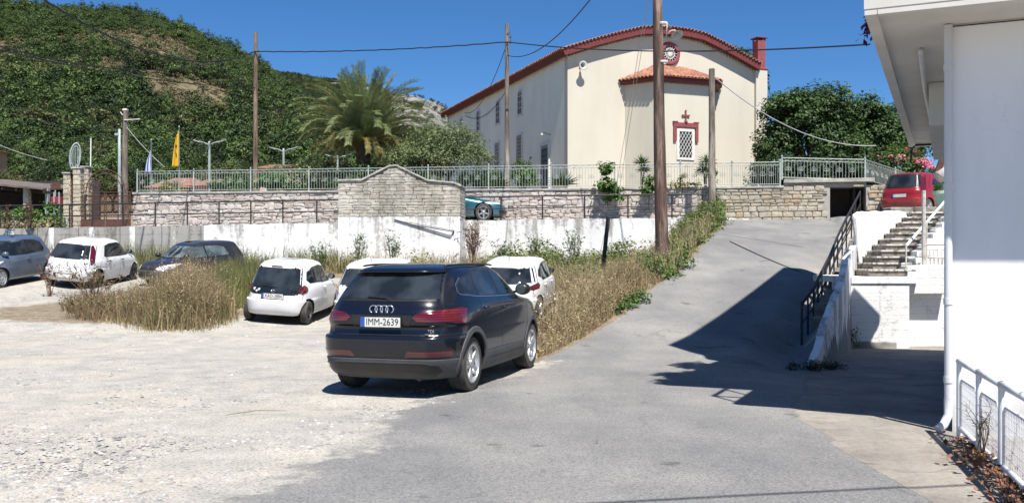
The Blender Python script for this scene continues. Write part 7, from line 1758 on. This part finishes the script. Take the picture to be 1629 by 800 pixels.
def wire(label, A, B_, sag, r_=.02, mat='cable_black', n=36, wob=0.0):
    A, B_ = Vector(A), Vector(B_); pts = [A.lerp(B_, t)-Vector((0, 0, 4*sag*t*(1-t)+wob*math.sin(t*90)*.5)) for t in np.linspace(0, 1, n)]
    o = MB().tube(pts, r_, 5).build('cable', mat); return tag(o, label, 'cable')
mt = (MP[0], MP[1]-.1, P(0, 68, 43).z); lt = (LP_[0], LP_[1]-.12, P(0, 83, 50).z)
wire('thick black overhead cable between the brown pole and the slim grey pole', lt, mt, .16, .030, wob=.03)
wire('black overhead cable from the slim pole past the church front to the white building', mt, P(1384, 71, 26), .30, .024)
wire('thick black cable rising from the brown pole to the upper left', P(60, -6, 28), lt, 1.15, .034, wob=.02)
wire('black overhead cable crossing the hill left of the brown pole', P(-40, 62, 30), lt, 1.0, .022)
wire('lower black cable crossing the hillside to the brown pole', P(-40, 70, 33), (LP_[0], LP_[1]-.12, P(0, 140, 50).z), .35, .022)
wire('black service cable dropping from the brown pole behind the palm', (LP_[0]+.1, LP_[1], P(0, 95, 50).z), P(488, 148, 62), .55, .026)
wire('thin cable dropping right from the lower part of the brown pole', (LP_[0]+.1, LP_[1], P(0, 140, 50).z), P(475, 200, 62), .2, .015)
wire('thin cable from the slim pole up to the top of the picture', (MP[0], MP[1], P(0, 88, 43).z), P(945, -8, 24), .6, .018)
wire('thin cable from the slim pole down to the church eave', (MP[0], MP[1], P(0, 70, 43).z), ch.matrix_basis @ Vector((-.1, 17.5, 7.2)), 1.0, .016)
wire('cable sagging along the church side wall', ch.matrix_basis @ Vector((-.06, 9.0, 7.35)), ch.matrix_basis @ Vector((-.06, 17.5, 7.0)), .8, .016)
wire('left of the two thin stay wires before the church front', P(1031, -10, 26), P(975, 330, 39.2), .0, .008, 'cable_grey')
wire('right of the two thin stay wires before the church front', P(1035, -10, 26), P(981, 330, 39.2), .0, .008, 'cable_grey')
wire('pale cable from the short bare pole to the tree by the white building', (SP[0]+.05, SP[1]-.1, P(0, 123, 36.3).z), P(1393, 232, 40), .75, .020, 'cable_grey')
wire('thin cable from the rough old pole down over the fence', (RP[0], RP[1], P(0, 200, 46).z), P(262, 266, 44.5), .1, .012, 'cable_grey')
wire('thin pale cable at the far left edge below the trees', P(-20, 222, 50), P(75, 255, 46), .1, .014, 'cable_grey')
wire('black wire reaching left from the old rough pole', P(-10, 132, 52), (RP[0], RP[1], P(0, 190, 46).z), 1.3, .012)
wire('thin overhead cable whose shadow crosses the asphalt in the foreground', (-20, -1.2, 6.2), (14, 5.6, 6.0), .1, .020)
# leaning post on the bank
t = thing('leaning_post', 'black metal post leaning on the grassy bank in front of the whitewashed wall', 'post', tuple(P(960, 418, 29)))
MB().box((-.06, -.05, -.3), (.06, .05, 1.45), bev=.01, mat=Matrix.Rotation(R(6), 4, 'Y')).build('post', 'iron_black', t)
# dark crack line across the road, built as a thin tube, broken metal angle hanging on the whitewashed base
cp = []
for px_, py_ in [(1161, 385), (1180, 394), (1210, 408), (1240, 421), (1268, 432), (1300, 441)]:
    lo_, hi_ = 20., 36.
    for _ in range(30):
        mid_ = (lo_+hi_)/2; zz = EYE-(py_-HY)/FPX*mid_
        if h((px_-CX)/FPX*mid_, mid_) > zz: hi_ = mid_
        else: lo_ = mid_
    cp.append((((px_-CX)/FPX*mid_), mid_, h((px_-CX)/FPX*mid_, mid_)+.02))
tag(MB().tube(cp, .018, 5).build('cable', 'cable_black'), 'dark crack line across the upper part of the road', 'cable')
an_ = thing('metal_angle', 'bent rusty metal angle hanging on the whitewashed base of the gabled wall', 'metal strip', tuple(mroot.matrix_basis @ Vector((2.15, -.03, 1.95))))
MB().tube([(0, 0, 0), (2.12, -.16-.02, -.62), (2.25, -.19, -.42)], .022, 5).build('strip', 'iron_black', an_)
MB().tube([(0, 0, -.02), (2.25, -.17, -.42)], .010, 5).build('wire', 'iron_black', an_)

# ------------------------------------------------------------------ street lights and flags
pmat('lamp_paint', (.34, .40, .38), (.26, .31, .30), scale=5, rough=.5)
def street_light(label, px, Y, ytop, zb, arms=.55, tilt=.25):
    x = (px-CX)/FPX*Y; zt = EYE-(ytop-HY)/FPX*Y; t = thing('street_light', label, 'street light', (x, Y, zb)); hh = zt-zb
    MB().lathe([(.075, 0), (.07, hh*.5), (.055, hh-.05), (.05, hh+.08), (.001, hh+.1)], 12, 0, 'z').build('pole', 'lamp_paint', t, smooth=True)
    for sg in (1, -1):
        o = MB().tube([(0, 0, hh-.10), (sg*arms*.5, 0, hh-.02+tilt*.2), (sg*arms, 0, hh+tilt*.35)], [.03, .028, .025], 8).build('arm', 'lamp_paint', t, smooth=True)
        MB().box((-.14, -.08, -.02), (.20, .08, .03), bev=.015, mat=Matrix.Translation((sg*(arms+.12), 0, hh+tilt*.42)) @ Matrix.Rotation(-sg*R(18), 4, 'Y')).build('lamp_head', 'lamp_paint', o)
street_light('pale double armed street light below the flags, left of the brown pole', 333, 47, 228, 4.6)
street_light('pale double armed street light just right of the brown pole', 451, 50, 239, 4.6, .5)
street_light('small double armed street light under the left side of the palm', 537, 55, 250, 4.6, .5)
street_light('low double armed street light right of the palm trunk', 605, 56, 262, 4.6, .7)
t = thing('lamp_post', 'slim pale green post beside the rough old wooden pole', 'post', ((190-CX)/FPX*44.5, 44.5, 3.2)); zt = P(0, 206, 44.5).z-3.2
MB().lathe([(.085, 0), (.075, zt*.6), (.06, zt), (.001, zt+.02)], 12, 0, 'z').build('pole', 'lamp_paint', t, smooth=True); MB().cbox((-.10, -.02, zt-.25), (.22, .1, .12), bev=.02).build('floodlight', 'lamp_paint', t)
t = thing('mast', 'thin white mast rising behind the stone gate pillars', 'mast', ((143-CX)/FPX*45, 45, 3.2)); MB().tube([(0, 0, 0), (.05, 0, P(0, 220, 45).z-3.2)], .03, 6).build('pole', 'white_metal', t)
# flags
m, nt, b = newmat('flag_stripes'); v = coords(nt, False); sp = _n(nt, 'ShaderNodeUVMap'); uv = _n(nt, 'ShaderNodeSeparateXYZ'); nt.links.new(sp.outputs[0], uv.inputs[0])
st_ = _math(nt, 'GREATER_THAN', _math(nt, 'FRACT', _math(nt, 'MULTIPLY', uv.outputs[1], 4.5)), .5)
nt.links.new(_mix(nt, st_, (.05, .14, .48), (.72, .74, .78)), b.inputs['Base Color']); b.inputs['Roughness'].default_value = .8
pmat('flag_yellow', (.66, .42, .02), (.56, .34, .015), scale=4, rough=.8, world=False); pmat('flag_emblem', (.05, .03, .01), rough=.8)
def flag(label, px, Y, ytop, zb, fy0, fy1, wd, mat, emblem=False, seed=0):
    x = (px-CX)/FPX*Y; z = lambda py: EYE-(py-HY)/FPX*Y-zb; t = thing('flag', label, 'flag', (x, Y, zb))
    MB().lathe([(.03, 0), (.024, z(ytop)), (.05, z(ytop)+.03), (.001, z(ytop)+.09)], 8, 0, 'z').build('flagpole', 'lamp_paint', t, smooth=True)
    z0, z1 = z(fy0), z(fy1); rows = []; uvs = []
    for i in range(22):
        s = i/21; zz = z0+(z1-z0)*s; w_ = wd*(.25+.75*s**.8); rows.append([(-.02-w_*u, .10*math.sin(u*9+s*2+seed)*u**.4*(.4+s), zz-.25*u*(1-s)) for u in np.linspace(0, 1, 16)])
    mb = MB(); mb.grid(rows); o = mb.build('cloth', mat, t, smooth=True); ul = o.data.uv_layers.new(name='UVMap')
    for lp in o.data.loops: i, j = divmod(lp.vertex_index, 16); ul.data[lp.index].uv = (i/21*1.3, j/15*1.0+i/21*.3)
    md = o.modifiers.new('thickness', 'SOLIDIFY'); md.thickness = .006
    if emblem:
        e = MB(); c0 = Vector((-.30*wd, -.13, (z0+z1)/2+.05)); s_ = wd*.5
        pts = [(-.5, .35), (-.3, .5), (-.12, .28), (0, .42), (.12, .28), (.3, .5), (.5, .35), (.42, .0), (.2, -.1), (.28, -.42), (0, -.25), (-.28, -.42), (-.2, -.1), (-.42, 0)]
        e.prism_y([(c0.x+a*s_*.6, c0.z+q*s_*1.5) for a, q in reversed(pts)], c0.y-.004, c0.y); e.build('emblem', 'flag_emblem', o)
    return t
flag('limp blue and white striped flag on a pale pole behind the fence', 240.5, 43.9, 224, 4.75, 238, 275, .26, 'flag_stripes', seed=1)
flag('hanging yellow flag with a dark emblem on a pole behind the fence', 285, 44.4, 203, 4.75, 207, 266, .34, 'flag_yellow', True, seed=2)

# ------------------------------------------------------------------ left: gate, pillars, ornament, shed, sign
YG = 43.3; G = lambda px, py, Y=YG: P(px, py, Y)
gt = thing('iron_gate', 'rusty brown wrought iron double gate with an arched top', 'gate', (G(125, 0).x, YG, 2.98)); zf = lambda py: P(0, py, YG).z-2.98
g0, g1 = 0, G(209, 0).x-G(125, 0).x; gm = (g0+g1)/2; pxm = 155.5
def bar(mb, x0, z0, x1, z1, r_=.018): mb.tube([(x0, 0, z0), (x1, 0, z1)], r_, 6)
X2 = lambda px: G(px, 0).x-G(125, 0).x
for a, b_, nm in ((X2(126), X2(167), 'leaf'), (X2(168), X2(208), 'leaf')):
    mb = MB(); mb.box((a, -.03, .05), (b_, .0, zf(349))); mb.box((a, -.035, zf(349)-.03), (b_, .005, zf(349)))
    for x in (a+.03, b_-.03, (a+b_)/2): bar(mb, x, 0.05, x, zf(306), .024)
    for zz in (zf(306), zf(311), zf(345)): bar(mb, a, zz, b_, zz, .018)
    n = 9; zlo_, zhi_ = zf(345), zf(311)
    for i in range(n):
        x = a+(b_-a)*(i+.5)/n
        for j in range(4):
            zc = zlo_+(zhi_-zlo_)*(j+.5)/4; rr = (zhi_-zlo_)/8.5; mb.tube([(x+rr*math.cos(q), 0, zc+rr*math.sin(q)) for q in np.linspace(0, 2*PI, 9)], .008, 4, caps=False)
    mb.build('gate_leaf', 'rust', gt)
mb = MB(); c0 = X2(168); 
for rr, q0 in ((1.15, 0), (.95, 0)): mb.tube([(c0+rr*.72*math.cos(q)*1.1, 0, zf(306)+rr*.92*math.sin(q)) for q in np.linspace(0, PI, 20)], .022, 6)
for q in np.linspace(.25, PI-.25, 9): mb.tube([(c0+.30*math.cos(q), 0, zf(306)+.30*math.sin(q)), (c0+.95*.79*math.cos(q), 0, zf(306)+.95*.92*math.sin(q))], .010, 4)
for sg in (1, -1): mb.tube([(c0+sg*.9, 0, zf(306)+.02), (c0+sg*1.05, 0, zf(306)+.22), (c0+sg*.95, 0, zf(306)+.4), (c0+sg*.82, 0, zf(306)+.30)], .014, 5); mb.tube([(c0+sg*.9, 0, zf(306)), (c0+sg*1.28, 0, zf(306)+.02)], .014, 5)
mb.build('arched_top', 'rust', gt)
pil = thing('gate_pillars', 'group of tall pale stone gate pillars left of the rusty gate', 'pillars', (G(100, 0).x, YG+.1, 2.95)); rp = Vector(pil.location)
PS = [stone_mesh('stone', 'tan_stone', .05, .06, 300+s) for s in range(4)]
for (pa, pb, pt_y, Yq) in ((100, 111.5, 276, YG+.1), (115.5, 127.5, 268, YG-.1), (129, 140.5, 266, YG+1.0)):
    xa, xb = P(pa, 0, Yq).x, P(pb, 0, Yq).x; zt = P(0, pt_y, Yq).z; mb = MB(); mb.box((xa+.02, Yq+.03, 2.9), (xb-.02, Yq+.42, zt-.02)); mb.build('core', 'mortar', pil, world=True)
    cl = cells(xb-xa, lambda s: 2.95, lambda s: zt-.02, (.16, .26), (.30, .5), random.Random(int(pa)), 0); lay_stones(pil, (xa, Yq), (xb, Yq), cl, PS, 'tan_stone', depth=.14, gap=.014, proud=.02, seed=int(pa))
    cl = cells(.44, lambda s: 2.95, lambda s: zt-.02, (.16, .26), (.30, .5), random.Random(int(pa)+1), 0); lay_stones(pil, (xb, Yq), (xb, Yq+.44), cl, PS, 'tan_stone', depth=.10, gap=.014, proud=.01, seed=int(pa)+1)
    mb = MB(); mb.box((xa-.04, Yq-.05, zt-.015), (xb+.04, Yq+.48, zt+.05), bev=.015); mb.build('cap', 'concrete_cap', pil, world=True)
MB().box((P(111.8, 0, YG+.2).x, YG+.2, 2.95), (P(115.2, 0, YG+.2).x, YG+.3, P(0, 275, YG).z)).build('iron_strip', 'rust', pil, world=True)
orn = thing('oval_ornament', 'pale green oval metal ornament with bars on top of the stone pillars', 'ornament', tuple(P(119.5, 271, YG))); hh = P(0, 228, YG).z-P(0, 271, YG).z
mb = MB(); ew, eh = .19, hh/2
mb.tube([(ew*math.cos(q)+.06*math.sin(q), .12*math.cos(q), eh+eh*math.sin(q)) for q in np.linspace(0, 2*PI, 30)], .035, 6, caps=False); mb.tube([(ew*.7*math.cos(q)+.05*math.sin(q), .09*math.cos(q), eh+eh*.78*math.sin(q)) for q in np.linspace(0, 2*PI, 30)], .018, 5, caps=False); mb.build('hoop', 'lamp_paint', orn, smooth=True)
for k in range(5): u_ = -.8+.4*k; hh_ = eh*math.sqrt(1-u_*u_)*.98; MB().tube([(ew*u_, .12*u_, eh-hh_), (ew*u_, .12*u_, eh+hh_)], .016, 5).build('bar', 'lamp_paint', orn)
# open shed
pmat('shed_dark', (.05, .042, .035), (.025, .02, .018), scale=2, rough=.9); pmat('shed_sheet', (.16, .13, .11), (.08, .065, .055), scale=3, rough=.8, bmp=.3, bscale=8)
sh = thing('open_shed', 'dark open shed with a low sloping roof on pale posts', 'shed', (P(35, 0, 47).x, 47, 3.05)); Ys = 47
x0, x1 = P(-140, 0, Ys).x, P(78, 0, Ys).x; zR0, zR1 = P(0, 278, Ys).z, P(0, 297, Ys).z
rows = []
for y_, dz in ((Ys-.6, -.12), (Ys+5, .35)): rows.append([(x0+(x1-x0)*k/10, y_, zR0+(zR1-zR0)*k/10+dz+.02*(k % 2)) for k in range(11)])
mb = MB(); mb.grid(rows); mb.grid([[(x, y, z-.09) for x, y, z in r_] for r_ in rows][::-1]); mb.grid([rows[0], [(x, y, z-.09) for x, y, z in rows[0]]]); mb.grid([[rows[0][-1], rows[1][-1]], [(rows[0][-1][0], rows[0][-1][1], rows[0][-1][2]-.09), (rows[1][-1][0], rows[1][-1][1], rows[1][-1][2]-.09)]]); mb.build('roof', 'shed_sheet', sh, world=True)
for k in range(11): x = x0+(x1-x0)*k/10; MB().box((x-.04, Ys-.55, zR0+(zR1-zR0)*k/10-.36), (x+.04, Ys+4.8, zR0+(zR1-zR0)*k/10-.24)).build('rafter', 'shed_dark', sh, world=True)
for px_ in (44.5, 77): xx = P(px_, 0, Ys).x; rw = .14 if px_ < 60 else .07; MB().box((xx-rw, Ys-.2, 3.0), (xx+rw, Ys+.05, zR0+(zR1-zR0)*(xx-x0)/(x1-x0)-.1), bev=.01).build('post', 'concrete_cap' if px_ < 60 else 'lamp_paint', sh, world=True)
MB().box((x0, Ys+4.6, 2.9), (x1+.5, Ys+4.8, 6)).build('back_wall', 'shed_dark', sh, world=True); MB().box((x0, Ys-.1, 2.9), (P(42, 0, Ys).x, Ys+.1, P(0, 343, Ys).z)).build('low_wall', 'concrete_cap', sh, world=True)
t = thing('sign', 'tilted small brown sign on a post at the shed corner', 'sign', (P(88, 0, 45.2).x, 45.2, 3.05)); MB().tube([(0, 0, 0), (0, 0, P(0, 292, 45.2).z-3.05)], .03, 6).build('post', 'lamp_paint', t)
MB().box((-.22, -.05, -.14), (.24, -.02, .14), mat=Matrix.Translation((.02, 0, P(0, 296, 45.2).z-3.05)) @ Matrix.Rotation(R(-18), 4, 'Y')).build('board', 'rust', t)
t = thing('fire_box', 'bright red box standing between two thin posts left of the stone pillars', 'box', (P(92, 0, 44.6).x, 44.6, 3.05)); zc = P(0, 318, 44.6).z-3.05; MB().box((-.28, -.1, zc-.2), (.20, .1, zc+.16), bev=.03).build('box', 'paint_red', t)
for dx in (-.12, .12): MB().tube([(dx, -.12, 0), (dx, -.12, P(0, 306, 44.6).z-3.05)], .035, 6).build('post', 'lamp_paint', t)
# sliver of a pale car under the shed
c = hatch('parked_car', 'white car standing under the open shed at the far left edge', (P(-32, 0, 46).x, 46.6), R(95), 'paint_white', 4.0, 1.68, 1.46, 2.5, .29, dict(rake=.32, belt=.62, cowl=.27), 'cap')
# houses beyond the churchyard
pmat('house_pink', (.58, .42, .36), (.50, .36, .31), scale=1, rough=.9); pmat('house_ochre', (.50, .34, .17), (.42, .28, .14), scale=1, rough=.9); pmat('roof_orange', (.27, .13, .09), (.18, .09, .065), scale=2, rough=.9, bmp=.5, bscale=4)
def house(label, pa, pb, y_e, y_r, Y, wall, zb=4.0, dep=5, hip=True):
    xa, xb = P(pa, 0, Y).x, P(pb, 0, Y).x; ze, zr_ = P(0, y_e, Y).z-zb, P(0, y_r, Y).z-zb; W = xb-xa; t = thing('house', label, 'house', (xa, Y, zb))
    MB().box((0, 0, -1), (W, dep, ze)).build('wall', wall, t); o = .3; mb = MB(); q = W*.22 if hip else 0
    mb.add([(-o, -o, ze), (W+o, -o, ze), (W+o, dep+o, ze), (-o, dep+o, ze), (q, dep/2, zr_), (W-q, dep/2, zr_)], [(0, 1, 5, 4), (2, 3, 4, 5), (1, 2, 5), (3, 0, 4), (3, 2, 1, 0)]); fixn(mb.build('roof', 'roof_orange', t))
    for k in range(max(1, int(W/2.2))):
        x = W*(k+.5)/max(1, int(W/2.2)); f = MB().box((x-.4, -.05, ze-1.6), (x+.4, -.002, ze-.5)).build('window', 'white_frame', t); MB().box((x-.32, -.06, ze-1.52), (x+.32, -.051, ze-.58)).build('pane', 'dark_glass', f)
    return t
house('low house with an orange tiled roof seen through the fence below the flags', 238, 300, 299, 277, 52, 'house_pink', 4.2)
house('small house with an orange roof seen through the fence under the street light', 306, 333, 296, 279, 50, 'house_pink', 4.2, hip=False)
house('pinkish house with a flat looking roof right of the brown wooden pole', 413, 452, 268, 256, 60, 'house_pink', 3.6, hip=False)
house('ochre house wall among the trees at the far left edge', -90, -8, 240, 234, 66, 'house_ochre', 3.6, dep=1.6)
# grey awning and brown beam at the corner of the terrace
aw = thing('awning', 'grey rolled awning behind the red car at the edge of the white building', 'awning', tuple(P(1494, 282, 33))); mb = MB(); mb.tube([(0, 0, 0), (1.0, .3, .55)], .22, 12); mb.build('roll', 'old_white_metal', aw, smooth=True)
tag(MB().box((-.12, -.06, -.9), (.12, .06, 1.1), mat=Matrix.Translation(P(1496, 262, 40)) @ Matrix.Rotation(R(20), 4, 'Y')).build('beam', 'rust'), 'dark brown slanting beam behind the balcony of the white building', 'beam')
